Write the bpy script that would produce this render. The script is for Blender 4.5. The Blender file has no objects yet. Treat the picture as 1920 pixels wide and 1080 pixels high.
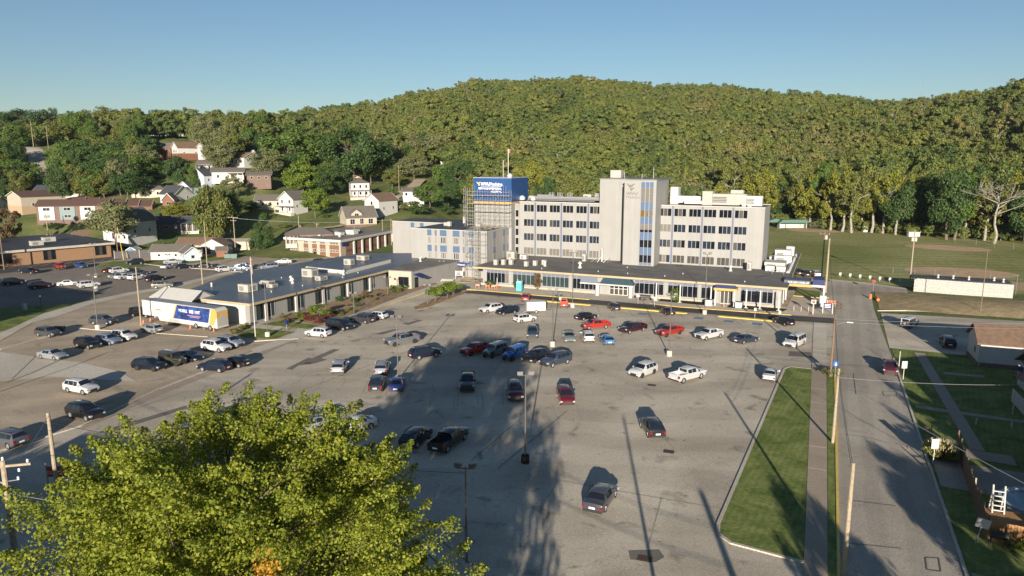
import bpy, bmesh, math, random, numpy as np
from mathutils import Vector, Matrix
R = math.radians
sc = bpy.context.scene
col = sc.collection
rnd = random.Random(7)
# ---------------------------------------------------------------- camera, light
F, H, PITCH, YAW = 1330.0, 30.0, math.atan(240 / 1330.0), R(24.3)
cam = bpy.data.objects.new('camera', bpy.data.cameras.new('camera'))
col.objects.link(cam)
cam.location = (0, 0, H)
cam.rotation_euler = (R(90) - PITCH, 0, YAW)
cam.data.sensor_width = 36
cam.data.lens = 36 * F / 1920
cam.data.clip_start = 0.5
cam.data.clip_end = 6000
sc.camera = cam
SUN_EL = 12.0
SUN_AZ = math.atan2(0.33, -0.944)
world = bpy.data.worlds.new('World'); sc.world = world; world.use_nodes = True
nt = world.node_tree; nt.nodes.clear()
sky = nt.nodes.new('ShaderNodeTexSky'); sky.sky_type = 'NISHITA'; sky.sun_disc = False
sky.sun_elevation = R(SUN_EL); sky.sun_rotation = SUN_AZ
sky.altitude = 200; sky.air_density = 1.0; sky.dust_density = 0.12; sky.ozone_density = 3.0
bg = nt.nodes.new('ShaderNodeBackground'); bg.inputs[1].default_value = 0.05
wo = nt.nodes.new('ShaderNodeOutputWorld')
nt.links.new(sky.outputs[0], bg.inputs[0]); nt.links.new(bg.outputs[0], wo.inputs[0])
sun = bpy.data.objects.new('sun', bpy.data.lights.new('sun', 'SUN')); col.objects.link(sun)
sun.data.energy = 5.0; sun.data.angle = R(0.5); sun.data.color = (1.0, 0.895, 0.76)
sd = Vector((-0.33 * math.cos(R(SUN_EL)), 0.944 * math.cos(R(SUN_EL)), -math.sin(R(SUN_EL))))
sun.rotation_euler = sd.to_track_quat('-Z', 'Y').to_euler()
sc.view_settings.view_transform = 'Standard'; sc.view_settings.look = 'None'
sc.view_settings.gamma = 1; sc.view_settings.use_curve_mapping = False
sc.view_settings.exposure = 1.0
sc.cycles.max_bounces = 6; sc.cycles.diffuse_bounces = 3; sc.cycles.glossy_bounces = 3
sc.cycles.transmission_bounces = 4; sc.cycles.transparent_max_bounces = 6
sc.cycles.use_denoising = True
CY, SY = math.cos(YAW), math.sin(YAW)
def G(x, y, z=0.0):
    """ground position seen at a place of the survey picture"""
    dx, dy = x - 960, 540 - y
    fw = F * math.cos(PITCH) + dy * math.sin(PITCH); up = -F * math.sin(PITCH) + dy * math.cos(PITCH)
    t = (z - H) / up
    X, Y = dx * t, fw * t
    return (X * CY - Y * SY, X * SY + Y * CY)
def FD(x, d):
    """position on the bearing of column x at forward distance d"""
    lat = (x - 960) / F * d
    return (lat * CY - d * SY, lat * SY + d * CY)
# ---------------------------------------------------------------- terrain
TER = [(-600, [(262, 0), (420, 30), (700, 70), (1500, 80)]),
       (0, [(262, 0), (276, 7), (300, 8.5), (330, 12), (372, 20), (420, 30), (600, 50), (1500, 70)]),
       (110, [(258, 0), (275, 6.8), (300, 9), (330, 14), (372, 24), (420, 31), (600, 50), (1500, 70)]),
       (235, [(236, 0), (245, 4), (290, 11.5), (330, 17), (372, 28), (400, 34), (600, 50), (1500, 70)]),
       (310, [(238, 0), (262, 4.4), (305, 12), (318, 14.5), (330, 18), (345, 22.5), (372, 32), (385, 34), (520, 46), (1500, 66)]),
       (450, [(246, 0), (262, 4), (300, 13), (318, 19), (345, 24.5), (372, 31), (520, 46), (1500, 66)]),
       (590, [(222, 0), (232, 3.6), (268, 6), (290, 8.6), (322, 13.5), (400, 20), (500, 33), (750, 68), (1500, 80)]),
       (700, [(240, 0), (268, 6), (290, 8.6), (322, 13.5), (400, 20), (500, 35), (770, 76), (1500, 86)]),
       (790, [(244, 0), (262, 6.5), (300, 12.4), (330, 15), (380, 20), (450, 32), (780, 86), (1500, 92)]),
       (900, [(300, 0), (350, 10), (450, 26), (850, 106), (1500, 100)]),
       (1060, [(355, 0), (450, 22), (870, 111), (1500, 105)]),
       (1250, [(360, 0), (450, 22), (850, 104), (1500, 100)]),
       (1500, [(345, 0), (400, 14), (800, 88), (1500, 95)]),
       (1650, [(314, 0), (376, 16), (740, 76), (1500, 95)]),
       (1800, [(294, 0), (350, 16), (650, 74), (1500, 95)]),
       (1920, [(282, 0), (340, 18), (560, 77), (1500, 100)]),
       (2500, [(270, 0), (500, 85), (1500, 120)])]
def terr(X, Y):
    d = -X * SY + Y * CY; lat = X * CY + Y * SY
    if d < 200: return 0.0
    x = 960 + F * lat / d
    def row(t):
        if d <= t[0][0]: return 0.0
        for a, b in zip(t, t[1:]):
            if d <= b[0]: 
                k = (d - a[0]) / (b[0] - a[0]); return a[1] + (b[1] - a[1]) * k
        return t[-1][1]
    if x <= TER[0][0]: return row(TER[0][1])
    for a, b in zip(TER, TER[1:]):
        if x <= b[0]:
            k = (x - a[0]) / (b[0] - a[0]); k = k * k * (3 - 2 * k)
            z = row(a[1]) * (1 - k) + row(b[1]) * k
            if z > 14:
                hm = a[1][-2][1] * (1 - k) + b[1][-2][1] * k; q = math.sin(math.pi * min(1, z / max(hm, 1))) * min(1, (z - 14) / 25)
                z += q * (9 * math.sin(X * .034 + Y * .012 + 2 * math.sin(Y * .011)) + 4 * math.sin(X * .071 - Y * .03 + 1)) + min(1, (z - 14) / 60) * 1.6 * math.sin(X * .05 + 2)
            return z
    return row(TER[-1][1])
# ---------------------------------------------------------------- materials
MATS = {}
def newmat(name):
    m = bpy.data.materials.new(name); m.use_nodes = True
    return m, m.node_tree, m.node_tree.nodes['Principled BSDF']
def mat(name, c, rough=.7, var=.0, scale=3., metal=0, coat=0, bump=0, c2=None, spec=.5, detail=5):
    if name in MATS: return MATS[name]
    m, t, b = newmat(name)
    b.inputs['Roughness'].default_value = rough; b.inputs['Metallic'].default_value = metal
    b.inputs['Coat Weight'].default_value = coat; b.inputs['Coat Roughness'].default_value = .08
    b.inputs['Specular IOR Level'].default_value = spec
    b.inputs['Base Color'].default_value = (*c, 1)
    if var or c2 or bump:
        tc = t.nodes.new('ShaderNodeNewGeometry')
        n = t.nodes.new('ShaderNodeTexNoise'); n.inputs['Scale'].default_value = scale; n.inputs['Detail'].default_value = detail
        t.links.new(tc.outputs['Position'], n.inputs['Vector'])
        r = t.nodes.new('ShaderNodeValToRGB'); r.color_ramp.elements[0].position = .3; r.color_ramp.elements[1].position = .7
        a = tuple(max(0, q * (1 - var)) for q in c); d = c2 if c2 else tuple(q * (1 + var) for q in c)
        r.color_ramp.elements[0].color = (*a, 1); r.color_ramp.elements[1].color = (*d, 1)
        t.links.new(n.outputs['Fac'], r.inputs['Fac']); t.links.new(r.outputs['Color'], b.inputs['Base Color'])
        if bump:
            bp = t.nodes.new('ShaderNodeBump'); bp.inputs['Strength'].default_value = bump; bp.inputs['Distance'].default_value = .05
            t.links.new(n.outputs['Fac'], bp.inputs['Height']); t.links.new(bp.outputs['Normal'], b.inputs['Normal'])
    MATS[name] = m; return m
def ground_mat(name, c, cdark, clight, crack=0., fine=9., big=.05, stain=.0, rough=.9, crack_scale=.22, stripes=None, gain=1.):
    """paving and grass: broad tone drift, fine grain, oil stains, cracks, mowing stripes"""
    m, t, b = newmat(name); N = t.nodes.new; L = t.links.new
    c, cdark, clight = (tuple(min(.8, q * gain) for q in k) for k in (c, cdark, clight))
    b.inputs['Roughness'].default_value = rough; b.inputs['Specular IOR Level'].default_value = .06
    g = N('ShaderNodeNewGeometry')
    def noise(s, d=4, dist=0, vec=None):
        n = N('ShaderNodeTexNoise'); n.inputs['Scale'].default_value = s; n.inputs['Detail'].default_value = d
        n.inputs['Distortion'].default_value = dist
        L(vec or g.outputs['Position'], n.inputs['Vector']); return n
    def ramp(src, p0, p1, a, d):
        r = N('ShaderNodeValToRGB'); r.color_ramp.elements[0].position = p0; r.color_ramp.elements[1].position = p1
        r.color_ramp.elements[0].color = (*a, 1); r.color_ramp.elements[1].color = (*d, 1); L(src, r.inputs['Fac']); return r
    def mix(f, a, d, mode='MIX'):
        x = N('ShaderNodeMix'); x.data_type = 'RGBA'; x.blend_type = mode
        if isinstance(f, float): x.inputs[0].default_value = f
        else: L(f, x.inputs[0])
        for s, v in ((6, a), (7, d)):
            if isinstance(v, tuple): x.inputs[s].default_value = (*v, 1)
            else: L(v, x.inputs[s])
        return x.outputs[2]
    o = ramp(noise(big, 6, 1.2).outputs['Fac'], .35, .65, cdark, clight).outputs['Color']
    f = ramp(noise(fine, 6).outputs['Fac'], .25, .75, (.72, .72, .72), (1.25, 1.25, 1.25)).outputs['Color']
    o = mix(1.0, o, f, 'MULTIPLY')
    if stripes:
        mp = N('ShaderNodeMapping'); mp.inputs['Rotation'].default_value = (0, 0, stripes[1]); L(g.outputs['Position'], mp.inputs['Vector'])
        w = N('ShaderNodeTexWave'); w.inputs['Scale'].default_value = stripes[0]; w.inputs['Distortion'].default_value = stripes[3] if len(stripes) > 3 else 1.5
        w.inputs['Detail'].default_value = 2; L(mp.outputs[0], w.inputs['Vector'])
        s = ramp(w.outputs['Fac'], .35, .65, (1 - stripes[2],) * 3, (1 + stripes[2],) * 3).outputs['Color']
        o = mix(1.0, o, s, 'MULTIPLY')
    if stain:
        s = ramp(noise(.33, 5, .6).outputs['Fac'], .60, .72, (1, 1, 1), (1 - stain,) * 3).outputs['Color']
        o = mix(1.0, o, s, 'MULTIPLY')
        s2 = ramp(noise(1.1, 3, .3).outputs['Fac'], .67, .73, (1, 1, 1), (1 - stain * .9,) * 3).outputs['Color']
        o = mix(1.0, o, s2, 'MULTIPLY')
    if crack:
        w = noise(.5, 3); dv = N('ShaderNodeVectorMath'); dv.operation = 'MULTIPLY_ADD'
        L(w.outputs['Color'], dv.inputs[0]); dv.inputs[1].default_value = (3.2, 3.2, 0); L(g.outputs['Position'], dv.inputs[2])
        v = N('ShaderNodeTexVoronoi'); v.feature = 'DISTANCE_TO_EDGE'; v.inputs['Scale'].default_value = crack_scale
        v.voronoi_dimensions = '2D'; L(dv.outputs[0], v.inputs['Vector'])
        cr = ramp(v.outputs['Distance'], .0, .012, (1, 1, 1), (0, 0, 0)).outputs['Color']
        gate = ramp(noise(.06, 2).outputs['Fac'], .48, .6, (0, 0, 0), (crack,) * 3).outputs['Color']
        x = mix(1.0, cr, gate, 'MULTIPLY'); sp = N('ShaderNodeSeparateColor'); L(x, sp.inputs[0])
        o = mix(sp.outputs[0], o, (c[0] * .3, c[1] * .3, c[2] * .3))
    L(o, b.inputs['Base Color'])
    bp = N('ShaderNodeBump'); bp.inputs['Strength'].default_value = .5; bp.inputs['Distance'].default_value = .06
    L(noise(fine * 1.5, 4).outputs['Fac'], bp.inputs['Height']); L(bp.outputs['Normal'], b.inputs['Normal'])
    MATS[name] = m; return m
lot_m = ground_mat('lot_concrete', (.2, .17, .13), (.155, .135, .106), (.215, .190, .150), crack=.55, stain=.45, stripes=(.035, 1.1, .06, 4), gain=2.6)
lotb_m = ground_mat('lot_brown', (.2, .16, .12), (.125, .102, .074), (.170, .139, .102), crack=.7, stain=.3, stripes=(.05, .9, .05, 4), gain=2.75)
road_m = ground_mat('road_asphalt', (.17, .15, .12), (.125, .110, .090), (.165, .147, .120), crack=.8, stain=.15, crack_scale=.16, stripes=(.12, 0., .05, 2), gain=2.6)
dark_m = ground_mat('new_asphalt', (.06, .06, .06), (.038, .037, .037), (.055, .053, .050), fine=12, gain=2.0)
patch_m = ground_mat('patch_asphalt', (.1, .09, .08), (.085, .077, .066), (.11, .10, .085), fine=12, gain=1.9)
conc_m = ground_mat('concrete_walk', (.3, .27, .22), (.27, .24, .195), (.34, .31, .255), fine=6, stain=.12, gain=1.7)
walk_m = ground_mat('brown_walk', (.2, .17, .13), (.19, .155, .118), (.235, .195, .15), fine=8, stain=.1, gain=1.75)
grass_m = ground_mat('grass', (.06, .1, .03), (.052, .070, .018), (.100, .112, .036), fine=3.2, big=.3, stripes=(.5, .12, .05, 2.5), gain=2.1)
field_m = ground_mat('field_grass', (.08, .1, .04), (.082, .088, .028), (.135, .130, .056), fine=.8, big=.022, stripes=(.055, 1.25, .07, 2.2), gain=2.25)
rough_m = ground_mat('yard_grass', (.06, .08, .03), (.054, .070, .022), (.095, .10, .038), fine=1.2, big=.06, gain=1.7)
dry_m = ground_mat('dry_grass', (.2, .16, .09), (.17, .135, .072), (.25, .195, .115), fine=1.6, big=.25, gain=1.5)
dirt_m = ground_mat('infield_dirt', (.3, .2, .12), (.27, .185, .11), (.34, .24, .15), fine=3, big=.15, gain=1.6)
bed_m = ground_mat('planting_bed', (.2, .14, .08), (.14, .10, .06), (.24, .175, .11), fine=3, big=.5, gain=1.6)
mulch_m = ground_mat('mulch', (.05, .035, .025), (.035, .026, .020), (.06, .045, .03), fine=6, big=.5)
forestfloor_m = ground_mat('forest_floor', (.05, .05, .02), (.030, .036, .014), (.055, .058, .022), fine=.6, big=.02, gain=1.3)
seam_m = mat('seam_paint', (.305, .30, .285), .6)
upper_m = ground_mat('upper_asphalt', (.12, .10, .08), (.125, .108, .088), (.165, .142, .115), crack=.6, stain=.3, gain=1.7)
white_m = mat('white_paint', (.45, .44, .41), .6, .05, 1.5)
def wall_mat(name, c):
    m = mat(name, c, .65, .04, .35); t = m.node_tree; N = t.nodes.new; L = t.links.new; b = t.nodes['Principled BSDF']
    src = b.inputs['Base Color'].links[0].from_socket
    g = N('ShaderNodeNewGeometry'); mp = N('ShaderNodeMapping'); mp.inputs['Scale'].default_value = (1.4, 1.4, .09); L(g.outputs['Position'], mp.inputs['Vector'])
    n = N('ShaderNodeTexNoise'); n.inputs['Scale'].default_value = 1.0; n.inputs['Detail'].default_value = 6; L(mp.outputs[0], n.inputs['Vector'])
    r = N('ShaderNodeValToRGB'); r.color_ramp.elements[0].position = .32; r.color_ramp.elements[1].position = .62; r.color_ramp.elements[0].color = (.955, .945, .93, 1); r.color_ramp.elements[1].color = (1.03, 1.03, 1.03, 1); L(n.outputs['Fac'], r.inputs['Fac'])
    x = N('ShaderNodeMix'); x.data_type = 'RGBA'; x.blend_type = 'MULTIPLY'; x.inputs[0].default_value = 1; L(src, x.inputs[6]); L(r.outputs['Color'], x.inputs[7]); L(x.outputs[2], b.inputs['Base Color']); return m
wall_m = wall_mat('facade_panel', (.268, .264, .252))
wall2_m = wall_mat('facade_grey', (.245, .241, .228))
cream_m = mat('cream_wall', (.36, .32, .25), .7, .05, 1.)
fascia_m = mat('tan_fascia', (.36, .29, .18), .6, .06, 1.)
blue_m = mat('blue_panel', (.075, .12, .20), .45, .05, .5)
slate_m = mat('slate_blue_strip', (.12, .135, .19), .5, .05, .5)
frame_m = mat('pale_frame', (.30, .315, .35), .4)
sign_m = mat('blue_box_cladding', (.016, .062, .185), .38, .06, .6)
navy_m = mat('navy_sign', (.012, .022, .11), .4)
teal_m = mat('teal_canopy', (.025, .055, .07), .5, .1, 1.)
gold_m = mat('gold_trim', (.48, .30, .08), .5)
yellow_m = mat('yellow_paint', (.62, .44, .10), .7, .12, 2.)
line_m = mat('line_paint', (.33, .30, .24), .8, .25, 2.5)
yline_m = mat('yellow_line', (.33, .23, .08), .8, .2, 3.)
hblue_m = mat('blue_marking', (.13, .20, .26), .8, .2, 3.)
roof_m = mat('flat_roof', (.10, .096, .088), .85, .0, .22, c2=(.165, .155, .138), bump=.1)
roofw_m = mat('wet_roof', (.070, .080, .095), .38, .0, .12, c2=(.115, .125, .14))
glass_m = mat('dark_glass', (.008, .010, .014), .06, spec=.8)
glassb_m = mat('blue_glass', (.020, .028, .045), .08, spec=.9)
glassg_m = mat('green_glass', (.028, .045, .042), .12, spec=.8)
blind_m = mat('window_blind', (.13, .12, .10), .5, .12, 3.)
blindd_m = mat('grey_blind', (.05, .046, .04), .4, .12, 3.)
black_m = mat('black_metal', (.015, .015, .016), .5)
metal_m = mat('pole_metal', (.13, .12, .105), .5, metal=.3)
galv_m = mat('galvanised', (.32, .32, .32), .4, .1, 3., metal=.5)
unit_m = mat('roof_unit', (.34, .325, .29), .6, .08, 2.)
wood_m = mat('pole_wood', (.30, .245, .17), .85, .2, 4.)
woodb_m = mat('brown_pole_wood', (.17, .115, .075), .85, .2, 4.)
fence_m = mat('fence_board_stain', (.30, .155, .06), .8, .2, 5.)
fenced_m = mat('fence_board_brown', (.14, .085, .05), .8, .2, 5.)
brick_m = mat('red_brick', (.17, .078, .048), .85, .14, 3.)
brickt_m = mat('tan_brick', (.24, .14, .075), .85, .1, 3.)
brickb_m = mat('brown_brick', (.15, .10, .078), .85, .2, 2.)  # dark tone also stands in for shade on the apartment front
shing_m = mat('grey_shingle', (.12, .105, .09), .9, .15, 2.)
shingb_m = mat('brown_shingle', (.15, .095, .062), .9, .2, 1.6)
shingr_m = mat('red_shingle', (.095, .050, .038), .9, .15, 1.6)
shingd_m = mat('dark_shingle', (.045, .048, .055), .9, .2, 2.)
siding_m = mat('white_siding', (.46, .45, .42), .6, .04, 1.)
sidingb_m = mat('pale_blue_siding', (.42, .47, .52), .6, .04, 1.)
sidingc_m = mat('cream_siding', (.40, .35, .26), .6, .04, 1.)
peach_m = mat('tan_siding', (.36, .26, .165), .6, .04, 1.)
rubber_m = mat('tyre_rubber', (.016, .016, .016), .8)
rim_m = mat('alloy_rim', (.42, .42, .43), .35, metal=.6)
rimd_m = mat('black_rim', (.03, .03, .03), .4)
carglass_m = mat('car_glass', (.010, .013, .018), .04, spec=1.)
lamp_m = mat('headlight_lens', (.34, .36, .40), .12, spec=1.)
tail_m = mat('tail_light_red', (.20, .010, .008), .2)
plate_m = mat('plate_white', (.70, .72, .75), .4)
trim_m = mat('car_trim', (.022, .022, .023), .55)
orange_m = mat('traffic_orange', (.75, .16, .04), .6)
turq_m = mat('toilet_turquoise', (.10, .48, .52), .5)
redsign_m = mat('red_sign', (.28, .015, .02), .5)
bark_m = mat('bark', (.13, .105, .08), .9, .2, 3.)
barkw_m = mat('pale_bark', (.27, .245, .20), .85, .25, 1.2)
# ---------------------------------------------------------------- mesh builder and tree of things
class MB:
    def __init__(s): s.v = []; s.f = []; s.m = []
    def add(s, vs, fs, m=0):
        o = len(s.v); s.v += [tuple(v) for v in vs]; s.f += [tuple(i + o for i in f) for f in fs]; s.m += [m] * len(fs)
        return s
    def box(s, x0, x1, y0, y1, z0, z1, m=0):
        return s.add([(x0, y0, z0), (x1, y0, z0), (x1, y1, z0), (x0, y1, z0), (x0, y0, z1), (x1, y0, z1), (x1, y1, z1), (x0, y1, z1)],
                     [(0, 3, 2, 1), (4, 5, 6, 7), (0, 1, 5, 4), (1, 2, 6, 5), (2, 3, 7, 6), (3, 0, 4, 7)], m)
    def prism(s, pts, z0, z1, m=0):
        n = len(pts)
        if sum(pts[i][0] * pts[(i + 1) % n][1] - pts[(i + 1) % n][0] * pts[i][1] for i in range(n)) < 0: pts = pts[::-1]
        return s.add([(x, y, z0) for x, y in pts] + [(x, y, z1) for x, y in pts],
                     [tuple(range(n))[::-1], tuple(range(n, 2 * n))] + [(i, (i + 1) % n, (i + 1) % n + n, i + n) for i in range(n)], m)
    def xz(s, pts, y0, y1, m=0):
        """outline in x,z extruded along y (y0 front)"""
        n = len(pts)
        if sum(pts[i][0] * pts[(i + 1) % n][1] - pts[(i + 1) % n][0] * pts[i][1] for i in range(n)) < 0: pts = pts[::-1]
        return s.add([(x, y0, z) for x, z in pts] + [(x, y1, z) for x, z in pts],
                     [tuple(range(n)), tuple(range(n, 2 * n))[::-1]] + [(i, i + n, (i + 1) % n + n, (i + 1) % n) for i in range(n)], m)
    def yz(s, pts, x0, x1, m=0):
        n = len(pts)
        if sum(pts[i][0] * pts[(i + 1) % n][1] - pts[(i + 1) % n][0] * pts[i][1] for i in range(n)) < 0: pts = pts[::-1]
        return s.add([(x0, y, z) for y, z in pts] + [(x1, y, z) for y, z in pts],
                     [tuple(range(n))[::-1], tuple(range(n, 2 * n))] + [(i, (i + 1) % n, (i + 1) % n + n, i + n) for i in range(n)], m)
    def tube(s, p, q, r0, r1=None, n=8, m=0, cap=True):
        r1 = r0 if r1 is None else r1; p = Vector(p); q = Vector(q); d = (q - p)
        if d.length < 1e-6: return s
        d.normalize(); a = d.orthogonal().normalized(); b = d.cross(a)
        vs = []
        for c, r in ((p, r0), (q, r1)):
            vs += [c + (a * math.cos(2 * math.pi * i / n) + b * math.sin(2 * math.pi * i / n)) * r for i in range(n)]
        fs = [(i, (i + 1) % n, (i + 1) % n + n, i + n) for i in range(n)]
        if cap: fs += [tuple(range(n))[::-1], tuple(range(n, 2 * n))]
        return s.add(vs, fs, m)
    def beam(s, p, q, w, h, m=0):
        p = Vector(p); q = Vector(q); d = (q - p).normalized(); up = Vector((0, 0, 1))
        if abs(d.z) > .95: up = Vector((0, 1, 0))
        a = d.cross(up).normalized() * w / 2; b = a.cross(d).normalized() * h / 2
        vs = [c + x * a + y * b for c in (p, q) for x, y in ((-1, -1), (1, -1), (1, 1), (-1, 1))]
        return s.add(vs, [(0, 1, 2, 3)[::-1], (4, 5, 6, 7), (0, 1, 5, 4), (1, 2, 6, 5), (2, 3, 7, 6), (3, 0, 4, 7)], m)
    def lathe(s, prof, n=12, c=(0, 0, 0), m=0):
        vs = []; fs = []
        for r, z in prof: vs += [(c[0] + r * math.cos(2 * math.pi * i / n), c[1] + r * math.sin(2 * math.pi * i / n), c[2] + z) for i in range(n)]
        for k in range(len(prof) - 1): fs += [(k * n + i, k * n + (i + 1) % n, (k + 1) * n + (i + 1) % n, (k + 1) * n + i) for i in range(n)]
        fs += [tuple(range(n))[::-1], tuple(range((len(prof) - 1) * n, len(prof) * n))]
        return s.add(vs, fs, m)
    def mesh(s, name, mats, smooth=False):
        me = bpy.data.meshes.new(name); me.from_pydata(s.v, [], s.f)
        for q in (mats if isinstance(mats, (list, tuple)) else [mats]): me.materials.append(q)
        me.polygons.foreach_set('material_index', s.m)
        if smooth:
            me.polygons.foreach_set('use_smooth', [True] * len(s.f)); me.set_sharp_from_angle(angle=R(38))
        me.update(); return me
    def build(s, name, mats, parent=None, loc=(0, 0, 0), rz=0, smooth=False):
        return put(name, s.mesh(name, mats, smooth), parent, loc, rz)
def put(name, me, parent=None, loc=(0, 0, 0), rz=0):
    o = bpy.data.objects.new(name, me); col.objects.link(o); o.parent = parent
    o.location = loc; o.rotation_euler = (0, 0, rz); return o
def tag(o, label=None, cat=None, group=None, kind=None):
    if label: o['label'] = label
    if cat: o['category'] = cat
    if group: o['group'] = group
    if kind: o['kind'] = kind
    return o
def thing(name, label, cat, loc=(0, 0, 0), rz=0, group=None):
    o = bpy.data.objects.new(name, None); col.objects.link(o); o.empty_display_size = .3
    o.location = loc if len(loc) == 3 else (loc[0], loc[1], 0); o.rotation_euler = (0, 0, rz)
    return tag(o, label, cat, group)
def kids(o): return [c for c in bpy.data.objects if c.parent == o]
CH = {}
def copy_tree(o, parent=None):
    c = o.copy(); col.objects.link(c); c.parent = parent
    for ch in list(o.children): copy_tree(ch, c)
    return c
def text(parent, name, body, loc, size, m, rx=90, rz=0, ext=.02, align='LEFT', sx=1, bold=0):
    cu = bpy.data.curves.new(name, 'FONT'); cu.body = body; cu.size = size; cu.extrude = ext; cu.align_x = align
    cu.offset = bold; cu.resolution_u = 2; cu.materials.append(m)
    tmp = bpy.data.objects.new('tmp', cu); me = bpy.data.meshes.new_from_object(tmp); me.name = name; bpy.data.objects.remove(tmp)
    o = bpy.data.objects.new(name, me); col.objects.link(o); o.parent = parent
    o.location = loc; o.rotation_euler = (R(rx), 0, R(rz)); o.scale = (sx, 1, 1); return o
def sheet(name, pts, z, m, label=None, kind='structure', thick=None):
    b = MB(); pts = [tuple(p) for p in pts]
    n = len(pts)
    if sum(pts[i][0] * pts[(i + 1) % n][1] - pts[(i + 1) % n][0] * pts[i][1] for i in range(n)) < 0: pts = pts[::-1]
    if thick: b.prism(pts, z - thick, z)
    else: b.add([(x, y, z) for x, y in pts], [tuple(range(n))])
    return tag(b.build(name, m), label, None, None, kind)
def GP(*p): return [G(a, b) for a, b in p]
# ---------------------------------------------------------------- the ground
def terrain():
    xs = sorted(set([-1600, -1300, -1050, -900] + list(range(-800, 640, 12)) + [700, 800, 1000, 1300, 1700]))
    ys = sorted(set([-500, -200, -60] + list(range(0, 1010, 12)) + [1060, 1150, 1300, 1600, 2200]))
    v = [(x, y, terr(x, y)) for y in ys for x in xs]; nx = len(xs); f = []; mi = []
    for j in range(len(ys) - 1):
        for i in range(nx - 1):
            f.append((j * nx + i, j * nx + i + 1, (j + 1) * nx + i + 1, (j + 1) * nx + i))
            X, Y = (xs[i] + xs[i + 1]) / 2, (ys[j] + ys[j + 1]) / 2
            d = -X * SY + Y * CY; px = 960 + F * (X * CY + Y * SY) / max(d, 1)
            lim = float(np.interp(px, [500, 560, 850, 900], [470, 440, 420, 372]))
            if px > 1440: lim = np.interp(px, [1440, 1560, 1700, 1920], [352, 322, 300, 276])
            mi.append(1 if (d > lim or Y < -60) else 0)
    b = MB(); b.v = v; b.f = f; b.m = mi
    return tag(b.build('ground', [rough_m, forestfloor_m], smooth=True), 'green and olive terrain rising into wooded hills', None, None, 'structure')
terrain()
sheet('asphalt_ground', [(-240, 12), (-240, 112), (-226, 168), (-205, 173), (-165, 172), (-165, 205), (-95, 215), (-60, 225), (-3, 230), (-3, 192), (1.6, 192), (1.6, 12)], .03, lotb_m, 'brownish worn asphalt of the left parking areas')
lotpoly = [(-78.5, 12), (-77.8, 41.9), (-77, 50), (-80, 63), (-82.5, 82.6), (-88.2, 105), (-90.5, 122), (-84, 134), (-78, 141), (-58, 139.2), (-45, 139.2), (-8, 139.8), (1.6, 141.5), (1.6, 12)]
sheet('parking_lot', lotpoly, .045, lot_m, 'pale weathered parking lot surface')
sheet('driveway', GP((0, 660), (60, 668), (150, 680), (225, 697), (255, 716), (190, 712), (90, 706), (0, 716)), .05, conc_m, 'pale concrete lane entering from the left edge')
sheet('drive_lane', [(-78, 141.2), (-60, 141), (-45, 140.6), (-8, 140.9), (1.6, 142), (1.6, 147), (-6, 146.2), (-30, 145.2), (-58, 145.0), (-74, 145.4)], .055, dark_m, 'dark new asphalt lane in front of the low hospital wing')
sheet('upper_lot', GP((-150, 560), (0, 512), (100, 500), (240, 488), (300, 489), (470, 509), (480, 513), (430, 513), (330, 537), (250, 549), (150, 568), (0, 590), (-150, 612)), .042, upper_m, 'darker asphalt of the upper left lot')
sheet('paved_strip', GP((150, 795), (205, 765), (300, 720), (390, 688), (480, 653), (545, 627), (560, 636), (490, 668), (400, 702), (310, 738), (215, 780), (155, 806)), .06, walk_m, 'brown paved strip between the lower left lot and the main lot')
# yellow islands and curbs
for i, (a, b_) in enumerate([(-58, -45.2), (-38.3, -25.2), (-18.8, -8.0)]):
    m = MB(); m.prism([(a, 139.0), (b_, 139.0), (b_ + .3, 139.5), (b_, 140.0), (a, 140.0), (a - .3, 139.5)], 0, .2)
    tag(m.build('kerb_island', yellow_m), ['yellow painted kerb island between red car and pickup', 'yellow painted kerb island behind the black cars by the main entrance', 'yellow painted kerb island nearest the road'][i], 'kerb', 'yellow kerb islands along the dark lane')
def kerb(pts, w, h, m, name='kerb', label=None, z=0):
    b = MB()
    for p, q in zip(pts, pts[1:]):
        b.beam((p[0], p[1], z + h / 2), (q[0], q[1], z + h / 2), w, h)
    return tag(b.build(name, m), label, None, None, 'structure')
sheet('hospital_walk', [(-100, 150), (-88.3, 150), (-80, 145.6), (-58, 145.2), (-30, 145.4), (-6, 146.4), (-3, 147), (-3, 153), (-100, 168)], .11, conc_m, 'concrete pavement along the low wing')
kerb([(-79, 145.2), (-58, 145), (-47, 145.1)], .25, .15, yellow_m, 'yellow_kerb', 'yellow kerb in front of the low wing, left stretch')
kerb([(-34, 146.2), (-28, 145.2), (-6, 146.3)], .25, .15, yellow_m, 'yellow_kerb', 'yellow kerb in front of the low wing, right stretch')
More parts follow.
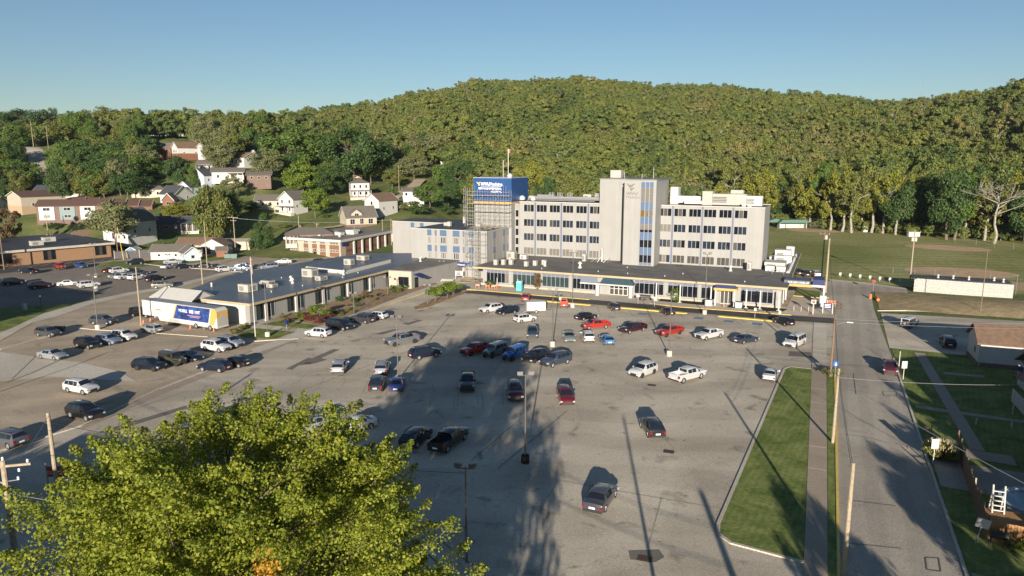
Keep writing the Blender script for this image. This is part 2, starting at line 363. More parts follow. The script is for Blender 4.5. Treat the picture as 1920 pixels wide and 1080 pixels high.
# clinic walk, lawns, beds
sheet('clinic_walk', GP((500, 622), (560, 612), (632, 609), (700, 583), (760, 560), (845, 537), (905, 531), (900, 518), (820, 532), (740, 552), (662, 582), (610, 600), (470, 606), (440, 604), (455, 612)), .12, conc_m, 'concrete walk beside the low clinic building')
sheet('clinic_walk', GP((560, 612), (612, 614), (565, 634), (480, 664), (470, 656), (515, 640), (553, 625)), .09, conc_m, 'concrete walk crossing the small lawns')
kerb(GP((697, 582), (760, 561), (800, 549), (845, 537)), .25, .16, yellow_m, 'yellow_kerb', 'yellow kerb beside the clinic walk')
sheet('lawn', GP((487, 609), (535, 601), (600, 612), (577, 618)), .13, grass_m, 'small lawn between walk and planting bed')
sheet('lawn', GP((442, 628), (478, 616), (552, 624), (512, 637), (455, 632)), .13, grass_m, 'small lawn with flagpole')
sheet('planting_bed', [G(535, 598)] + GP((600, 612), (640, 598), (700, 577), (765, 552), (820, 533), (800, 527), (770, 539), (735, 542)) + [(-96.3, 137), (-96.6, 100)], .14, bed_m, 'tan planting bed along the clinic wall')
sheet('parking_island', GP((780, 582), (800, 578), (868, 552), (873, 548), (862, 545), (800, 566), (776, 577)), .15, bed_m, 'planted island with clipped trees', thick=.15)
# beds in front of low wing
sheet('mulch_bed', [(-33, 149.6), (-22.5, 148.8), (-22.5, 152.3), (-33, 152.3)], .14, mulch_m, 'dark mulch bed left of the gold entrance')
sheet('mulch_bed', [(-18.5, 148.6), (-8, 148.2), (-7, 152), (-18.5, 152.3)], .14, mulch_m, 'dark mulch bed right of the gold entrance')
# left side lawns and walks
sheet('lawn', GP((-200, 630), (-60, 590), (0, 580), (165, 566), (172, 570), (110, 592), (0, 622), (-200, 670)), .07, grass_m, 'lawn at the left edge behind the street')
sheet('sidewalk', GP((-200, 700), (0, 640), (60, 606), (110, 593), (172, 571), (250, 553), (330, 540), (430, 514), (560, 487), (560, 484), (420, 511), (318, 536), (240, 549), (160, 566), (80, 589), (0, 626), (-200, 676)), .08, conc_m, 'pale concrete sidewalk sweeping past the clinic roof')
sheet('lawn', GP((180, 500), (212, 490), (300, 488), (350, 484), (430, 476), (520, 462), (540, 458), (540, 464), (440, 484), (360, 494), (270, 500), (195, 506)), .07, grass_m, 'grass strip behind the upper lot')
kerb(GP((268, 495), (310, 500), (400, 506), (470, 512)), .3, .14, conc_m, 'kerb', 'pale kerb behind the row of cars')
sheet('lawn', GP((447, 518), (470, 512), (520, 508), (530, 514), (460, 521)), .09, grass_m, 'grass tip behind the clinic roof')
kerb([(-77.8, 12), (-77.6, 41.9), (-76.7, 50), (-79.9, 63), (-82, 82.6)], .35, .14, conc_m, 'kerb', 'weathered kerb between the two lots')
kerb(GP((0, 656), (70, 636), (120, 624)), .3, .14, conc_m, 'kerb', 'kerb along the left street')
kerb(GP((152, 616), (184, 619), (250, 622), (390, 632)), .25, .1, conc_m, 'kerb', 'pale kerb strip past the lamp base')
kerb(GP((430, 640), (455, 642), (512, 638), (560, 636)), .3, .14, conc_m, 'kerb', 'kerb round the flagpole lawn')
# the median, right walk, verge, road
sheet('median_lawn', [(-4.6, 107.0), (-4.0, 108.4), (-1.2, 108.4), (-.15, 54.0), (-5.4, 54.6), (-6.5, 55.6), (-6.7, 57)], .13, grass_m, 'long green wedge of lawn inside a kerb')
kerb([(-1.2, 108.5), (-4.1, 108.5), (-4.8, 107.2), (-6.85, 57), (-6.6, 55.4), (-5.5, 54.4), (-.1, 53.8)], .3, .15, conc_m, 'kerb', 'pale kerb round the wedge lawn')
wk = tag(bpy.data.objects.new('sidewalk', None), 'brown sidewalk of cast slabs beside the road', None, None, 'structure'); col.objects.link(wk)
yy = 12.0
slab_me = {}
while yy < 139:
    ln = 3.0; k = (yy - 54) / 53; x0 = -.1 - 1.05 * k; x1 = 1.55 - .75 * k
    m = MB(); j = .012; m.prism([(x0, yy + j), (x1, yy + j), (x1 - .75 * ln / 53, yy + ln - j), (x0 - 1.05 * ln / 53, yy + ln - j)], 0, .115 + rnd.uniform(-.006, .006))
    m.build('slab', walk_m if yy < 109 else conc_m, wk); yy += ln
sheet('verge', [(1.65, 12), (1.6, 54), (.85, 107), (1.75, 108), (2.2, 54), (2.2, 12)], .12, grass_m, 'narrow grass verge between sidewalk and road')
kerb([(2.35, 12), (2.3, 54), (1.9, 108)], .22, .17, yellow_m, 'yellow_kerb', 'faded yellow kerb along the road')
sheet('road', [(2.2, 0), (2.2, 54), (1.8, 108), (.9, 150), (-3, 186), (-3, 192), (4, 194), (17, 190), (17, 183), (9.2, 181), (9.0, 160), (9.9, 120), (10.7, 57), (11.2, 0)], .04, road_m, 'cracked grey road on the right')
kerb([(11.35, 0), (10.85, 57), (10.05, 120)], .25, .14, conc_m, 'kerb', 'kerb on the far side of the road')
# side lot, dry mound
sheet('side_lot', [(9.9, 128), (10.1, 156), (60, 162), (60, 128)], .035, lot_m, 'small lot across the road')
def mound():
    b = MB(); nx, ny = 26, 8; P = []
    for j in range(ny + 1):
        for i in range(nx + 1):
            u, w = i / nx, j / ny
            x = 10.0 + u * 55; y0 = 160 + 3 * u; y1 = 182
            x -= (1 - w) * 0; z = 1.2 * math.sin(math.pi * min(1, w * 1.0)) ** .8 * math.sin(math.pi * min(1, u * 1.6 + .02) / 2) * (1 - .15 * u) + .05 if 0 < w < 1 and i > 0 else .05
            P.append((x, y0 + (y1 - y0) * w, z + .04 * rnd.random()))
    f = [(j * (nx + 1) + i, j * (nx + 1) + i + 1, (j + 1) * (nx + 1) + i + 1, (j + 1) * (nx + 1) + i) for j in range(ny) for i in range(nx)]
    b.add(P, f); tag(b.build('mound', dry_m, smooth=True), 'dry brown grass bank between side lot and block wall', None, None, 'structure')
mound()
kerb(GP((1645, 583), (1700, 583), (1800, 588), (1920, 597)), .3, .14, conc_m, 'kerb', 'low kerb at the foot of the dry bank')
sheet('concrete_strip', [(9.9, 128), (9.9, 126.6), (60, 126.6), (60, 128)], .05, conc_m, 'edge strip of the side lot')
# playing field
fld = [G(1440, 520), (-6, 193), (4, 195.5), (17, 191.5), (60, 192), (92, 215)] + [FD(1960, 266), FD(1800, 280), FD(1650, 300), FD(1560, 316), FD(1440, 345)]
sheet('playing_field', fld, .06, field_m, 'wide mown playing field')
def disc(name, cx, cy, rx, ry, z, m, rot=0, label=None, n=28, a0=0, a1=2 * math.pi):
    pts = [(cx + rx * math.cos(a0 + (a1 - a0) * i / n) * math.cos(rot) - ry * math.sin(a0 + (a1 - a0) * i / n) * math.sin(rot),
            cy + rx * math.cos(a0 + (a1 - a0) * i / n) * math.sin(rot) + ry * math.sin(a0 + (a1 - a0) * i / n) * math.cos(rot)) for i in range(n)]
    return sheet(name, pts, z, m, label)
x, y = G(1528, 433); disc('infield', x, y, 11, 7.5, .09, dirt_m, 0, 'far tan infield by the backstop')
x, y = G(1800, 511); disc('infield', x, y, 13.5, 9, .09, dirt_m, .1, 'near tan infield behind the block wall')
x, y = G(1775, 465); disc('infield', x, y, 13, 8, .09, dirt_m, -.2, 'shaded infield by the trees')
x, y = G(1905, 537); disc('infield', x, y, 9, 6, .10, dirt_m, -.2, 'dirt path at the right edge of the field')
sheet('field_edge', GP((1555, 524), (1620, 530), (1700, 541), (1700, 544), (1620, 533), (1555, 527)), .1, conc_m, 'pale edge between field and road')
# yards on the right
sheet('yard', [(11.5, 12), (11.0, 57), (10.2, 126.5), (60, 126.5), (60, 12)], .05, grass_m, 'shaded yards across the road')
sheet('garden_path', [(14.9, 84), (16.3, 84), (14.7, 125), (13.3, 125)], .09, walk_m, 'concrete path across the yards')
sheet('garden_path', [(16, 113.5), (21, 114), (21, 115.2), (16, 114.8)], .10, walk_m, 'short path to the white house')
sheet('garden_path', [(11, 96), (26, 95), (26, 96), (11, 97.2)], .085, walk_m, 'thin path to the porch')
sheet('driveway', [(11.0, 81.5), (18.5, 81.0), (18.5, 83.6), (11.0, 84.2)], .1, walk_m, 'concrete apron off the road')
sheet('driveway', [(11.0, 72.8), (40, 71.0), (40, 79.0), (11.0, 79.5)], .08, road_m, 'gravel drive in the shade')
sheet('garden_path', [(11.2, 56.2), (22, 54.5), (22, 55.6), (11.2, 57.4)], .1, walk_m, 'path by the wooden deck')
# school lot
sheet('school_walk', [(-240, 108), (-203, 108.5), (-197, 150), (-206, 152), (-215, 118), (-240, 116)], .06, dark_m, 'dark strip of stalls at the school wall')
# markings
pk = tag(bpy.data.objects.new('lot_markings', None), 'faded stall lines on the lots', None, None, 'structure'); col.objects.link(pk)
def pline(p, q, w=.12, m=line_m, z=.062, parent=pk, name='parking_line'):
    b = MB(); p = Vector((*p, z)); q = Vector((*q, z)); d = (q - p).normalized(); n = Vector((-d.y, d.x, 0)) * w / 2
    b.add([p - n, q - n, q + n, p + n], [(0, 1, 2, 3)]); return b.build(name, m, parent)
sv = Vector((-.47, .88)).normalized()
for i in range(9):                                  # centre rows of stalls
    bx, by = -66.7 + i * 3.35, 76.1 + i * .35
    pline((bx, by), (bx - sv.x * 5.6, by - sv.y * 5.6))
pline((-66.7, 76.1), (-40, 79.0))
for p, q in [((767, 730), (761, 757)), ((811, 722), (806, 765)), ((852, 738), (851, 768)), ((895, 740), (897, 760)), ((942, 738), (944, 762)), ((990, 742), (999, 790)), ((1034, 758), (1048, 798)), ((1080, 760), (1092, 790))]:
    pline(G(*p), G(*q))
pline(G(766, 730), G(845, 738)); pline(G(960, 886), G(1150, 920)); pline(G(1150, 920), G(1355, 955))
for p, q in [((1005, 868), (985, 905)), ((1110, 905), (1095, 940)), ((1240, 935), (1215, 1028)), ((1045, 905), (1010, 960))]: pline(G(*p), G(*q))
for i in range(9):
    p = Vector(G(70 + i * 37, 712 - i * 9.5))
for i in range(16):                                 # angled stalls by the lane
    x = -57 + i * 3.4
    if x > -9: break
    pline((x, 139), (x + 2.2, 133.6), .12, yline_m)
for i, (a, b_) in enumerate([(1068, 575), (1205, 589), (1310, 597), (1366, 603), (1420, 608), (975, 572)]):
    x, y = G(a, b_); m = MB(); m.prism([(x - .9, y - 1), (x + .9, y - 1), (x + .9, y + 1), (x - .9, y + 1)], .05, .064); m.build('accessible_bay_marking', hblue_m, pk)
for i in range(14):
    a = G(15 + i * 20, 500 - i * 1.4)
    pline(a, (a[0] + 2.6, a[1] - 4.6), .16, mat('white_line', (.5, .47, .4), .8))
for i in range(12):
    x = 13 + i * 3.2
    pline((x, 129), (x - 2.2, 135), .12)
# patches
for k, pl in enumerate([[(536, 692), (560, 680), (578, 671), (596, 674), (585, 672), (625, 655), (638, 656), (602, 672), (614, 675), (590, 682), (560, 686), (548, 694)],
                        [(700, 627), (738, 618), (750, 618), (716, 628)], [(757, 608), (785, 600), (793, 601), (765, 610)],
                        [(1478, 668), (1480, 659), (1520, 661), (1523, 671)], [(180, 812), (345, 762), (375, 760), (205, 812)],
                        [(300, 845), (240, 832), (268, 824), (330, 836)], [(1178, 1034), (1236, 1032), (1246, 1046), (1228, 1056), (1182, 1050)]]):
    sheet('asphalt_patch', GP(*pl), .052 + .002 * k, patch_m, 'darker asphalt patch in the lot surface')

# dark sealed joints in the paving
jm = mat('sealed_joint', (.115, .10, .082), .9)
for pp, w in (([(933, 880), (1063, 771)], .10), ([(884, 864), (975, 787)], .08), ([(12, 718), (60, 700), (120, 672)], .22), ([(22, 712), (72, 664), (112, 668)], .10), ([(0, 735), (135, 688), (205, 660)], .14),
              ([(150, 800), (260, 765), (350, 735)], .10), ([(560, 735), (680, 690), (790, 650)], .10), ([(1000, 560 + 95), (1240, 650), (1440, 672)], .07),
              ([(1590, 780), (1640, 800)], .08), ([(1585, 815), (1630, 822), (1665, 832)], .09), ([(1590, 875), (1606, 878)], .07), ([(1600, 700), (1605, 740)], .1), ([(1600, 940), (1680, 950)], .08), ([(1590, 1020), (1690, 1030)], .08), ([(1580, 730), (1680, 745)], .07), ([(1655, 735), (1680, 735), (1682, 742), (1657, 743), (1655, 735)], .08), ([(1680, 833), (1700, 836), (1702, 841)], .08), ([(1735, 1047), (1760, 1048), (1764, 1073), (1738, 1070), (1735, 1047)], .10)):
    for a_, b_ in zip(pp, pp[1:]): pline(G(*a_), G(*b_), w * .85, jm, .072, name='sealed_joint')
for pp, w in (([(268, 640), (470, 668)], .1), ([(312, 655), (285, 690)], .12), ([(345, 640), (320, 668)], .12), ([(150, 615), (172, 606)], .12), ([(195, 580), (213, 577)], .3), ([(118, 655), (165, 665)], .1), ([(1250, 845), (1272, 862)], .06), ([(640, 700), (665, 690)], .1), ([(700, 775), (690, 800)], .1)):
    pline(G(*pp[0]), G(*pp[1]), w)
# ---------------------------------------------------------------- buildings
WC = {}
def window(parent, x, y, z, w, h, n=1, rz=0, panes=None, fm=None, transom=None, tm=None, gap=.09, name='window', depth=.07):
    """frame with n recessed panes, facing -Y before rz"""
    fm = fm or frame_m; key = (round(w, 2), round(h, 2), n, fm.name, transom, gap)
    if key not in WC:
        b = MB(); f = gap; d = depth
        b.box(-w / 2, w / 2, -d, 0, 0, f).box(-w / 2, w / 2, -d, 0, h - f, h)
        pw = (w - f * (n + 1)) / n
        for i in range(n + 1): b.box(-w / 2 + i * (pw + f), -w / 2 + i * (pw + f) + f, -d, 0, f, h - f)
        if transom: b.box(-w / 2 + f, w / 2 - f, -d + .01, 0, h - transom - .03, h - transom + .03)
        p = MB(); p.box(-pw / 2, pw / 2, -.03, -.004, 0, h - 2 * f - (transom or 0))
        t = None
        if transom: t = MB(); t.box(-pw / 2, pw / 2, -.035, -.004, 0, transom - f - .03); t = t.mesh('transom_panel', [tm or slate_m])
        WC[key] = (b.mesh('window', [fm]), p.mesh('pane', [glass_m]), t, pw)
    me, pm, t, pw = WC[key]
    o = put(name, me, parent, (x, y, z), rz)
    for i in range(n):
        px = -w / 2 + gap + pw / 2 + i * (pw + gap)
        c = put('pane', pm, o, (px, 0, gap))
        m = panes[i % len(panes)] if panes else glass_m
        if m is not glass_m:
            c.material_slots[0].link = 'OBJECT'; c.material_slots[0].material = m
        if t: put('transom_panel', t, o, (px, 0, h - transom + .03))
    return o
def wing_window(parent, x, y, z, w, h, mats): return window(parent, x, y, z, w, h, 3, panes=mats, gap=.095, fm=seam_m)
hosp = thing('hospital', 'pale five storey hospital with a central tower and six window bays each side', 'hospital', (-45, 176, 0))
HX, HY = -45, 176
def P(*a): return a
# main wings and tower (local = world - (HX,HY))
b = MB()
b.box(-76.9 - HX, -54.6 - HX, 175.5 - HY, 189 - HY, 0, 18.95); b.build('wing_wall', wall_m, hosp); b = MB()
b.box(-39.4 - HX, -14.5 - HX, 175.5 - HY, 190 - HY, 0, 18.95)
b.build('wing_wall', wall_m, hosp)
b = MB(); b.box(-54.6 - HX, -46.6 - HX, 175.3 - HY, 190 - HY, 0, 25.2); b.build('tower_wall', wall_m, hosp)
b = MB(); b.box(-46.55 - HX, -38.8 - HX, 169.5 - HY, 183 - HY, 0, 25.2); b.build('tower_wall', wall_m, hosp)
b = MB(); b.box(-54.75 - HX, -38.65 - HX, 175.15 - HY, 190.2 - HY, 25.2, 25.38).box(-46.7 - HX, -38.65 - HX, 169.35 - HY, 175.1 - HY, 25.2, 25.38); b.build('coping', galv_m, hosp)
b = MB(); b.box(-46.66 - HX, -46.55 - HX, 169.3 - HY, 169.5 - HY, 4.6, 24.6); b.build('expansion_joint', mat('bronze', (.08, .06, .045), .5), hosp)
for a, c in ((-77.0, -54.65), (-38.75, -14.4)):
    b = MB(); b.box(a - HX, c - HX, 175.3 - HY, 175.62 - HY, 18.95, 19.12); b.build('parapet_cap', white_m, hosp); b = MB(); b.box(a - HX, c - HX, 188.9 - HY, 189.1 - HY, 18.95, 19.12); b.build('parapet_cap', white_m, hosp)
    b = MB(); b.box(a + .15 - HX, c - .15 - HX, 175.65 - HY, 188.85 - HY, 18.96, 19.0); b.build('roof', roof_m, hosp)
b = MB(); b.box(-54.4 - HX, -38.9 - HX, 175.5 - HY, 189.9 - HY, 25.39, 25.42); b.build('roof', roof_m, hosp)
rows = [16.35, 12.48, 8.68, 4.88]
dk = [[glass_m, blindd_m, glass_m], [glass_m, glassb_m, glassb_m], [glassb_m, glassb_m, glass_m], [blind_m, blind_m, blindd_m]]
rb = random.Random(3)
for side, x0, pitch in (('L', -74.25, 3.70), ('R', -37.65, 3.57)):
    if side == 'L': pitch = 3.70
    for i in range(6):
        for r, z in enumerate(rows):
            ms = list(dk[r])
            if side == 'R':
                if r == 3: ms = [blindd_m, mat('smoke_glass', (.05, .05, .042), .2), blindd_m] if i else [blindd_m, blind_m, glassb_m]
                if r == 1 and i == 0: ms = [blind_m] * 3
            if side == 'L' and r == 3: ms = [blind_m, blind_m, blind_m]
            if r == 0: ms = [glass_m, rb.choice([blindd_m, blindd_m, blind_m, glass_m]), glass_m]
            if r in (1, 2) and rb.random() < .3: ms[rb.randrange(3)] = blindd_m
            wing_window(hosp, x0 + i * pitch - HX, 175.5 - HY, z, 3.0, 2.0, ms)
            if i == 0 or True:
                pass
    for k in range(3):
        xs = x0 + (0.5 + 2 * k) * pitch
        b = MB(); b.box(xs - .19 - HX, xs + .19 - HX, 175.36 - HY, 175.5 - HY, 4.7, 18.9); b.build('blue_fin', slate_m, hosp)
    for i in range(6):                                   # panel seams standing proud
        for k in (-1.45, -.5, .5, 1.45):
            xs = x0 + i * pitch + k
            if side == 'R' and i == 5 and k > 2: continue
        b = MB()
        for z in (6.9, 10.7, 14.5, 18.38):
            for k in (-.98, 0, .98):
                b.box(x0 + i * pitch + k - .04 - HX, x0 + i * pitch + k + .04 - HX, 175.45 - HY, 175.5 - HY, z, z + (1.72 if z < 18 else .5))
        b.build('seam_strip', seam_m, hosp)['kind'] = 'stuff'
# tower stair glazing
xs = [(-42.4, -41.45), (-41.35, -40.45), (-40.35, -39.45)]
bands = [(23.5, 24.8, blue_m), (22.2, 23.45, blind_m), (20.15, 22.15, blind_m), (18.15, 20.1, blue_m), (16.5, 18.1, 'amber'), (14.75, 16.45, blue_m), (13.45, 14.7, blind_m), (12.8, 13.4, glass_m),
         (10.95, 12.75, blue_m), (9.1, 10.9, glass_m), (7.25, 9.05, blue_m), (5.4, 7.2, glass_m), (4.7, 5.35, slate_m)]
amb = mat('amber_glass', (.14, .085, .03), .2); clut = mat('cluttered_pane', (.12, .10, .07), .4, .5, 2.)
for x0_, x1_ in xs:
    for k, (z0, z1, m) in enumerate(bands):
        b = MB(); b.box(x0_ - HX, x1_ - HX, 169.42 - HY, 169.5 - HY, z0, z1)
        mm = m if m != 'amber' else (amb if x0_ < -42 else clut)
        b.build('spandrel_panel' if mm in (blue_m, slate_m) else 'pane', mm, hosp)
b = MB()
for x in (-42.5, -41.4, -40.4, -39.4): b.box(x - .06 - HX, x + .06 - HX, 169.34 - HY, 169.5 - HY, 4.7, 24.85)
b.build('mullion', frame_m, hosp)
# logo on tower: a winged W over a V
def wv(parent, x, y, z, s, m, ext=.04, name='emblem'):
    b = MB()
    W = [(-1, .62), (-.62, .60), (-.28, .08), (-.02, .48), (.24, .08), (.6, .60), (1, .62), (.98, .42), (.72, .36), (.28, -.32), (.02, .02), (-.26, -.32), (-.7, .40), (-.9, .44)]
    V = [(-.16, -.42), (.06, -.36), (.27, -.68), (.55, -.34), (1.0, -.30), (.95, -.48), (.66, -.54), (.27, -1.15)]
    for o in (W, V): b.xz([(px * s, pz * s) for px, pz in o], -ext, 0)
    return b.build(name, m, parent, (x, y, z))
lgrey = mat('grey_lettering', (.115, .105, .092), .6)
wv(hosp, -45.1 - HX, 169.49 - HY, 23.75, 1.0, lgrey)
text(hosp, 'lettering', 'WVU', (-46.1 - HX, 169.47 - HY, 21.65), 1.05, lgrey, sx=1.15)
text(hosp, 'lettering', 'Medicine', (-46.1 - HX, 169.47 - HY, 20.85), .92, mat('pale_lettering', (.165, .155, .14), .6), sx=1.05)
# roof gear as parts of the hospital
rg = random.Random(11)
def unit(parent, x, y, z, w, d, h, m=None, fan=False, name='roof_unit', louvre=True):
    b = MB(); b.box(-w / 2, w / 2, -d / 2, d / 2, .12, h, 0).box(-w / 2 + .1, w / 2 - .1, -d / 2 + .1, d / 2 - .1, 0, .12, 1)
    b.box(-w / 2 - .03, w / 2 + .03, -d / 2 - .03, d / 2 + .03, h * .97, h * 1.02, 0)
    if louvre:
        for i in range(4): b.box(-w * .38, w * .05, -d / 2 - .02, -d / 2, h * (.25 + .14 * i), h * (.33 + .14 * i), 1)
        for i in range(4): b.box(w / 2, w / 2 + .02, -d * .3, d * .3, h * (.25 + .14 * i), h * (.33 + .14 * i), 1)
    if fan: b.tube((0, 0, h), (0, 0, h + .15), min(w, d) * .35, n=12, m=1)
    return b.build(name, [m or unit_m, mat('unit_dark', (.07, .07, .065), .7)], parent, (x, y, z))
unit(hosp, -51.5 - HX, 180 - HY, 25.4, 2.8, 2.8, 2.0, name='roof_unit', louvre=False)
for i, (x, w, h) in enumerate([(-60.5, 2.2, 1.9), (-57, 2.4, 2.2), (-63, 1.8, 1.2)]): unit(hosp, x - HX, 184 - HY, 19.0, w, 2, h)
b = MB()                                             # left wing pipework and rails
b.box(-76 - HX, -56 - HX, 180.5 - HY, 182.0 - HY, 19.5, 20.3).box(-75 - HX, -70 - HX, 183 - HY, 184.5 - HY, 19.2, 20.6)
for i in range(14): b.box(-76 + i * 1.4 - .06 - HX, -76 + i * 1.4 + .06 - HX, 180.4 - HY, 180.5 - HY, 19, 19.6)
b.tube((-76 - HX, 179.5 - HY, 19.7), (-56 - HX, 179.5 - HY, 19.7), .25).tube((-76 - HX, 178.7 - HY, 19.35), (-57 - HX, 178.7 - HY, 19.35), .12)
b.build('duct', galv_m, hosp)
for x in (-71, -68.6, -65.8, -58):
    b = MB()
    for k in range(4): b.tube((x + k * .45 - HX, 182 - HY, 19), (x + k * .45 - HX, 182 - HY, 21.3), .05, n=5)
    b.tube((x - HX, 182 - HY, 21.2), (x + 1.4 - HX, 182 - HY, 21.2), .05, n=5).tube((x - HX, 182 - HY, 20.5), (x + 1.4 - HX, 182 - HY, 20.5), .05, n=5); b.build('rail_frame', galv_m, hosp)
for x, y, r in ((-78.2, 180, .9), (-76, 181, .85), (-74.3, 178.5, .7)):
    b = MB(); b.lathe([(r * .2, 0), (r * .9, .25), (r, .6), (r * .85, 1.0), (r * .45, 1.35), (.05, 1.45)], 14); b.build('vent_dome', white_m, hosp, (x - HX, y - HY, 19), smooth=True)
b = MB(); b.box(-37.8 - HX, -35.9 - HX, 181 - HY, 184 - HY, 19, 23.3); b.box(-35.9 - HX, -28.5 - HX, 181.5 - HY, 183.5 - HY, 19.4, 21.1).box(-34 - HX, -28 - HX, 179.5 - HY, 181.3 - HY, 19.3, 20.1); b.build('duct', white_m, hosp)
unit(hosp, -24.4 - HX, 181.5 - HY, 19.1, 10.2, 3.2, 2.7); unit(hosp, -28.4 - HX, 181.0 - HY, 19.0, 2.4, 3.4, 3.4, louvre=False)
unit(hosp, -17.8 - HX, 181.8 - HY, 19.0, 4.2, 2.6, 2.4, m=white_m); unit(hosp, -22 - HX, 185 - HY, 19, 3, 2.5, 3.6)
for x in (-19.5, -18.2): unit(hosp, x - HX, 177.6 - HY, 19.0, .9, .8, .8, white_m, louvre=False)
# antennas on tower
for x, h in ((-49, 1.6), (-44.5, 1.2), (-41.6, 2.8)):
    b = MB(); b.tube((x - HX, 178 - HY, 25.4), (x - HX, 178 - HY, 25.4 + h), .07, n=5); b.build('antenna', galv_m, hosp)
# stair column of windows between the wings and blue clad block
for z in (5.2, 7.7, 10.2, 12.7, 15.2): window(hosp, -77.9 - HX, 175.9 - HY, z - .4, 1.1, 2.0, 1, fm=white_m)
b = MB(); b.box(-78.6 - HX, -76.95 - HX, 176 - HY, 186 - HY, 0, 18.5); b.build('link_wall', wall2_m, hosp)
# ------------- blue clad block
blk = thing('clad_block', 'tall block clad in blue sheeting with white hospital lettering, wrapped in scaffolding', 'building', (-83.3, 180, 0))
def L(x): return x + 83.3
b = MB(); b.box(L(-89.9), L(-78.7), -6, 5, 0, 18.4); b.build('wall', wall_m, blk)
b = MB(); b.box(L(-90.0), L(-78.65), -6.15, 5.1, 18.9, 25.2); b.build('cladding', sign_m, blk)
b = MB(); b.box(L(-90.05), L(-78.65), -6.2, 5.15, 18.4, 18.9); b.build('gold_band', gold_m, blk)
b = MB(); b.box(L(-90.1), L(-78.55), -6.25, 5.2, 25.2, 25.38); b.build('coping', frame_m, blk)
wht = mat('lettering_white', (.85, .85, .85), .5)
bb = text(blk, 'lettering', 'WVU', (L(-87.75), -6.18, 23.25), 1.12, wht, sx=1.04, bold=.035)
text(blk, 'lettering', 'Medicine.', (L(-85.1), -6.18, 23.25), 1.12, wht, sx=.93, bold=.012)
text(blk, 'lettering', 'REYNOLDS MEMORIAL', (L(-81.5), -6.18, 22.15), .78, wht, align='RIGHT', sx=.88, bold=.012)
text(blk, 'lettering', 'HOSPITAL', (L(-81.5), -6.18, 21.3), .78, wht, align='RIGHT', sx=.88, bold=.012)
b = MB(); b.box(L(-87.8), L(-81.5), -6.2, -6.16, 22.98, 23.06); b.build('underline', wht, blk)
wv(blk, L(-88.5), -6.17, 23.75, .62, mat('emblem_gold', (.85, .62, .30), .5))
b = MB(); b.tube((L(-83), -2, 25.3), (L(-83), -2, 30), .06, n=5); b.build('antenna', galv_m, blk)
b = MB(); b.tube((L(-81.5), -2, 25.3), (L(-81.5), -2, 33), .08, n=5); b.build('flag_mast', galv_m, blk)
b = MB(); b.add([(0, 0, 0), (.5, .2, -.25), (.45, .2, -1.2), (0, 0, -1.1)], [(0, 1, 2, 3)]); b.build('flag', mat('faded_flag', (.45, .12, .10), .7), blk, (L(-81.45), -2, 33))
b = MB(); b.lathe([(.6, 0), (.75, .4), (.55, .9), (.1, 1.1)], 12); b.build('vent_dome', white_m, blk, (L(-80.6), -3, 25.35), smooth=True)
# ------------- four storey wing with blue squares
w4 = thing('hospital_wing', 'three storey pale wing with blue square panels above slit windows', 'building', (-90, 161, 0))
X0, Y0 = -90, 161
b = MB()
b.box(-102.2 - X0, -79.6 - X0, 0, 20, 2.6, 12.05); b.box(-102.2 - X0, -90.2 - X0, 0.01, 20, 0, 2.6); b.box(-86.4 - X0, -79.6 - X0, .01, 20, 0, 2.6); b.box(-90.2 - X0, -86.4 - X0, 3, 20, 0, 2.6)
b.build('wall', wall_m, w4)
b = MB(); b.box(-127.6 - X0, -98 - X0, 29, 42, 0, 10.85); b.box(-102.2 - X0, -80 - X0, 20, 30, 0, 10.9); b.build('wall', wall_m, w4)
b = MB(); b.box(-127.5 - X0, -98 - X0, 29.1, 41.9, 10.86, 10.92); b.box(-102 - X0, -79.8 - X0, .2, 19.9, 12.06, 12.1); b.build('roof', mat('dark_flat_roof', (.055, .058, .062), .6, .2, .3), w4)
b = MB(); b.box(-102.3 - X0, -79.5 - X0, -.1, .2, 12.05, 12.2).box(-79.8 - X0, -79.5 - X0, .2, 20, 12.05, 12.2).box(-127.7 - X0, -98 - X0, 28.9, 29.1, 10.85, 11.0); b.build('coping', white_m, w4)
cols = [(-97.2, -95.95, 3), (-94.95, -94.35, 1), (-93.35, -91.45, 3), (-89.55, -87.6, 3), (-86.65, -86.05, 1), (-84.95, -83.6, 2)]
sb = {}
for ci, (a, c, n) in enumerate(cols):
    for z in (10.45, 6.3, 2.7):
        z1 = z + 1.65
        if z < 3: z1 = z + 1.7
        if z < 3 and ci < 0: continue
        b = MB(); b.box(a - X0, c - X0, -.06, 0, z, z1); b.build('blue_panel', blue_m if n > 1 else slate_m, w4)
    for z in (8.35, 4.35):
        window(w4, (a + c) / 2 - X0, -.0, z, (c - a) * .9, 1.95, n, panes=[glass_m, blindd_m, glass_m] if (ci + (z > 5)) % 2 else [blind_m, blindd_m, blind_m], fm=wall_m, gap=.22)
for yy_, w_ in ((164.3, 1.6), (170.4, 1.2), (173.2, 1.2), (177, 1.2)):
    for z in (10.1, 6.2, 2.6):
        b = MB(); b.box(-79.6 - X0, -79.54 - X0, yy_ - Y0, yy_ + w_ - Y0, z, z + 1.7); b.build('blue_panel', slate_m, w4)
    for z in (8.2, 4.3): window(w4, -79.6 - X0, yy_ + w_ / 2 - Y0, z, w_ * .85, 1.8, 2, rz=R(90), panes=[blindd_m], fm=wall2_m, gap=.1)
for a, c in ((-120.7, -119.4), (-117.3, -116)):
    b = MB(); b.box(a - X0, c - X0, 28.93, 29, 9.2, 10.7); b.build('blue_panel', blue_m, w4)
b = MB(); b.xz([(-90.6 - X0, 3.9), (-84.6 - X0, 3.9), (-85.7 - X0, 2.75), (-90.6 - X0, 2.75)], -.5, -.25); b.build('entrance_sign', navy_m, w4)
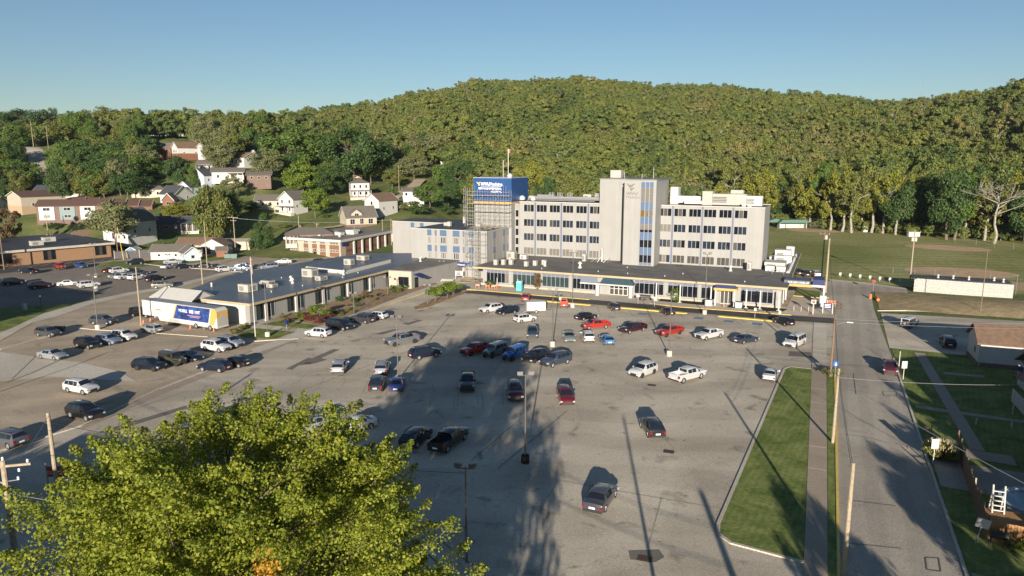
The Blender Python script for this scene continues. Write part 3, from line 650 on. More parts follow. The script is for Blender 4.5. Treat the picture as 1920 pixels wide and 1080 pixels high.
text(w4, 'lettering', 'NORTH ENTRANCE', (-90.4 - X0, -.52, 3.05), .62, wht, sx=.85)
b = MB(); b.box(-90.3 - X0, -89.6 - X0, -.6, .0, 0, 2.6); b.build('pier', cream_m, w4); b = MB(); b.box(-86.6 - X0, -86.0 - X0, -.5, 0, 0, 2.6); b.build('pier', cream_m, w4)
b = MB(); b.box(-89.6 - X0, -88.6 - X0, 2.6, 2.9, .1, 2.5); b.build('door', glass_m, w4)
for x, y, w, h in ((-97, 10, 1.2, 1.0), (-95.5, 9, .9, 1.3), (-88, 12, 1.4, .8)): unit(w4, x - X0, y, 12.1, w, w, h, louvre=False)
b = MB(); b.tube((-99 - X0, 24, 10.9), (-99 - X0, 24, 13.6), .55, .45); b.build('vent', white_m, w4)
# ------------- scaffolding
scf = thing('scaffold', 'tube scaffolding with plank decks round the blue clad block', 'scaffold', (-90, 172, 0))
def scaf(nm, x0, x1, y0, y1, z0, z1, nx, lifts, decks, parent):
    b = MB()
    for i in range(nx + 1):
        x = x0 + (x1 - x0) * i / nx
        for y in (y0, y1): b.tube((x, y, z0), (x, y, z1 + (i % 3) * .5), .05, n=4, cap=False)
        for z in lifts: b.tube((x, y0, z), (x, y1, z), .04, n=4, cap=False)
    for z in lifts:
        for y in (y0, y1):
            b.tube((x0, y, z), (x1, y, z), .045, n=4, cap=False); b.tube((x0, y, z + .95), (x1, y, z + .95), .03, n=4, cap=False)
    for i in range(0, nx, 3):
        xa, xb = x0 + (x1 - x0) * i / nx, x0 + (x1 - x0) * (i + 1) / nx
        for za, zb in zip(lifts, lifts[1:]): b.tube((xa, y0, za), (xb, y0, zb), .035, n=4, cap=False)
    b.build('tubes', mat('scaffold_tube', (.26, .25, .235), .6, .25, 3., metal=.2), parent, (90, -172, 0))
    for z in decks:
        n = 3
        for k in range(n):
            b = MB(); ya = y0 + (y1 - y0) * k / n; b.box(x0, x1, ya + .02, ya + (y1 - y0) / n - .02, z, z + .06)
            b.build('plank', mat('scaffold_plank', (.27, .235, .18), .8, .25, 4.), parent, (90, -172, 0))
scaf('front', -92.6, -78.6, 172.2, 173.6, 12.1, 22.2, 9, [12.6, 14.2, 16.3, 18.4, 20.6], [16.2, 18.3, 20.5], scf)
scaf('side', -92.6, -91.2, 172.2, 185, 10.9, 22, 3, [12.6, 14.5, 16.5, 18.4, 20.6], [18.3, 20.5], scf)
scaf('low', -85.2, -79.4, 159.3, 160.5, 0, 12.3, 3, [2.4, 5.6, 8.8, 11.6], [], scf)
scaf('ladder', -82.2, -81.4, 159.0, 160.4, 0, 13.5, 1, [1, 2, 3, 4, 5, 6, 7, 8, 9, 10, 11, 12, 13], [], scf)
pile = thing('plank_pile', 'loose pile of scaffold planks on the wing roof below the blue block', 'planks', (-84, 168, 12.12))
for i in range(26):
    b = MB(); a = rg.uniform(-.5, .5); x, y = rg.uniform(-3.5, 3.5), rg.uniform(-3, 3); l = rg.uniform(1.2, 2.2)
    b.beam((x - l * math.cos(a), y - l * math.sin(a), .05 + i * .02), (x + l * math.cos(a), y + l * math.sin(a), .1 + i * .022), .28, .05); b.build('plank', MATS['scaffold_plank'], pile)
# ------------- low wing (annex)
AX, AY = -41, 152.5
ann = thing('entrance_wing', 'long single storey wing with flat roof, tan fascia and tall dark window groups', 'building', (AX, AY, 0))
b = MB(); b.box(-76.6 - AX, -8.4 - AX, 0, 22.7, 0, 4.25); b.box(-13 - AX, -8.4 - AX, 22.7, 60, 0, 4.25); b.build('wall', wall_m, ann)
b = MB(); b.prism([(-78.5 - AX, -1.5), (-7.4 - AX, -1.5), (-7.4 - AX, 60), (-14.4 - AX, 60), (-14.4 - AX, 22.9), (-78.5 - AX, 22.9)], 4.3, 4.58); b.build('roof', roof_m, ann)
b = MB(); b.box(-78.6 - AX, -7.3 - AX, -1.62, -1.5, 4.2, 4.66).box(-7.4 - AX, -7.28 - AX, -1.5, 60, 4.2, 4.66).box(-78.62 - AX, -78.5 - AX, -1.5, 8, 4.2, 4.66); b.build('fascia', fascia_m, ann)
b = MB(); b.box(-78.4 - AX, -7.5 - AX, -1.49, -.01, 4.22, 4.3); b.build('soffit', white_m, ann)
for k, (a, c) in enumerate([(-75.6, -69.6), (-68.6, -61.7), (-61.0, -54.4), (-53.5, -47.6), (-39.0, -32.5), (-31.6, -25.2), (-24.5, -21.4), (-16.4, -10.0)]):
    n = 6 if c - a > 5 else 3
    window(ann, (a + c) / 2 - AX, 0, .85, c - a, 3.05, n, panes=[glassg_m] if k in (1, 2) else ([glass_m] * 5 + [blind_m] if k == 0 else [glass_m]), transom=.6, tm=slate_m, gap=.075, depth=.12)
for x in (-69.1, -61.35, -54.0, -47.3, -39.4, -32.05, -24.85, -9.2):
    b = MB(); b.box(x - .3 - AX, x + .3 - AX, -.15, 0, 0, 4.2); b.build('pier', wall_m, ann)
b = MB(); b.box(-77 - AX, -48 - AX, -.35, -.0, 0, .62).box(-39 - AX, -23 - AX, -.35, 0, 0, .62).box(-17 - AX, -8.4 - AX, -.35, 0, 0, .62); b.build('plinth', cream_m, ann)
# ledge posts
for x in (-33.5, -28.4, -22.0, -14.9, -12.2, -8.6):
    b = MB(); b.box(-.12, .12, -.12, .12, 0, 3.9).box(-.4, .4, -.3, .3, 0, .12); b.build('post', white_m, ann, (x - AX, -3.0 + (0 if x > -20 else .3), .11))
for x in (-72, -66.6): 
    b = MB(); b.box(-.08, .08, -.08, .08, 0, 2.2); b.build('post', white_m, ann, (x - AX, -1.6, .11))
# roof gear on the annex
def mush(parent, x, y, z, s=1.): 
    b = MB(); b.lathe([(.45 * s, 0), (.4 * s, .35 * s), (.25 * s, .4 * s), (.25 * s, .9 * s), (.5 * s, .95 * s), (.42 * s, 1.2 * s), (.15 * s, 1.45 * s)], 12); b.build('vent', white_m, parent, (x, y, z), smooth=True)
for x, y, s in ((-63.0, 6.5, .9), (-54.2, 7, 1.1), (-20.8, 17, .95), (-73.5, 9, .9)): mush(ann, x - AX, y, 4.58, s)
for i in range(3):
    unit(ann, (-66.8 + i * 1.5) - AX, 4.0 + i * 2, 4.58, .9, 1.1, 1.3, m=unit_m, louvre=False); unit(ann, (-74.5 + i * 1.6) - AX, 3 + i, 4.58, .9, 1.0, 1.4, louvre=False)
unit(ann, -75.2 - AX, 14, 4.58, 2.2, 1.8, 2.1); unit(ann, -72.4 - AX, 15.5, 4.58, 1.8, 1.5, 1.2, m=white_m)
unit(ann, -56.8 - AX, 18, 4.58, .9, .9, 1.9); unit(ann, -16.9 - AX, 19.5, 4.58, 1.0, .9, 2.0)
unit(ann, -52.4 - AX, 19, 4.58, .35, .5, 3.4, m=white_m, louvre=False)
for x, y in ((-62, 2), (-48.5, 3.3), (-41.5, 3.1), (-33, 2.9), (-24, 2.7), (-16, 2.6), (-44, 12), (-30, 8)):
    b = MB(); b.tube((x - AX, y, 4.58), (x - AX, y, 4.85), .12, n=6); b.build('roof_drain', white_m, ann)
for pts in ([(-78, 8), (-60, 7.2), (-36, 5.2), (-20, 5.8)], [(-13, 3), (-14.5, 9), (-12.5, 14), (-11.5, 19)], [(-50, 12.5), (-38, 9.5), (-27, 9.4)]):
    b = MB()
    for p, q in zip(pts, pts[1:]): b.beam((p[0] - AX, p[1], 4.60), (q[0] - AX, q[1], 4.60), .14, .05)
    b.build('roof_seam', black_m, ann)
b = MB()
for i in range(6): b.tube((-55 + i * .8 - AX, 18 + (i % 2), 4.6), (-54.2 + i * .8 - AX, 18.6, 5.2 + .3 * (i % 3)), .09, n=5)
b.build('pipe', galv_m, ann)
for i, (x, y, w, d, h) in enumerate([(-12.4, 20.5, 2.0, 1.6, 1.3), (-10.0, 20.4, 2.0, 1.6, 1.3), (-11.6, 25.5, 4.6, 5.5, 1.7), (-10.4, 33, 4, 1.6, 2.2), (-12.2, 36, 3, 3, 1.6), (-11, 42, 3.8, 3, 2.6), (-9.5, 47, 2, 2, 3)]):
    unit(ann, x - AX, y, 4.6, w, d, h, m=white_m if i != 2 else mat('pale_green_unit', (.42, .43, .36), .6), louvre=i > 1)
b = MB()
for z in (5.1, 5.7):
    b.tube((-11.6 - AX, 16.5, z), (-9.2 - AX, 16.5, z), .05, n=5)
for x in (-11.6, -9.2): b.tube((x - AX, 16.5, 4.6), (x - AX, 16.5, 5.7), .06, n=5)
for k in range(14): b.box(-8.8 - AX, -8.0 - AX, 19 + k * 2.4, 19.5 + k * 2.4, 4.6, 5.3)
b.tube((-8.4 - AX, 18, 5.3), (-8.4 - AX, 55, 5.3), .12, n=6); b.build('pipe_rack', galv_m, ann)
# main canopy
cp = thing('entrance_canopy', 'white entrance canopy with dark teal sloping sign reading south entrance', 'canopy', (-43, 150.4, .11))
b = MB(); b.box(-8.0, 4.2, -.2, 2.0, 2.45, 2.75); b.build('canopy_edge', white_m, cp)
b = MB(); b.add([(-3.4, -.15, 2.76), (4.2, -.15, 2.76), (3.2, .9, 4.35), (-2.6, .9, 4.35)], [(0, 1, 2, 3)]); b.add([(-3.4, -.15, 2.76), (-2.6, .9, 4.35), (-2.6, 2, 4.35), (-3.4, 2, 2.76)], [(0, 1, 2, 3)]); b.add([(4.2, -.15, 2.76), (4.2, 2, 2.76), (3.2, 2, 4.35), (3.2, .9, 4.35)], [(0, 1, 2, 3)]); b.add([(-2.6, .9, 4.35), (3.2, .9, 4.35), (3.2, 2, 4.35), (-2.6, 2, 4.35)], [(0, 1, 2, 3)])
b.build('sign_face', teal_m, cp)
b = MB(); b.box(-7.9, -3.9, -.15, -.05, 2.8, 4.15); b.build('side_sign', mat('grey_sign', (.13, .15, .19), .5), cp)
text(cp, 'lettering', 'SOUTH ENTRANCE', (-1.6, .08, 3.05), .70, wht, rx=57, sx=.86)
for x in (-3.9, 3.7):
    b = MB(); b.box(-.35, .35, -.3, .3, 0, 2.45); b.build('column', white_m, cp, (x, .1, 0))
b = MB(); b.box(-1.6, 2.6, 1.9, 2.0, .05, 2.25); b.build('door_frame', white_m, cp)
for i in range(4):
    for z0, z1 in ((.2, 1.45), (1.6, 2.15)):
        b = MB(); b.box(-1.5 + i * 1.03, -.68 + i * 1.03, 1.86, 1.9, z0, z1); b.build('door_pane', blindd_m if z0 < 1 else glass_m, cp)
# gold entrance
gc = thing('gold_canopy', 'small gold edged canopy over the second entrance with two white planters', 'canopy', (-19.2, 149.6, .11))
b = MB(); b.box(-2.3, 2.3, 0, 3, 3.25, 3.75); b.build('canopy_edge', gold_m, gc)
b = MB(); b.box(-2.0, 2.0, .1, 2.9, 3.76, 4.3); b.build('sign_box', navy_m, gc)
b = MB(); b.box(-1.3, 1.2, 2.6, 2.85, 0, 3.2); b.build('door_frame', white_m, gc)
for i in range(3):
    b = MB(); b.box(-1.15 + i * .8, -.5 + i * .8, 2.55, 2.6, .15, 2.9); b.build('door_pane', blindd_m, gc)
for x in (-1.9, 1.9):
    b = MB(); b.box(x - .15, x + .15, .1, .4, 0, 3.25); b.build('column', white_m, gc)
# surgery canopy
sg = thing('pickup_canopy', 'gold and white drive-through canopy signed surgery pick-up', 'canopy', (-4.5, 158, .05))
b = MB(); b.box(-4.1, 1.6, 0, 5, 3.85, 4.35); b.build('canopy_edge', gold_m, sg)
b = MB(); b.box(1.6, 4.1, 0, 5, 3.95, 4.4); b.build('canopy_edge', white_m, sg)
b = MB(); b.box(-3.9, 1.2, .15, 4.9, 4.36, 5.1); b.build('sign_box', mat('grey_navy_sign', (.08, .09, .13), .5), sg)
b = MB(); b.box(1.7, 3.9, .2, 4.6, 4.41, 5.5); b.build('sign_box', navy_m, sg)
text(sg, 'lettering', 'SURGERY PICK-UP', (-3.1, .12, 4.48), .58, wht, sx=.86)
for x, y in ((3.95, 0.3), (3.95, 4.6), (-3.9, .3), (-3.6, 4.6)):
    b = MB(); b.box(x - .15, x + .15, y - .15, y + .15, 0, 3.95); b.build('column', white_m, sg)
b = MB(); b.box(3.3, 4.5, -.3, .9, 0, 2.3); b.build('column_base', white_m, sg)
sheet('canopy_drive', [(-7.4, 151.3), (-1.3, 150.0), (1.0, 150.6), (1.2, 158), (0, 168), (-7, 168)], .07, conc_m, 'concrete apron below the pickup canopy')
sheet('lawn', [(-6.5, 168.6), (-1.5, 168.2), (-1.2, 176), (-6.5, 178)], .12, grass_m, 'small lawn behind the pickup canopy')
kerb([(-6.8, 168.2), (-1.5, 167.8), (.4, 168.6)], .3, .16, yellow_m, 'yellow_kerb', 'yellow kerb behind the pickup canopy')
sgn = thing('entrance_sign', 'white framed blue sign board by the street corner', 'sign', (.4, 151.0, .07))
b = MB(); b.box(-.95, -.8, -.1, .1, 0, 2.2).box(.8, .95, -.1, .1, 0, 2.2); b.build('post', white_m, sgn)
b = MB(); b.box(-.8, .8, -.06, .06, 1.0, 2.1); b.build('board', navy_m, sgn)
for k in range(3):
    b = MB(); b.box(-.6, .5, -.075, -.061, 1.2 + k * .28, 1.3 + k * .28); b.build('text_bar', wht, sgn)
for i in range(3):
    d = thing('delineator_post', '%s orange and white delineator post across the closed apron' % ['left', 'middle', 'right'][i], 'bollard', (-5.8 + i * 1.35, 150.6, .08), 0, 'delineator posts across the apron')
    b = MB(); b.lathe([(.14, 0), (.08, .1), (.055, .35)], 8); b.build('base', orange_m, d)
    b = MB(); b.tube((0, 0, .35), (0, 0, 1.1), .055, n=8); b.build('tube', white_m, d)
# ------------- clinic
cl = thing('clinic', 'long low clinic with blue-grey flat roof, tan fascia and paired dark windows', 'building', (-96.5, 96.5, 0))
CX, CYY = -96.5, 96.5
b = MB(); b.prism([(0, 0), (0, 44), (-22, 62), (-28, 30), (-20, 8), (-14, 0)], 0, 3.95); b.build('wall', wall2_m, cl)
b = MB(); b.prism([(1.0, -.9), (1.0, 44), (1.6, 44), (1.6, 48), (-2, 68), (-9, 74), (-24, 66), (-28.5, 26), (-25, 14), (-20.5, 4), (-20.5, .2), (-11, .2), (-11, -.9)], 3.96, 4.2); b.build('roof', roofw_m, cl)
b = MB(); b.box(1.0, 1.15, -.95, 43.4, 3.85, 4.3).box(-11, 1.0, -1.05, -.9, 3.85, 4.3); b.build('fascia', fascia_m, cl)
for i in range(5):
    y0_ = 1.6 + i * 8.3
    window(cl, 0, y0_ + 1.0, .55, 2.0, 3.2, 2, rz=R(90), panes=[glassg_m, glass_m], fm=black_m, gap=.08)
    window(cl, 0, y0_ + 3.75, .55, 2.1, 3.2, 2, rz=R(90), panes=[glass_m, glassg_m], fm=frame_m, gap=.1)
    b = MB(); b.box(0, .35, y0_ + 2.05, y0_ + 2.6, 0, 3.9); b.build('pier', white_m, cl)
b = MB(); b.box(-10.5, -1, -.12, 0, 0, 3.7); b.build('end_wall', white_m, cl)
b = MB(); b.prism([(-17.2, 35.8), (-4.4, 34.4), (-5.6, 54.5), (-20, 57)], 4.2, 5.0); b.build('raised_wall', white_m, cl)
b = MB(); b.prism([(-17.0, 36.1), (-4.7, 34.8), (-5.9, 54.2), (-19.7, 56.6)], 5.01, 5.03); b.build('raised_roof', roofw_m, cl)
# vestibule
b = MB(); b.prism([(1.5, 43.1), (7.2, 43.9), (8.4, 59.5), (8.6, 72), (-2, 72), (0.2, 48)], 0, 4.2); b.build('vestibule_wall', wall2_m, cl)
b = MB(); b.prism([(1.3, 42.9), (7.4, 43.7), (8.6, 59.5), (8.8, 72.2), (-2.2, 72.2), (0, 48)], 4.21, 4.4); b.build('vestibule_roof', roof_m, cl)
b = MB(); b.prism([(1.45, 43.0), (7.25, 43.8), (7.25, 43.7), (1.45, 42.9)], 0, 4.2); b.build('vestibule_front', cream_m, cl)
window(cl, 5.3, 43.35, .9, 2.6, 2.0, 2, rz=.14, fm=black_m)
b = MB(); b.add([(7.4, 44.6, 3.5), (7.4, 47.4, 3.5), (9.6, 47.2, 2.7), (9.6, 44.8, 2.7), (7.4, 44.6, 3.3), (7.4, 47.4, 3.3), (9.6, 47.2, 2.6), (9.6, 44.8, 2.6)], [(0, 1, 2, 3)[::-1], (4, 5, 6, 7), (0, 3, 7, 4), (3, 2, 6, 7), (2, 1, 5, 6)]); b.build('awning', navy_m, cl)
b = MB(); b.box(7.25, 7.4, 45, 47, .1, 2.6); b.build('door', glass_m, cl)
for x, y, w, d, h, m in ((-9.4, 28, 2.8, 2.2, 1.9, None), (-4.0, 25.2, 1.8, 2.0, 1.0, None), (-9.2, 42, 2.0, 1.6, 1.5, None), (-11, 50, 2.4, 2, 1.3, None), (-8.6, 8.5, 2.6, 2.6, 1.6, None), (-9.5, 15, 2.4, 1.6, 1.2, None), (-7.5, 14, 1.6, 1.6, .8, None)):
    unit(cl, x, y, 4.2 if y < 40 else 5.03, w, d, h, m, fan=y < 20)
for x, y in ((-7.2, 19.8), (-4.4, 33.5), (-9.6, 22), (1, 58), (0.2, 60), (-20, 10)): mush(cl, x, y, 4.2 if y < 57 else 4.4, .55 if x < -15 else .8)
for x, y in ((-4, 10), (-3, 18), (-14, 24), (-2, 30), (-3, 37)):
    b = MB(); b.tube((x, y, 4.2), (x, y, 4.45), .11, n=6); b.build('roof_drain', white_m, cl)
# white gabled shelter
sh = thing('gabled_shelter', 'white gabled shelter roof between the trailer and the clinic', 'shelter', (-112.5, 95.6, 0))
b = MB(); b.add([(-6.3, -2.2, 4.1), (5.0, -2.2, 4.1), (4.4, .9, 5.6), (-5.6, .9, 5.6), (5.0, 3.6, 4.1), (-6.3, 3.6, 4.1), (-6.3, -2.2, 4.0), (5.0, -2.2, 4.0), (5, 3.6, 4.0), (-6.3, 3.6, 4.0)], [(0, 1, 2, 3), (3, 2, 4, 5), (0, 6, 7, 1), (5, 4, 8, 9)]); b.build('roof', siding_m, sh)
b = MB(); b.add([(4.3, -1.9, 4.1), (4.3, 3.3, 4.1), (4.2, .9, 5.5)], [(0, 1, 2)]); b.box(-5.5, 4.2, 2.8, 3.0, 0, 4.1); b.box(4.1, 4.3, 1.2, 3.0, 0, 4.1); b.build('wall', siding_m, sh)
for x in (-5.6, -1, 4.2):
    b = MB(); b.box(x - .12, x + .12, -1.9, -1.66, 0, 4.1); b.build('post', siding_m, sh)
# ------------- brick fire-hall like building
fh = thing('brick_building', 'low brick and white building with white roof edge and red door bays', 'building', (-138.5, 177.5, 0))
b = MB(); b.prism([(-20, 0), (0, 0), (-2.5, 34), (-22, 34)], 0, 5.0); b.build('wall', cream_m, fh)
b = MB(); b.prism([(-21.3, -1.4), (1.2, -1.4), (-1.6, 35), (-23, 35)], 5.0, 5.75); b.build('roof_edge', white_m, fh)
b = MB(); b.prism([(-21.0, -1.1), (.9, -1.1), (-1.9, 34.7), (-22.7, 34.7)], 5.76, 5.8); b.build('roof', mat('tan_roof', (.20, .17, .135), .8, .2, .6), fh)
for i, (a, c) in enumerate([(-19.6, -16.6), (-14.4, -12.6), (-11.0, -9.2), (-8.0, -5.8), (-4.2, -.6)]):
    b = MB(); b.box(a, c, -.1, 0, .2, 3.9); b.build('brick_panel', brick_m, fh)
    window(fh, (a + c) / 2, -.1, 1.6, (c - a) * .9, .9, max(2, int(c - a)), fm=white_m, panes=[blind_m])
    window(fh, (a + c) / 2, 0, 4.0, (c - a) * .9, .8, max(2, int(c - a)), fm=white_m, panes=[blind_m])
b = MB(); b.box(-10.6 + .2, -9.6, -.16, -.1, .1, 2.4); b.build('door', glass_m, fh)
for i in range(6):
    y = 4.5 + i * 4.9; x = -y * 2.5 / 34
    b = MB(); b.box(x, x + .12, y - 1.9, y + 1.9, .1, 4.3); b.build('bay_door', brick_m, fh)
    window(fh, x + .12, y, 1.5, 3.0, .8, 4, rz=R(90), fm=brick_m, panes=[blindd_m])
    b = MB(); b.box(x, x + .5, y + 2.1, y + 2.7, 0, 4.9); b.build('pier', white_m, fh)
b = MB(); b.box(.0, .3, .6, 3.2, 3.6, 4.5); b.build('sign', navy_m, fh)
for x, y, w, h in ((-17, 3, 1, .6), (-15, 6, 1.2, .7), (-12, 5, .8, .5), (-8, 10, 2.5, 1.0), (-6, 14, 3.2, 1.5), (-9, 20, 2.2, 1.1), (-4, 5, .6, .8), (-14, 14, 3, .8)): unit(fh, x, y, 5.8, w, w * .8, h, m=white_m, louvre=False)
# ------------- school at far left
sl = thing('school', 'long single storey tan brick school with dark window bays and roof units', 'school', (-206, 150, 0), math.atan2(44, 12.5) )
# local +x runs along the facade away from the camera, +y is behind
def sloc(b_, n, m): return b_.build(n, m, sl)
b = MB(); b.box(-72, 0, 0, 40, 0, 4.0); sloc(b, 'wall', brickt_m)
b = MB(); b.box(-73, 1, -1.1, 41, 4.0, 4.65); sloc(b, 'roof_edge', mat('pale_fascia', (.40, .37, .32), .6, .1, 1.))
b = MB(); b.box(-72.8, .8, -.9, 40.8, 4.66, 4.7); sloc(b, 'roof', mat('black_roof', (.035, .036, .04), .6, .3, .4))
for x in (-3, -17, -28, -39, -50, -61): window(sl, x, 0, .9, 3.2, 2.9, 3, fm=black_m, panes=[glass_m, blindd_m, glass_m])
for x, y, w in ((-34, 8, 3.6), (-18, 7, 3.2), (-12, 16, 3.4), (-40, 20, 3.2), (-26, 24, 3), (-50, 9, 3)): unit(sl, x, y, 4.7, w, 2.2, 1.4, m=unit_m)
# ------------- block wall building by the field
cw = thing('concession_stand', 'low dark building behind a long white block wall by the ball field', 'building', (18.2, 185.2, 0))
b = MB(); b.box(.2, 18.5, .5, 6, 0, 2.9); b.build('wall', mat('dark_siding', (.07, .08, .10), .7), cw)
b = MB(); b.box(-.3, 19, .45, 6.5, 2.91, 3.15); b.build('roof', shingd_m, cw)
bw = mat('white_block', (.36, .35, .32), .8, .12, 3.)
b = MB(); b.box(.05, 19.2, .1, .3, .1, 3.0); b.build('backing', bw, cw)
bk = MB(); bk.box(-.39, .39, 0, .3, 0, .372); bkm = bk.mesh('block', [bw])
for r in range(8):
    for i in range(24 - r % 2):
        x = .4 + i * .8 + (.4 if r % 2 else 0)
        o = put('block', bkm, cw, (x, -.02 + rnd.uniform(-.012, .012), r * .385 + .1 - i * .012))
for x, y in ((8, 3), (11, 2.5), (5, 3), (16, 3.5), (17.5, 2)): mush(cw, x, y, 3.15, .6)
# ------------- houses
def house(name, label, loc, rz, w, d, h, rh, wm, rm, axis='x', wins=(), parts=(), base=None, hip=False, porch=None, chim=None, over=.45, group=None, cat='house', side_wins=True):
    """w along local x, d along local y, ridge along axis; front faces local -y"""
    t = thing(name, label, cat, loc, rz, group); b = MB()
    if axis == 'x': b.yz([(-d / 2, -1.5), (d / 2, -1.5), (d / 2, h), (0, h + (0 if hip else rh * .94)), (-d / 2, h)], -w / 2, w / 2)
    else: b.xz([(-w / 2, -1.5), (w / 2, -1.5), (w / 2, h), (0, h + (0 if hip else rh * .94)), (-w / 2, h)], -d / 2, d / 2)
    b.build('wall', wm, t)
    b = MB(); o = over; th = .18
    W, D = w / 2 + o, d / 2 + o
    if hip:
        k = min(W, D) * .95
        r = [(-W + k, 0), (W - k, 0)] if W >= D else [(0, -D + k), (0, D - k)]
        v = [(-W, -D, h), (W, -D, h), (W, D, h), (-W, D, h), (r[0][0], r[0][1], h + rh), (r[1][0], r[1][1], h + rh)]
        if W >= D: f = [(0, 1, 5, 4), (1, 2, 5), (2, 3, 4, 5), (3, 0, 4)]
        else: f = [(0, 1, 4), (1, 2, 5, 4), (2, 3, 5), (3, 0, 4, 5)]
        b.add(v, f + [(0, 3, 2, 1)])
    elif axis == 'x':
        e = rh * o / (d / 2)
        b.yz([(-D, h - e), (0, h + rh), (D, h - e), (D, h - e + th), (0, h + rh + th * 1.2), (-D, h - e + th)], -W, W)
    else:
        e = rh * o / (w / 2)
        b.xz([(-W, h - e), (0, h + rh), (W, h - e), (W, h - e + th), (0, h + rh + th * 1.2), (-W, h - e + th)], -D, D)
    ro = b.build('roof', rm, t)
    if not hip:
        b = MB()
        if axis == 'x':
            for s in (-1, 1):
                for q in (-1, 1): b.beam((s * (W + .03), q * D, h - e + .08), (s * (W + .03), 0, h + rh + .1), .06, .26)
        else:
            for s in (-1, 1):
                for q in (-1, 1): b.beam((q * W, s * (D + .03), h - e + .08), (0, s * (D + .03), h + rh + .1), .06, .26)
        b.build('trim', white_m, ro)
    if base:
        b = MB(); b.box(-w / 2 - .04, w / 2 + .04, -d / 2 - .04, d / 2 + .04, -1.5, base[0]); b.build('foundation', base[1], t)
    for (x, z, ww, hh) in wins: window(t, x, -d / 2, z, ww, hh, 1 if ww < 1.2 else 2, fm=white_m, gap=.08)
    if side_wins:
        for y in (-d * .25, d * .25):
            window(t, w / 2, y, h * .4, .9, 1.2, 1, rz=R(90), fm=white_m); window(t, -w / 2, y, h * .4, .9, 1.2, 1, rz=R(-90), fm=white_m)
    if porch:
        x0, x1, dp, ph, pm = porch
        b = MB(); b.box(x0, x1, -d / 2 - dp, -d / 2 - .02, ph, ph + .2); b.build('porch_roof', rm, t)
        for x in np.linspace(x0 + .15, x1 - .15, 4):
            b = MB(); b.box(x - .1, x + .1, -d / 2 - dp + .05, -d / 2 - dp + .25, 0, ph); b.build('porch_post', pm, t)
        b = MB(); b.box(x0, x1, -d / 2 - dp, -d / 2 - .02, -1.2, .15); b.build('porch_floor', conc_m, t)
    if chim:
        cx, cy, ch = chim; b = MB(); b.box(cx - .4, cx + .4, cy - .4, cy + .4, h, h + ch); b.build('chimney', brickb_m, ro)
    return t
def HP(px, d, dz=0): 
    x, y = FD(px, d); return (x, y, terr(x, y) + dz)
cam_face = YAW
DW = lambda *a: [(x, 1.0, 1.0, 1.3) for x in a]
house('house', 'two storey white house on a stone base, alone on the grass slope', HP(676, 322), YAW + .35, 8, 7.5, 6.4, 2.0, siding_m, shing_m, hip=True, wins=[(x, z, .9, 1.4) for x in (-2.6, 0, 2.6) for z in (1.2, 4.2)], base=(.6, brickb_m), porch=(-4.6, 4.6, 1.6, 3.1, white_m), chim=(1, 1, 2.6))
house('bungalow', 'cream bungalow with dormer and arched porch behind the brick building', HP(672, 268), YAW + .5, 11.5, 9, 3.2, 3.6, sidingc_m, shing_m, axis='x', wins=[(-3.5, .6, 1.8, 1.9), (0, .6, 1.4, 2.0), (3.4, .6, 1.8, 1.9)], base=(.4, brickb_m), chim=(-4, 1, 3.4))
t = thing('dormer', 'cream dormer gable on the bungalow roof', 'dormer', HP(668, 264.5, 3.9), YAW + .5); b = MB(); b.xz([(-2, 0), (2, 0), (2, 1.2), (0, 2.6), (-2, 1.2)], -1, 2.5); b.build('wall', sidingc_m, t); b = MB(); b.xz([(-2.5, 1.0), (0, 2.8), (2.5, 1.0), (2.5, 1.2), (0, 3.0), (-2.5, 1.2)], -1.3, 3); b.build('roof', shing_m, t); window(t, 0, -1, .3, 1.6, 1, 2, fm=white_m)
house('house', 'two storey house with white gable and brown roof behind the bungalow', HP(716, 285), YAW - .55, 7.5, 11, 6.2, 2.6, siding_m, shingb_m, axis='y', wins=[(0, 4.4, 1, 1.4)], porch=(-3.7, 3.7, 1.8, 3, white_m))
house('house', 'long tan house with brown roof high on the slope', HP(697, 395), YAW + .1, 17, 8, 5.0, 2.2, peach_m, shing_m, wins=DW(-6, -2, 2, 6) + [(0, 3, 1.2, 1.4)], porch=(-5, 5, 1.5, 2.6, white_m))
house('house', 'small white flat fronted house half hidden by a green tree', HP(776, 300), YAW + .2, 8.5, 6, 5.0, 1.2, siding_m, shing_m, wins=[(x, 3.2, 1, 1.2) for x in (-3, 0, 3)])
house('house', 'red roofed white house among trees behind the pale tree', HP(843, 420), YAW, 9, 7, 3.2, 2.2, siding_m, shingr_m, wins=DW(-2, 2))
house('house', 'white gabled house with dark roof and porch beside a yellow-green tree', HP(552, 290), YAW - .5, 8, 8, 5.6, 3.0, siding_m, shing_m, axis='y', wins=[(x, z, .9, 1.4) for x in (-2, 2) for z in (.9, 3.9)], porch=(-4.5, 4.5, 2, 2.6, white_m))
house('house', 'low cream house with grey roof beside the white gabled house', HP(512, 295), YAW + .15, 12, 7, 3.0, 2.0, sidingc_m, shing_m, wins=DW(-3, 0, 3))
house('house', 'brown ranch house with a brick chimney behind the brick building', HP(580, 232), YAW + .25, 15, 8, 2.9, 1.9, brickb_m, shing_m, hip=True, wins=DW(-4, 0, 4), chim=(-3, 1, 2.6), porch=(-7.4, -3.5, 1.5, 2.5, white_m))
house('house', 'grey sided house with dark windows left of the white gabled house', HP(493, 318), YAW + .2, 10, 7, 4.6, 1.2, brickb_m, shing_m, wins=[(x, 2.8, 1, 1.2) for x in (-3, 0, 3)])
house('house', 'white house partly hidden on the slope at the left of the bright green tree', HP(484, 372), YAW + .3, 7, 7, 3.4, 2.4, siding_m, shing_m, axis='y', wins=DW(0))
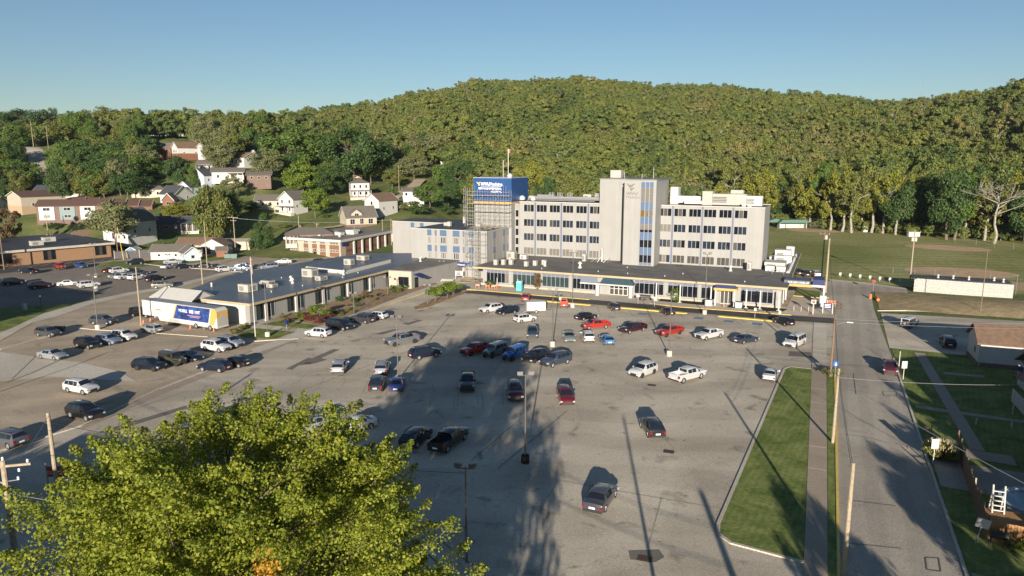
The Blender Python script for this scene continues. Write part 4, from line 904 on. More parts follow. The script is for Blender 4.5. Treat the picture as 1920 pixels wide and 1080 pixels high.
house('house', 'big brick house with white gable end and deck on the hill', HP(361, 372, 1), YAW - .75, 9, 14, 6.6, 3.6, siding_m, shingb_m, axis='y', wins=[(-2, 3.6, 1, 1.4), (0, 3.6, 1, 1.6), (2, 3.6, 1, 1.4)], base=(3, brick_m)).scale = (.85, .85, .8)
t = thing('wooden_deck', 'reddish deck below the white gable of the brick house', 'deck', HP(345, 362, 1.6), YAW - .75); b = MB(); b.box(-5, 5, -2, 2, 1.8, 2.0); b.build('floor', fence_m, t)
for x in (-4.8, -2, 1, 4.8):
    b = MB(); b.box(x - .12, x + .12, -2, -1.8, -2.5, 2.9); b.build('post', brick_m, t)
b = MB(); b.box(-5, 5, -2.02, -1.95, 2.8, 2.9); b.box(-5, 5, -2.02, -1.95, 2.4, 2.45); b.build('rail', fence_m, t)
house('house', 'brick side wing of the hill house under a brown roof', HP(378, 378, 1), YAW + .7, 12, 8, 6.0, 2.4, brick_m, shingb_m, wins=[(-2.5, 3.6, 1, 1.4), (1, 3.6, 1, 1.4)]).scale = (.8, .8, .8)
house('house', 'brick house with grey gabled roof, leftmost on the hill', HP(318, 384, 1), YAW + .2, 12, 8, 6.6, 3.0, brick_m, shing_m, axis='x', wins=[(-3.5, 3.6, .9, 1.4), (0, 3.6, .9, 1.4), (3, 3.6, .9, 1.4)]).scale = (.75, .8, .8)
house('house', 'narrow white house beside a pale tree high on the hill', HP(399, 372), YAW - .3, 5, 8, 6.8, 2.2, siding_m, shing_m, axis='y', wins=[(0, 4, .9, 1.3)])
house('house', 'small white house with porch on the upper street', HP(399, 345), YAW, 8, 7, 3.2, 1.8, siding_m, shing_m, wins=DW(-2, 2), porch=(-4, 4, 1.5, 2.6, white_m))
house('house', 'white and brick house with brown roof on the upper street', HP(466, 345), YAW - .5, 10, 9, 3.6, 2.2, siding_m, shingb_m, axis='x', wins=DW(-3, 0, 3))
house('house', 'pale blue gabled house on the middle street', HP(394, 318), YAW - .5, 8, 9, 4.4, 2.6, sidingb_m, shingd_m, axis='y', wins=[(0, 1.5, 1, 1.3)])
house('house', 'pale house with open carport roof on the middle street', HP(435, 318), YAW + .3, 13, 8, 3.6, 1.6, siding_m, shing_m, wins=DW(-4, 0), porch=(0, 6.4, 3, 2.9, white_m))
house('house', 'half hidden house with pale roof below the brick hill house', HP(315, 352), YAW + .2, 9, 8, 2.8, 2.2, sidingb_m, shing_m, wins=DW(0))
house('house', 'long cream ranch house with grey hip roof', HP(290, 315), YAW + .1, 14, 8, 3.2, 2.0, sidingc_m, shing_m, hip=True, wins=DW(-5, -2, 1, 4))
house('house', 'white gabled cottage with brick front beside the long ranch house', HP(334, 305), YAW - .35, 8, 9, 3.8, 3.2, siding_m, shingd_m, axis='x', wins=[(-2, .8, 1.8, 1.4), (2, .8, 1, 1.4)])
t = house('house', 'small white gable front of the brick faced cottage', HP(324, 298), YAW - .1, 5, 4, 3.0, 2.6, brick_m, shingd_m, axis='y', wins=[(0, .8, 1.6, 1.4)])
house('house', 'blue sided house edge beside the cottage', HP(364, 312), YAW - .4, 6, 8, 4, 2, sidingb_m, shingd_m, axis='y', wins=DW(0))
house('house', 'big white gabled house behind the round tree', HP(243, 243), YAW - .35, 11, 12, 6.8, 4.0, siding_m, shing_m, axis='y', wins=[(3.4, 4.5, 1.2, 1.4), (-1, .8, 1, 2), (1.6, 1, .9, 1.2), (4, 1, .9, 1.2)])
house('house', 'dark roofed long house in the shade with a porch', HP(328, 262), YAW + .25, 20, 8, 3.0, 2.4, mat('dark_wall', (.10, .09, .085), .8), shingd_m, hip=True, wins=DW(-5, -2, 1), porch=(3, 9, 2, 2.8, white_m), chim=(-4.5, 0, 3.4))
house('garage', 'cream garage with brown roof and two dark doors', HP(375, 233), YAW + .05, 13, 7, 3.0, 1.8, cream_m, shingb_m, wins=[], cat='garage')
t = thing('garage', 'grey gable front with two dark garage doors', 'garage', (*FD(395, 227), 0), YAW - .15); b = MB(); b.xz([(-4, 0), (4, 0), (4, 3), (0, 4.9), (-4, 3)], 0, 5); b.build('wall', siding_m, t); b = MB(); b.xz([(-4.5, 2.75), (0, 4.95), (4.5, 2.75), (4.5, 3.0), (0, 5.2), (-4.5, 3.0)], -.3, 5.2); b.build('roof', shingb_m, t)
for x in (-2, 2):
    b = MB(); b.box(x - 1.2, x + 1.2, -.06, 0, 0, 2.3); b.build('garage_door', mat('dark_door', (.06, .04, .03), .6), t)
house('house', 'cream building with flat carport beside the garage', HP(445, 240), YAW + .1, 9, 7, 3.0, .6, sidingc_m, sidingc_m, wins=DW(1))
house('garage', 'low white garage with grey-brown roof behind the dark fence', HP(320, 218), YAW + .05, 11, 6, 2.6, 1.7, siding_m, shing_m, wins=[(-3, 1, .8, .8), (2, 1, .8, .8)], cat='garage')
house('shed', 'grey sided shed with gable beside the low garage', HP(352, 214), YAW + .7, 4.5, 5, 2.6, 1.6, sidingb_m, shing_m, axis='y', wins=[(0, .8, 1, 1)], cat='shed')
house('shed', 'red-brown wooden shed beside the green bins', (*G(416, 481), 0), YAW + .5, 3.2, 3.4, 2.1, 1.0, mat('shed_red', (.22, .10, .06), .8, .15, 3.), shing_m, axis='x', wins=[], cat='shed', over=.2, side_wins=False)
house('shed', 'small blue shed in the fenced yard', HP(246, 222), YAW, 3, 3, 2.2, .9, mat('shed_blue', (.12, .22, .33), .7), siding_m, axis='y', cat='shed', over=.2, side_wins=False)
house('house', 'low white house with brown hip roof behind the school roof', HP(160, 262, -4), YAW + .1, 13, 8, 2.9, 2.2, siding_m, shingb_m, hip=True, wins=DW(-3, 1, 4))
# apartments
t = house('apartment_building', 'brick and white two storey apartments with long red-brown roof', HP(145, 276), YAW + .25, 24, 9, 5.6, 2.0, brickb_m, shingr_m, axis='x', cat='apartments', side_wins=False)
for i, x in enumerate((-8.5, -1.5, 5.5)):
    b = MB(); b.box(x - 2.6, x + 2.6, -4.7, -4.5, .2, 5.2); b.build('siding_panel', [siding_m, mat('green_panel', (.16, .22, .22), .7), siding_m][i], t)
    for z in (1, 3.7): window(t, x, -4.7, z, 2.4, 1.2, 2, fm=white_m)
house('apartment_building', 'cream and tan two storey apartments with brown roof at the left', HP(75, 300), YAW - .6, 13, 17, 6.4, 2.0, cream_m, shingr_m, axis='y', base=(2.6, peach_m), cat='apartments', wins=[])
ro = thing('row_houses', 'brick row houses with stepped red-brown roofs', 'row houses', HP(205, 290, -2.6), YAW + .28)
for i in range(6):
    x = -12 + i * 4.9; z = -.0 - i * .35
    b = MB(); b.yz([(-4.5, -2), (4.5, -2), (4.5, 5 + z), (0, 6.8 + z), (-4.5, 5 + z)], x, x + 4.85); w_ = b.build('wall', brick_m, ro)
    b = MB(); b.yz([(-5, 4.8 + z), (0, 6.85 + z), (5, 4.8 + z), (5, 5.0 + z), (0, 7.1 + z), (-5, 5.0 + z)], x - .1, x + 4.75); rr = b.build('roof', shingr_m, ro)
    b = MB(); b.beam((x + 4.8, -5, 4.95 + z), (x + 4.8, 0, 7.1 + z), .12, .35); b.build('trim', white_m, rr)
house('house', 'white house peeking out between trees on the left hill', HP(100, 318), YAW, 9, 7, 5, 2, siding_m, shingd_m, wins=DW(-2, 2))
house('house', 'pale house with dark roof beside the dark green tree', HP(150, 325), YAW + .3, 9, 7, 4, 2.2, siding_m, shingd_m, wins=DW(-2, 2))
house('house', 'small white house top of the hill among trees', HP(333, 470), YAW, 8, 7, 4, 2.4, siding_m, shing_m, wins=DW(-2, 2))
house('house', 'white house at the left edge below the trees', HP(-6, 300), YAW, 6, 7, 4, 2.4, siding_m, shing_m)
# right side houses
t = thing('house', 'white sided house with tan shingled roof across the road', 'house', (25.0, 120.5, 0), .05)
b = MB(); b.box(-4, 12, -.2, 7, 0, 3.6); b.yz([(-.2, 3.6), (7, 3.6), (3.4, 5.6)], -4, 12); b.build('wall', siding_m, t)
b = MB(); b.yz([(-.6, 3.45), (3.4, 5.75), (7.4, 3.45), (7.4, 3.6), (3.4, 5.95), (-.6, 3.6)], -4.4, 12.4); b.build('roof', shingb_m, t)
b = MB(); b.box(-4.06, 12.06, -.26, 7.06, -.2, .7); b.build('foundation', brickb_m, t)
window(t, -4, 2.2, 1.6, .9, 1.1, 1, rz=R(-90), fm=white_m); b = MB(); b.tube((-3.9, -.35, .2), (-3.9, -.35, 3.5), .06, n=6); b.build('downspout', white_m, t)
t = thing('house', 'white house with worn brown roof and open porch at the right edge', 'house', (28.5, 104.5, 0), .05)
b = MB(); b.box(-3.6, 10, 0, 8.5, 0, 3.2); b.xz([(-3.6, 3.2), (10, 3.2), (3.2, 5.8)], 0, 8.5); b.build('wall', siding_m, t)
b = MB(); b.yz([(-.6, 3.2), (4.2, 5.6), (9, 3.2), (9, 3.4), (4.2, 5.8), (-.6, 3.4)], -4.1, 10); b.build('roof', shingb_m, t)
b = MB(); b.box(-6.2, 8, -6.5, -.05, .0, .5); b.build('porch_floor', conc_m, t)
for i in range(14):
    b = MB(); b.box(-6.3, -6.22, -6.5 + i * .46, -6.14 + i * .46, 0, 1.7); b.build('board', siding_m, t)
for i in range(16):
    b = MB(); b.box(-6.1 + i * .5, -5.7 + i * .5, -6.58, -6.5, 0, 1.7); b.build('board', siding_m, t)
t = thing('outdoor_sofa', 'red cushioned sofa on the porch', 'sofa', (25.3, 101.4, .5)); b = MB(); b.box(-1, 1, -.4, .4, 0, .4); b.build('seat', tail_m, t); b = MB(); b.box(-1, 1, .25, .45, .4, .9); b.build('backrest', tail_m, t); b = MB(); b.box(-1.2, -1, -.4, .4, 0, .6).box(1, 1.2, -.4, .4, 0, .6); b.build('armrest', tail_m, t)
# casters and neighbours outside the view to the left and below
house('house', 'added brick house shading the lower left lot, outside the picture', (-44.5, 4, 0), .19, 26, 24, 7.5, 3, brickb_m, shing_m, wins=DW(-4, 4))  # unseen house added to cast the lower left shade, in place of trees
house('warehouse', 'low wide warehouse west of the upper lot, outside the picture', (-168, 56, 0), -.05, 56, 36, 7.6, 2, brickt_m, shing_m, wins=DW(-4, 4), cat='warehouse')
house('house', 'house across the road to the south-east, outside the picture', (32, 77, 0), 0, 13, 32, 6.8, 2.6, siding_m, shing_m, wins=DW(-4, 4))
house('house', 'second house across the road to the south-east, outside the picture', (38, 44, 0), 0, 16, 16, 7.5, 3, siding_m, shing_m, wins=DW(-4, 4))
house('shed', 'long dark shed in the shaded yard by the gravel drive', (25, 76, 0), 0, 6, 3, 2.2, .9, mat('dark_wall2', (.06, .06, .06), .8), shingd_m, cat='shed', side_wins=False)
# ---------------------------------------------------------------- vehicles (local +x forward)
# profile rows: x, half width at belt, lower edge, belt, top, half width at top, kind (h hood/deck, c cabin, b open bed)
KINDS_ = {
 'sedan': dict(L=4.8, wr=.33, ax=(-1.42, 1.42), st=[(-2.40, .78, .34, .70, .80, .60, 'h'), (-2.30, .86, .26, .90, .97, .70, 'h'), (-1.72, .91, .24, .97, 1.04, .74, 'h'), (-1.0, .915, .22, .96, 1.38, .62, 'c'), (-.35, .92, .2, .95, 1.44, .64, 'c'), (.38, .92, .2, .93, 1.42, .64, 'c'), (1.22, .91, .2, .90, .98, .74, 'h'), (1.85, .89, .22, .80, .88, .70, 'h'), (2.25, .84, .24, .66, .72, .62, 'h'), (2.40, .74, .30, .56, .60, .55, 'h')], W=[(2, 3), (5, 6)], S=[(3, 4), (4, 5)]),
 'suv': dict(L=4.7, wr=.37, ax=(-1.38, 1.42), st=[(-2.35, .80, .44, .96, 1.04, .68, 'h'), (-2.26, .90, .36, 1.14, 1.20, .76, 'h'), (-1.88, .925, .32, 1.15, 1.64, .66, 'c'), (-1.1, .94, .30, 1.12, 1.74, .70, 'c'), (-.2, .94, .28, 1.09, 1.76, .71, 'c'), (.45, .94, .28, 1.07, 1.70, .69, 'c'), (1.22, .93, .28, 1.08, 1.19, .78, 'h'), (1.85, .925, .30, 1.04, 1.13, .74, 'h'), (2.2, .88, .32, .94, 1.0, .68, 'h'), (2.35, .78, .36, .78, .82, .60, 'h')], W=[(1, 2), (5, 6)], S=[(2, 3), (3, 4), (4, 5)]),
 'van': dict(L=5.2, wr=.36, ax=(-1.55, 1.55), st=[(-2.6, .86, .40, 1.05, 1.10, .74, 'h'), (-2.54, .95, .32, 1.10, 1.16, .80, 'h'), (-2.42, .97, .28, 1.12, 1.80, .76, 'c'), (-1.4, .98, .26, 1.10, 1.86, .78, 'c'), (-.3, .98, .26, 1.08, 1.86, .78, 'c'), (.7, .98, .26, 1.06, 1.80, .76, 'c'), (1.45, .97, .26, 1.05, 1.14, .82, 'h'), (2.2, .95, .28, 1.0, 1.06, .80, 'h'), (2.52, .91, .30, .9, .95, .74, 'h'), (2.6, .84, .34, .78, .82, .66, 'h')], W=[(1, 2), (5, 6)], S=[(2, 3), (3, 4), (4, 5)]),
 'hatch': dict(L=4.2, wr=.33, ax=(-1.25, 1.28), st=[(-2.1, .78, .38, .80, .88, .62, 'h'), (-2.02, .87, .30, .96, 1.02, .70, 'h'), (-1.55, .89, .26, .98, 1.42, .62, 'c'), (-.9, .90, .24, .97, 1.50, .64, 'c'), (-.2, .90, .22, .95, 1.52, .65, 'c'), (.45, .90, .22, .94, 1.47, .64, 'c'), (1.15, .89, .22, .92, 1.0, .72, 'h'), (1.7, .87, .24, .84, .90, .70, 'h'), (2.0, .82, .26, .70, .76, .62, 'h'), (2.1, .74, .30, .60, .64, .56, 'h')], W=[(1, 2), (5, 6)], S=[(2, 3), (3, 4), (4, 5)]),
 'pickup': dict(L=5.8, wr=.40, ax=(-1.85, 1.85), st=[(-2.9, .93, .48, 1.22, 1.24, .85, 'h'), (-2.84, .96, .46, 1.28, 1.30, .9, 'h'), (-2.82, .97, .46, 1.28, .80, .9, 'b'), (-1.9, .98, .44, 1.27, .80, .9, 'b'), (-.95, .98, .42, 1.26, .80, .9, 'b'), (-.93, .98, .42, 1.24, 1.78, .72, 'c'), (-.1, .98, .40, 1.22, 1.88, .74, 'c'), (.75, .98, .40, 1.2, 1.84, .74, 'c'), (1.45, .97, .40, 1.18, 1.28, .84, 'h'), (2.3, .96, .42, 1.14, 1.22, .82, 'h'), (2.8, .93, .44, 1.06, 1.12, .80, 'h'), (2.9, .88, .46, .96, 1.0, .74, 'h')], W=[(7, 8)], S=[(5, 6), (6, 7)]),
 'jeep': dict(L=4.5, wr=.42, ax=(-1.45, 1.45), st=[(-2.1, .78, .55, 1.14, 1.18, .74, 'h'), (-2.08, .80, .55, 1.16, 1.20, .76, 'h'), (-2.06, .80, .52, 1.18, 1.84, .72, 'c'), (-1.2, .80, .50, 1.18, 1.87, .72, 'c'), (-.2, .80, .50, 1.18, 1.88, .72, 'c'), (.62, .80, .50, 1.18, 1.86, .72, 'c'), (.95, .78, .50, 1.16, 1.22, .70, 'h'), (1.6, .70, .52, 1.12, 1.18, .62, 'h'), (2.05, .64, .54, 1.08, 1.12, .56, 'h'), (2.08, .62, .56, 1.04, 1.06, .54, 'h')], W=[(5, 6)], S=[(2, 3), (3, 4), (4, 5)]),
}
def section(s, wr, axs):
    x, w, zl, zb, zt, wt, k = s
    za = zl
    for a in axs:
        r = wr + .07
        if abs(x - a) < r: za = max(za, .33 * 0 + wr * .0 + math.sqrt(max(0, r * r - (x - a) ** 2)) + wr * .9)
    zu = zl + .04
    low = [(0, zu), (w - .27, zu), (w - .27, max(zu, za)), (w - .03, za), (w, max(za + .03, (zl + zb) / 2)), (w * .985, zb)]
    if k == 'c': up = [(wt + .02, zt - .08), (wt - .08, zt - .005), (0, zt + .02)]
    elif k == 'b': up = [(w - .09, zb + .01), (w - .11, zt), (0, zt)]
    else: up = [(w * .955, zb + .015), (wt, zt), (0, zt + .03)]
    return [(x, y, z) for y, z in low + up]
CM = {}
def lerp_st(a, b, x):
    k = (x - a[0]) / (b[0] - a[0]); return (x,) + tuple(a[i] + (b[i] - a[i]) * k for i in range(1, 6)) + ((a if k < .5 else b)[6],)
def car_parts(kind):
    if kind in CM: return CM[kind]
    K = KINDS_[kind]; st0 = K['st']; wr = K['wr']; axs = K['ax']; st = []
    for i, s in enumerate(st0):                           # extra rows at the wheel arches
        st.append(s)
        if i + 1 < len(st0):
            n = st0[i + 1]; r = wr + .07; xs = []
            for a in axs:
                for q in (-r, -.86 * r, -.5 * r, 0, .5 * r, .86 * r, r):
                    x = a + q
                    if s[0] + .03 < x < n[0] - .03: xs.append(x)
            for x in sorted(xs): st.append(lerp_st(s, n, x)[:6] + (s[6] if s[6] == n[6] else 'h',) if s[6] == n[6] else None)
    st = [s for s in st if s]
    # arch rows falling in mixed strips keep the low profile but interpolate the upper one
    out = []
    for i, s in enumerate(st0):
        out.append(section(s, wr, axs))
        if i + 1 < len(st0):
            n = st0[i + 1]; A = section(s, wr, ()); B = section(n, wr, ()); r = wr + .07
            xs = sorted(a + q for a in axs for q in (-r - .001, -.86 * r, -.5 * r, 0, .5 * r, .86 * r, r + .001) if s[0] + .02 < a + q < n[0] - .02)
            for x in xs:
                k = (x - s[0]) / (n[0] - s[0]); row = [tuple(A[j][c] + (B[j][c] - A[j][c]) * k for c in range(3)) for j in range(9)]
                ls = lerp_st(s, n, x); sec = section(ls[:6] + ('h',), wr, axs)
                for j in (2, 3, 4): row[j] = (x, row[j][1], sec[j][2])
                out.append(row)
    b = MB(); n = len(out); full = []
    for row in out: full.append(row + [(x, -y, z) for x, y, z in row[-2:0:-1]])
    m = len(full[0])
    for row in full: b.v += row
    for i in range(n - 1):
        for j in range(m):
            j2 = (j + 1) % m; b.f.append((i * m + j, (i + 1) * m + j, (i + 1) * m + j2, i * m + j2)); 
            dark = j in (0, 1, 2) or j in (m - 1, m - 2, m - 3)
            b.m.append(1 if dark else 0)
    b.f.append(tuple(range(m))[::-1]); b.m.append(0)
    b.f.append(tuple((n - 1) * m + j for j in range(m))); b.m.append(0)
    P = dict(body=b.mesh('body_' + kind, [trim_m, trim_m], smooth=True))
    def glass(rows, idx, sh, name, off):
        A, B = section(st0[rows[0]], wr, ()), section(st0[rows[1]], wr, ())
        g = MB()
        def pt(t, y): return None
        if idx == 'W':
            a = [A[6], A[7], A[8]]; c = [B[6], B[7], B[8]]
            t0, t1 = (.10, .93)
            r0 = [Vector(p).lerp(Vector(q), t0) for p, q in zip(a, c)]; r1 = [Vector(p).lerp(Vector(q), t1) for p, q in zip(a, c)]
            for r in (r0, r1): r[0] = r[0].lerp(r[1], .25)
            nrm = (r1[1] - r0[1]).cross(Vector((0, 1, 0))).normalized()
            if nrm.z < 0: nrm = -nrm
            ft = []
            for r in (r0, r1): ft.append([p + nrm * .014 for p in r] + [Vector((p.x, -p.y, p.z)) + nrm * .014 for p in r[-2::-1]])
            k = len(ft[0]); g.v = [tuple(p) for p in ft[0] + ft[1]]; 
            for j in range(k - 1): g.f.append((j, j + 1, k + j + 1, k + j)); g.m.append(0)
        else:
            s_ = idx
            q = [Vector(A[5]), Vector(B[5]), Vector(B[6]), Vector(A[6])]
            cen = sum(q, Vector()) / 4
            q = [cen + Vector(((p.x - cen.x) * .92, p.y - cen.y, (p.z - cen.z) * .90)) for p in q]
            # keep the pane on the sloping side
            def yat(x, z):
                k = (x - A[5][0]) / (B[5][0] - A[5][0]); lo = A[5][1] + (B[5][1] - A[5][1]) * k; hi = A[6][1] + (B[6][1] - A[6][1]) * k
                zl = A[5][2] + (B[5][2] - A[5][2]) * k; zh = A[6][2] + (B[6][2] - A[6][2]) * k
                return lo + (hi - lo) * (z - zl) / (zh - zl)
            for sg in (1,):
                pts = [((p.x), s_ * (yat(p.x, p.z) + .014), p.z) for p in q]; g.add(pts, [(0, 1, 2, 3)])
        return g.mesh(name, [carglass_m])
    P['windshield'] = glass(K['W'][-1], 'W', 0, 'windshield', 0)
    if len(K['W']) > 1: P['rear_window'] = glass(K['W'][0], 'W', 0, 'rear_window', 0)
    elif kind == 'pickup':
        g = MB(); g.box(-.955, -.935, -.6, .6, 1.34, 1.74); P['rear_window'] = g.mesh('rear_window', [carglass_m])
    else:
        g = MB(); g.box(-2.10, -2.07, -.55, .55, 1.28, 1.74); P['rear_window'] = g.mesh('rear_window', [carglass_m])
    P['side'] = [glass(r, s, 0, 'side_window', 0) for r in K['S'] for s in (1, -1)]
    w = MB(); w.v = []; 
    def wheel(n=18):
        t = MB(); vs = []; prof = [(wr * .62, -.1), (wr * .9, -.115), (wr, -.08), (wr, .08), (wr * .9, .115), (wr * .62, .1)]
        for r, y in prof: vs += [(r * math.cos(2 * math.pi * i / n), y, r * math.sin(2 * math.pi * i / n)) for i in range(n)]
        fs = [(k * n + i, (k + 1) * n + i, (k + 1) * n + (i + 1) % n, k * n + (i + 1) % n) for k in range(len(prof) - 1) for i in range(n)]
        t.add(vs, fs); tm_ = t.mesh('tyre', [rubber_m], smooth=True)
        r_ = MB(); r_.tube((0, -.085, 0), (0, .085, 0), wr * .62, n=14)
        for i in range(5):
            a = i * 2 * math.pi / 5
            for s in (-1, 1): r_.beam((0, s * .09, 0), (wr * .58 * math.cos(a), s * .09, wr * .58 * math.sin(a)), .07, .03)
        return tm_, r_.mesh('rim', [rim_m])
    P['tyre'], P['rim'] = wheel()
    L_ = K['L']; f = st0[-1]; f2 = st0[-2]; r0 = st0[0]; r1 = st0[1]; hw = f[1]
    def bx(nm, *a, m=None):
        q = MB(); q.box(*a); return q.mesh(nm, [m])
    zh = f[3] - .02 + (.12 if kind in ('pickup', 'jeep') else 0)
    P['headlight'] = [bx('headlight', f2[0] - .10, f[0] + .015, s * hw - .17, s * hw + .10, zh - .13, zh + .06, m=lamp_m) if kind != 'jeep' else MB().tube((2.05, s * .45, 1.0), (2.11, s * .45, 1.0), .1, n=10).mesh('headlight', [lamp_m]) for s in (-1, 1)]
    zt_ = r1[3] - .12
    tall = kind in ('suv', 'van', 'pickup')
    P['tail'] = [bx('tail_light', r0[0] - .015, r1[0] + .10, s * (r0[1] - .03) - .11, s * (r0[1] - .03) + .11, zt_ - (.32 if tall else .16), zt_ + .04, m=tail_m) for s in (-1, 1)]
    P['grille'] = bx('grille', f[0] - .02, f[0] + .022, -hw * .62, hw * .62, f[2] + .10, f[3] - .06 + (.1 if kind == 'pickup' else 0), m=trim_m)
    P['bumper'] = MB().box(f[0] - .05, f[0] + .05, -hw, hw, f[2] - .06, f[2] + .10).mesh('bumper', [trim_m]); P['rbumper'] = MB().box(r0[0] - .05, r0[0] + .06, -r0[1], r0[1], r0[2] - .06, r0[2] + .12).mesh('bumper', [trim_m])
    P['plate'] = bx('licence_plate', r0[0] - .04, r0[0] - .015, -.26, .26, r0[2] + .22, r0[2] + .38, m=plate_m)
    cw_ = st0[K['W'][-1][0]]
    P['mirror'] = [bx('mirror', cw_[0] + .38, cw_[0] + .52, min(s * .90, s * 1.12), max(s * .90, s * 1.12), cw_[3] + .02, cw_[3] + .18, m=trim_m) for s in (-1, 1)]
    CM[kind] = P; return P
PAINT = {}
def paint(c, metal=.25):
    k = tuple(c)
    if k not in PAINT:
        m = mat('paint_%d' % len(PAINT), c, .32, metal=metal, coat=.8); PAINT[k] = m
    return PAINT[k]
COL = dict(white=(.56, .56, .55), silver=(.25, .265, .28), grey=(.14, .15, .165), dgrey=(.055, .06, .07), black=(.010, .010, .012), navy=(.008, .012, .024), blue=(.02, .06, .22),
           bright=(.02, .13, .48), lblue=(.06, .20, .40), red=(.42, .022, .015), dred=(.09, .006, .010), maroon=(.05, .008, .014), olive=(.06, .062, .035), teal=(.16, .22, .24), tan=(.16, .15, .12), sage=(.20, .24, .22), scarlet=(.46, .03, .02))
SCALE_ = {}
def vehicle(name, kind, c, cx, cy, hd, label, group, s=1.0, detail=2, rims=None, roofc=None):
    P = car_parts(kind); K = KINDS_[kind]
    t = thing(name, label, {'pickup': 'pickup truck', 'jeep': 'jeep', 'van': 'minivan', 'suv': 'suv', 'sedan': 'car', 'hatch': 'car'}[kind], (cx, cy, .06), hd, group)
    t.scale = (s, s, s)
    pm = paint(COL[c] if isinstance(c, str) else c)
    o = put('body', P['body'], t); o.material_slots[0].link = 'OBJECT'; o.material_slots[0].material = pm
    put('windshield', P['windshield'], t); put('rear_window', P['rear_window'], t)
    for g in P['side']: put('side_window', g, t)
    hw = K['st'][4][1]
    for a in K['ax']:
        for sgn in (-1, 1):
            w = put('wheel', P['tyre'], t, (a, sgn * (hw - .13), K['wr']))
            r = put('rim', P['rim'], w)
            if rims: r.material_slots[0].link = 'OBJECT'; r.material_slots[0].material = rims
    for g in P['headlight']: put('headlight', g, t)
    for g in P['tail']: put('tail_light', g, t)
    put('grille', P['grille'], t); put('bumper', P['bumper'], t); put('bumper', P['rbumper'], t); put('licence_plate', P['plate'], t)
    for g in P['mirror']:
        q = put('mirror', g, t)
        if kind in ('sedan', 'suv', 'hatch', 'van'): q.material_slots[0].link = 'OBJECT'; q.material_slots[0].material = pm
    if kind == 'jeep':
        for sx, x0, x1 in ((1, .98, 2.0), (-1, -1.95, -.95)):
            for s_ in (-1, 1):
                b = MB(); b.prism([(x0, s_ * .6), (x1, s_ * .6), (x1, s_ * .93), (x0, s_ * .93)], .86, .95); b.build('fender', trim_m, t)
        w = put('spare_wheel', P['tyre'], t, (-2.25, 0, 1.0), R(90))
        put('rim', P['rim'], w)
    if kind == 'suv':
        for s_ in (-.62, .62):
            b = MB(); b.beam((-1.7, s_, 1.74), (.3, s_, 1.74), .05, .05); b.build('roof_rail', trim_m if c != 'white' else rim_m, t)
    return t
def VS(name, kind, c, rear, front, label, group, origin=None, s=1.0, **k):
    """placed from the ground contacts of its visible rear and front wheels"""
    ox, oy, sc_ = origin; a = G(ox + rear[0] / sc_, oy + rear[1] / sc_); b_ = G(ox + front[0] / sc_, oy + front[1] / sc_)
    d = Vector((b_[0] - a[0], b_[1] - a[1])); hd = math.atan2(d.y, d.x); mid = Vector(((a[0] + b_[0]) / 2, (a[1] + b_[1]) / 2)); n = Vector((-math.sin(hd), math.cos(hd)))
    if n.dot(mid) < 0: n = -n
    return vehicle(name, kind, c, *(mid + n * .82), hd, label, group, s, **k)
def VA(name, kind, c, end, rearside, hd_deg, label, group, origin=None, s=1.0, **k):
    """placed from the ground point under one bumper and a heading in degrees from +y, positive to the left"""
    ox, oy, sc_ = origin; p = Vector(G(ox + end[0] / sc_, oy + end[1] / sc_)); hd = R(90 + hd_deg); d = Vector((math.cos(hd), math.sin(hd)))
    c_ = p + d * KINDS_[kind]['L'] / 2 * s * (1 if rearside else -1)
    return vehicle(name, kind, c, c_.x, c_.y, hd, label, group, s, **k)
O5 = (0, 430, 4); OA = (0, 560, 6); OB = (0, 470, 6); OC = (180, 440, 6); OD = (480, 580, 6); OE = (820, 540, 6); OF = (1100, 540, 6); OG = (1380, 460, 4.155); OH = (720, 640, 4.5); O8 = (1440, 400, 4); O6 = (480, 430, 4)
OI = (0, 650, 2.5125); OK_ = (960, 650, 2.5125); OR = (1440, 620, 2.348); OJ = (480, 650, 2.5125)
g1 = 'cars in the lower left lot'; g2 = 'cars in the upper left lot'; g3 = 'cars along the clinic walk'; g4 = 'cars in the middle of the main lot'; g5 = 'cars near the main entrance'; g6 = 'cars scattered on the right of the lot'; g7 = 'cars across the road'
VS('parked_car', 'sedan', 'silver', (455, 678), (617, 700), 'silver sedan alone at the left of the lower left lot', g1, OA)
VS('parked_suv', 'suv', 'dgrey', (418, 428), (565, 445), 'dark grey crossover with a dark cart just behind its hood', g1, OA, .95)
VS('parked_suv', 'suv', 'black', (848, 550), (1020, 582), 'black crossover at the near end of the row of four by the lamp', g1, OA)
VS('parked_car', 'hatch', (.16, .20, .28), (1092, 508), (1250, 530), 'blue-grey hatchback between black crossover and white suv', g1, OA, 1.08)
VS('parked_suv', 'suv', 'white', (1272, 462), (1425, 488), 'white suv with black hood panel in the row of four', g1, OA, .98)
VS('parked_car', 'hatch', 'silver', (1738, 405), (1592, 378), 'silver boxy hatchback in front of the white trailer', g1, OA)
VS('parked_suv', 'suv', 'dgrey', (1045, 298), (1212, 306), 'dark grey suv right behind the tall lamp post', g1, OA)
VS('parked_suv', 'van', 'black', (1482, 208), (1665, 222), 'black long suv tucked behind the nose of the trailer', g1, OA, rims=rim_m)
VS('parked_suv', 'suv', 'white', (1530, 912), (1657, 930), 'white off-road suv with roof rack and dark windows', g1, O5, 1.03)
VS('parked_suv', 'suv', (.22, .25, .30), (1640, 880), (1757, 897), 'grey-blue suv beside the white off-road suv', g1, O5)
VS('parked_suv', 'suv', 'navy', (1020, 1060), (1158, 1072), 'dark navy crossover left of the olive jeep', g1, O5, rims=rimd_m)
VS('parked_jeep', 'jeep', 'olive', (1200, 1012), (1330, 1036), 'olive green four door jeep', g1, O5, 1.03, rims=rimd_m)
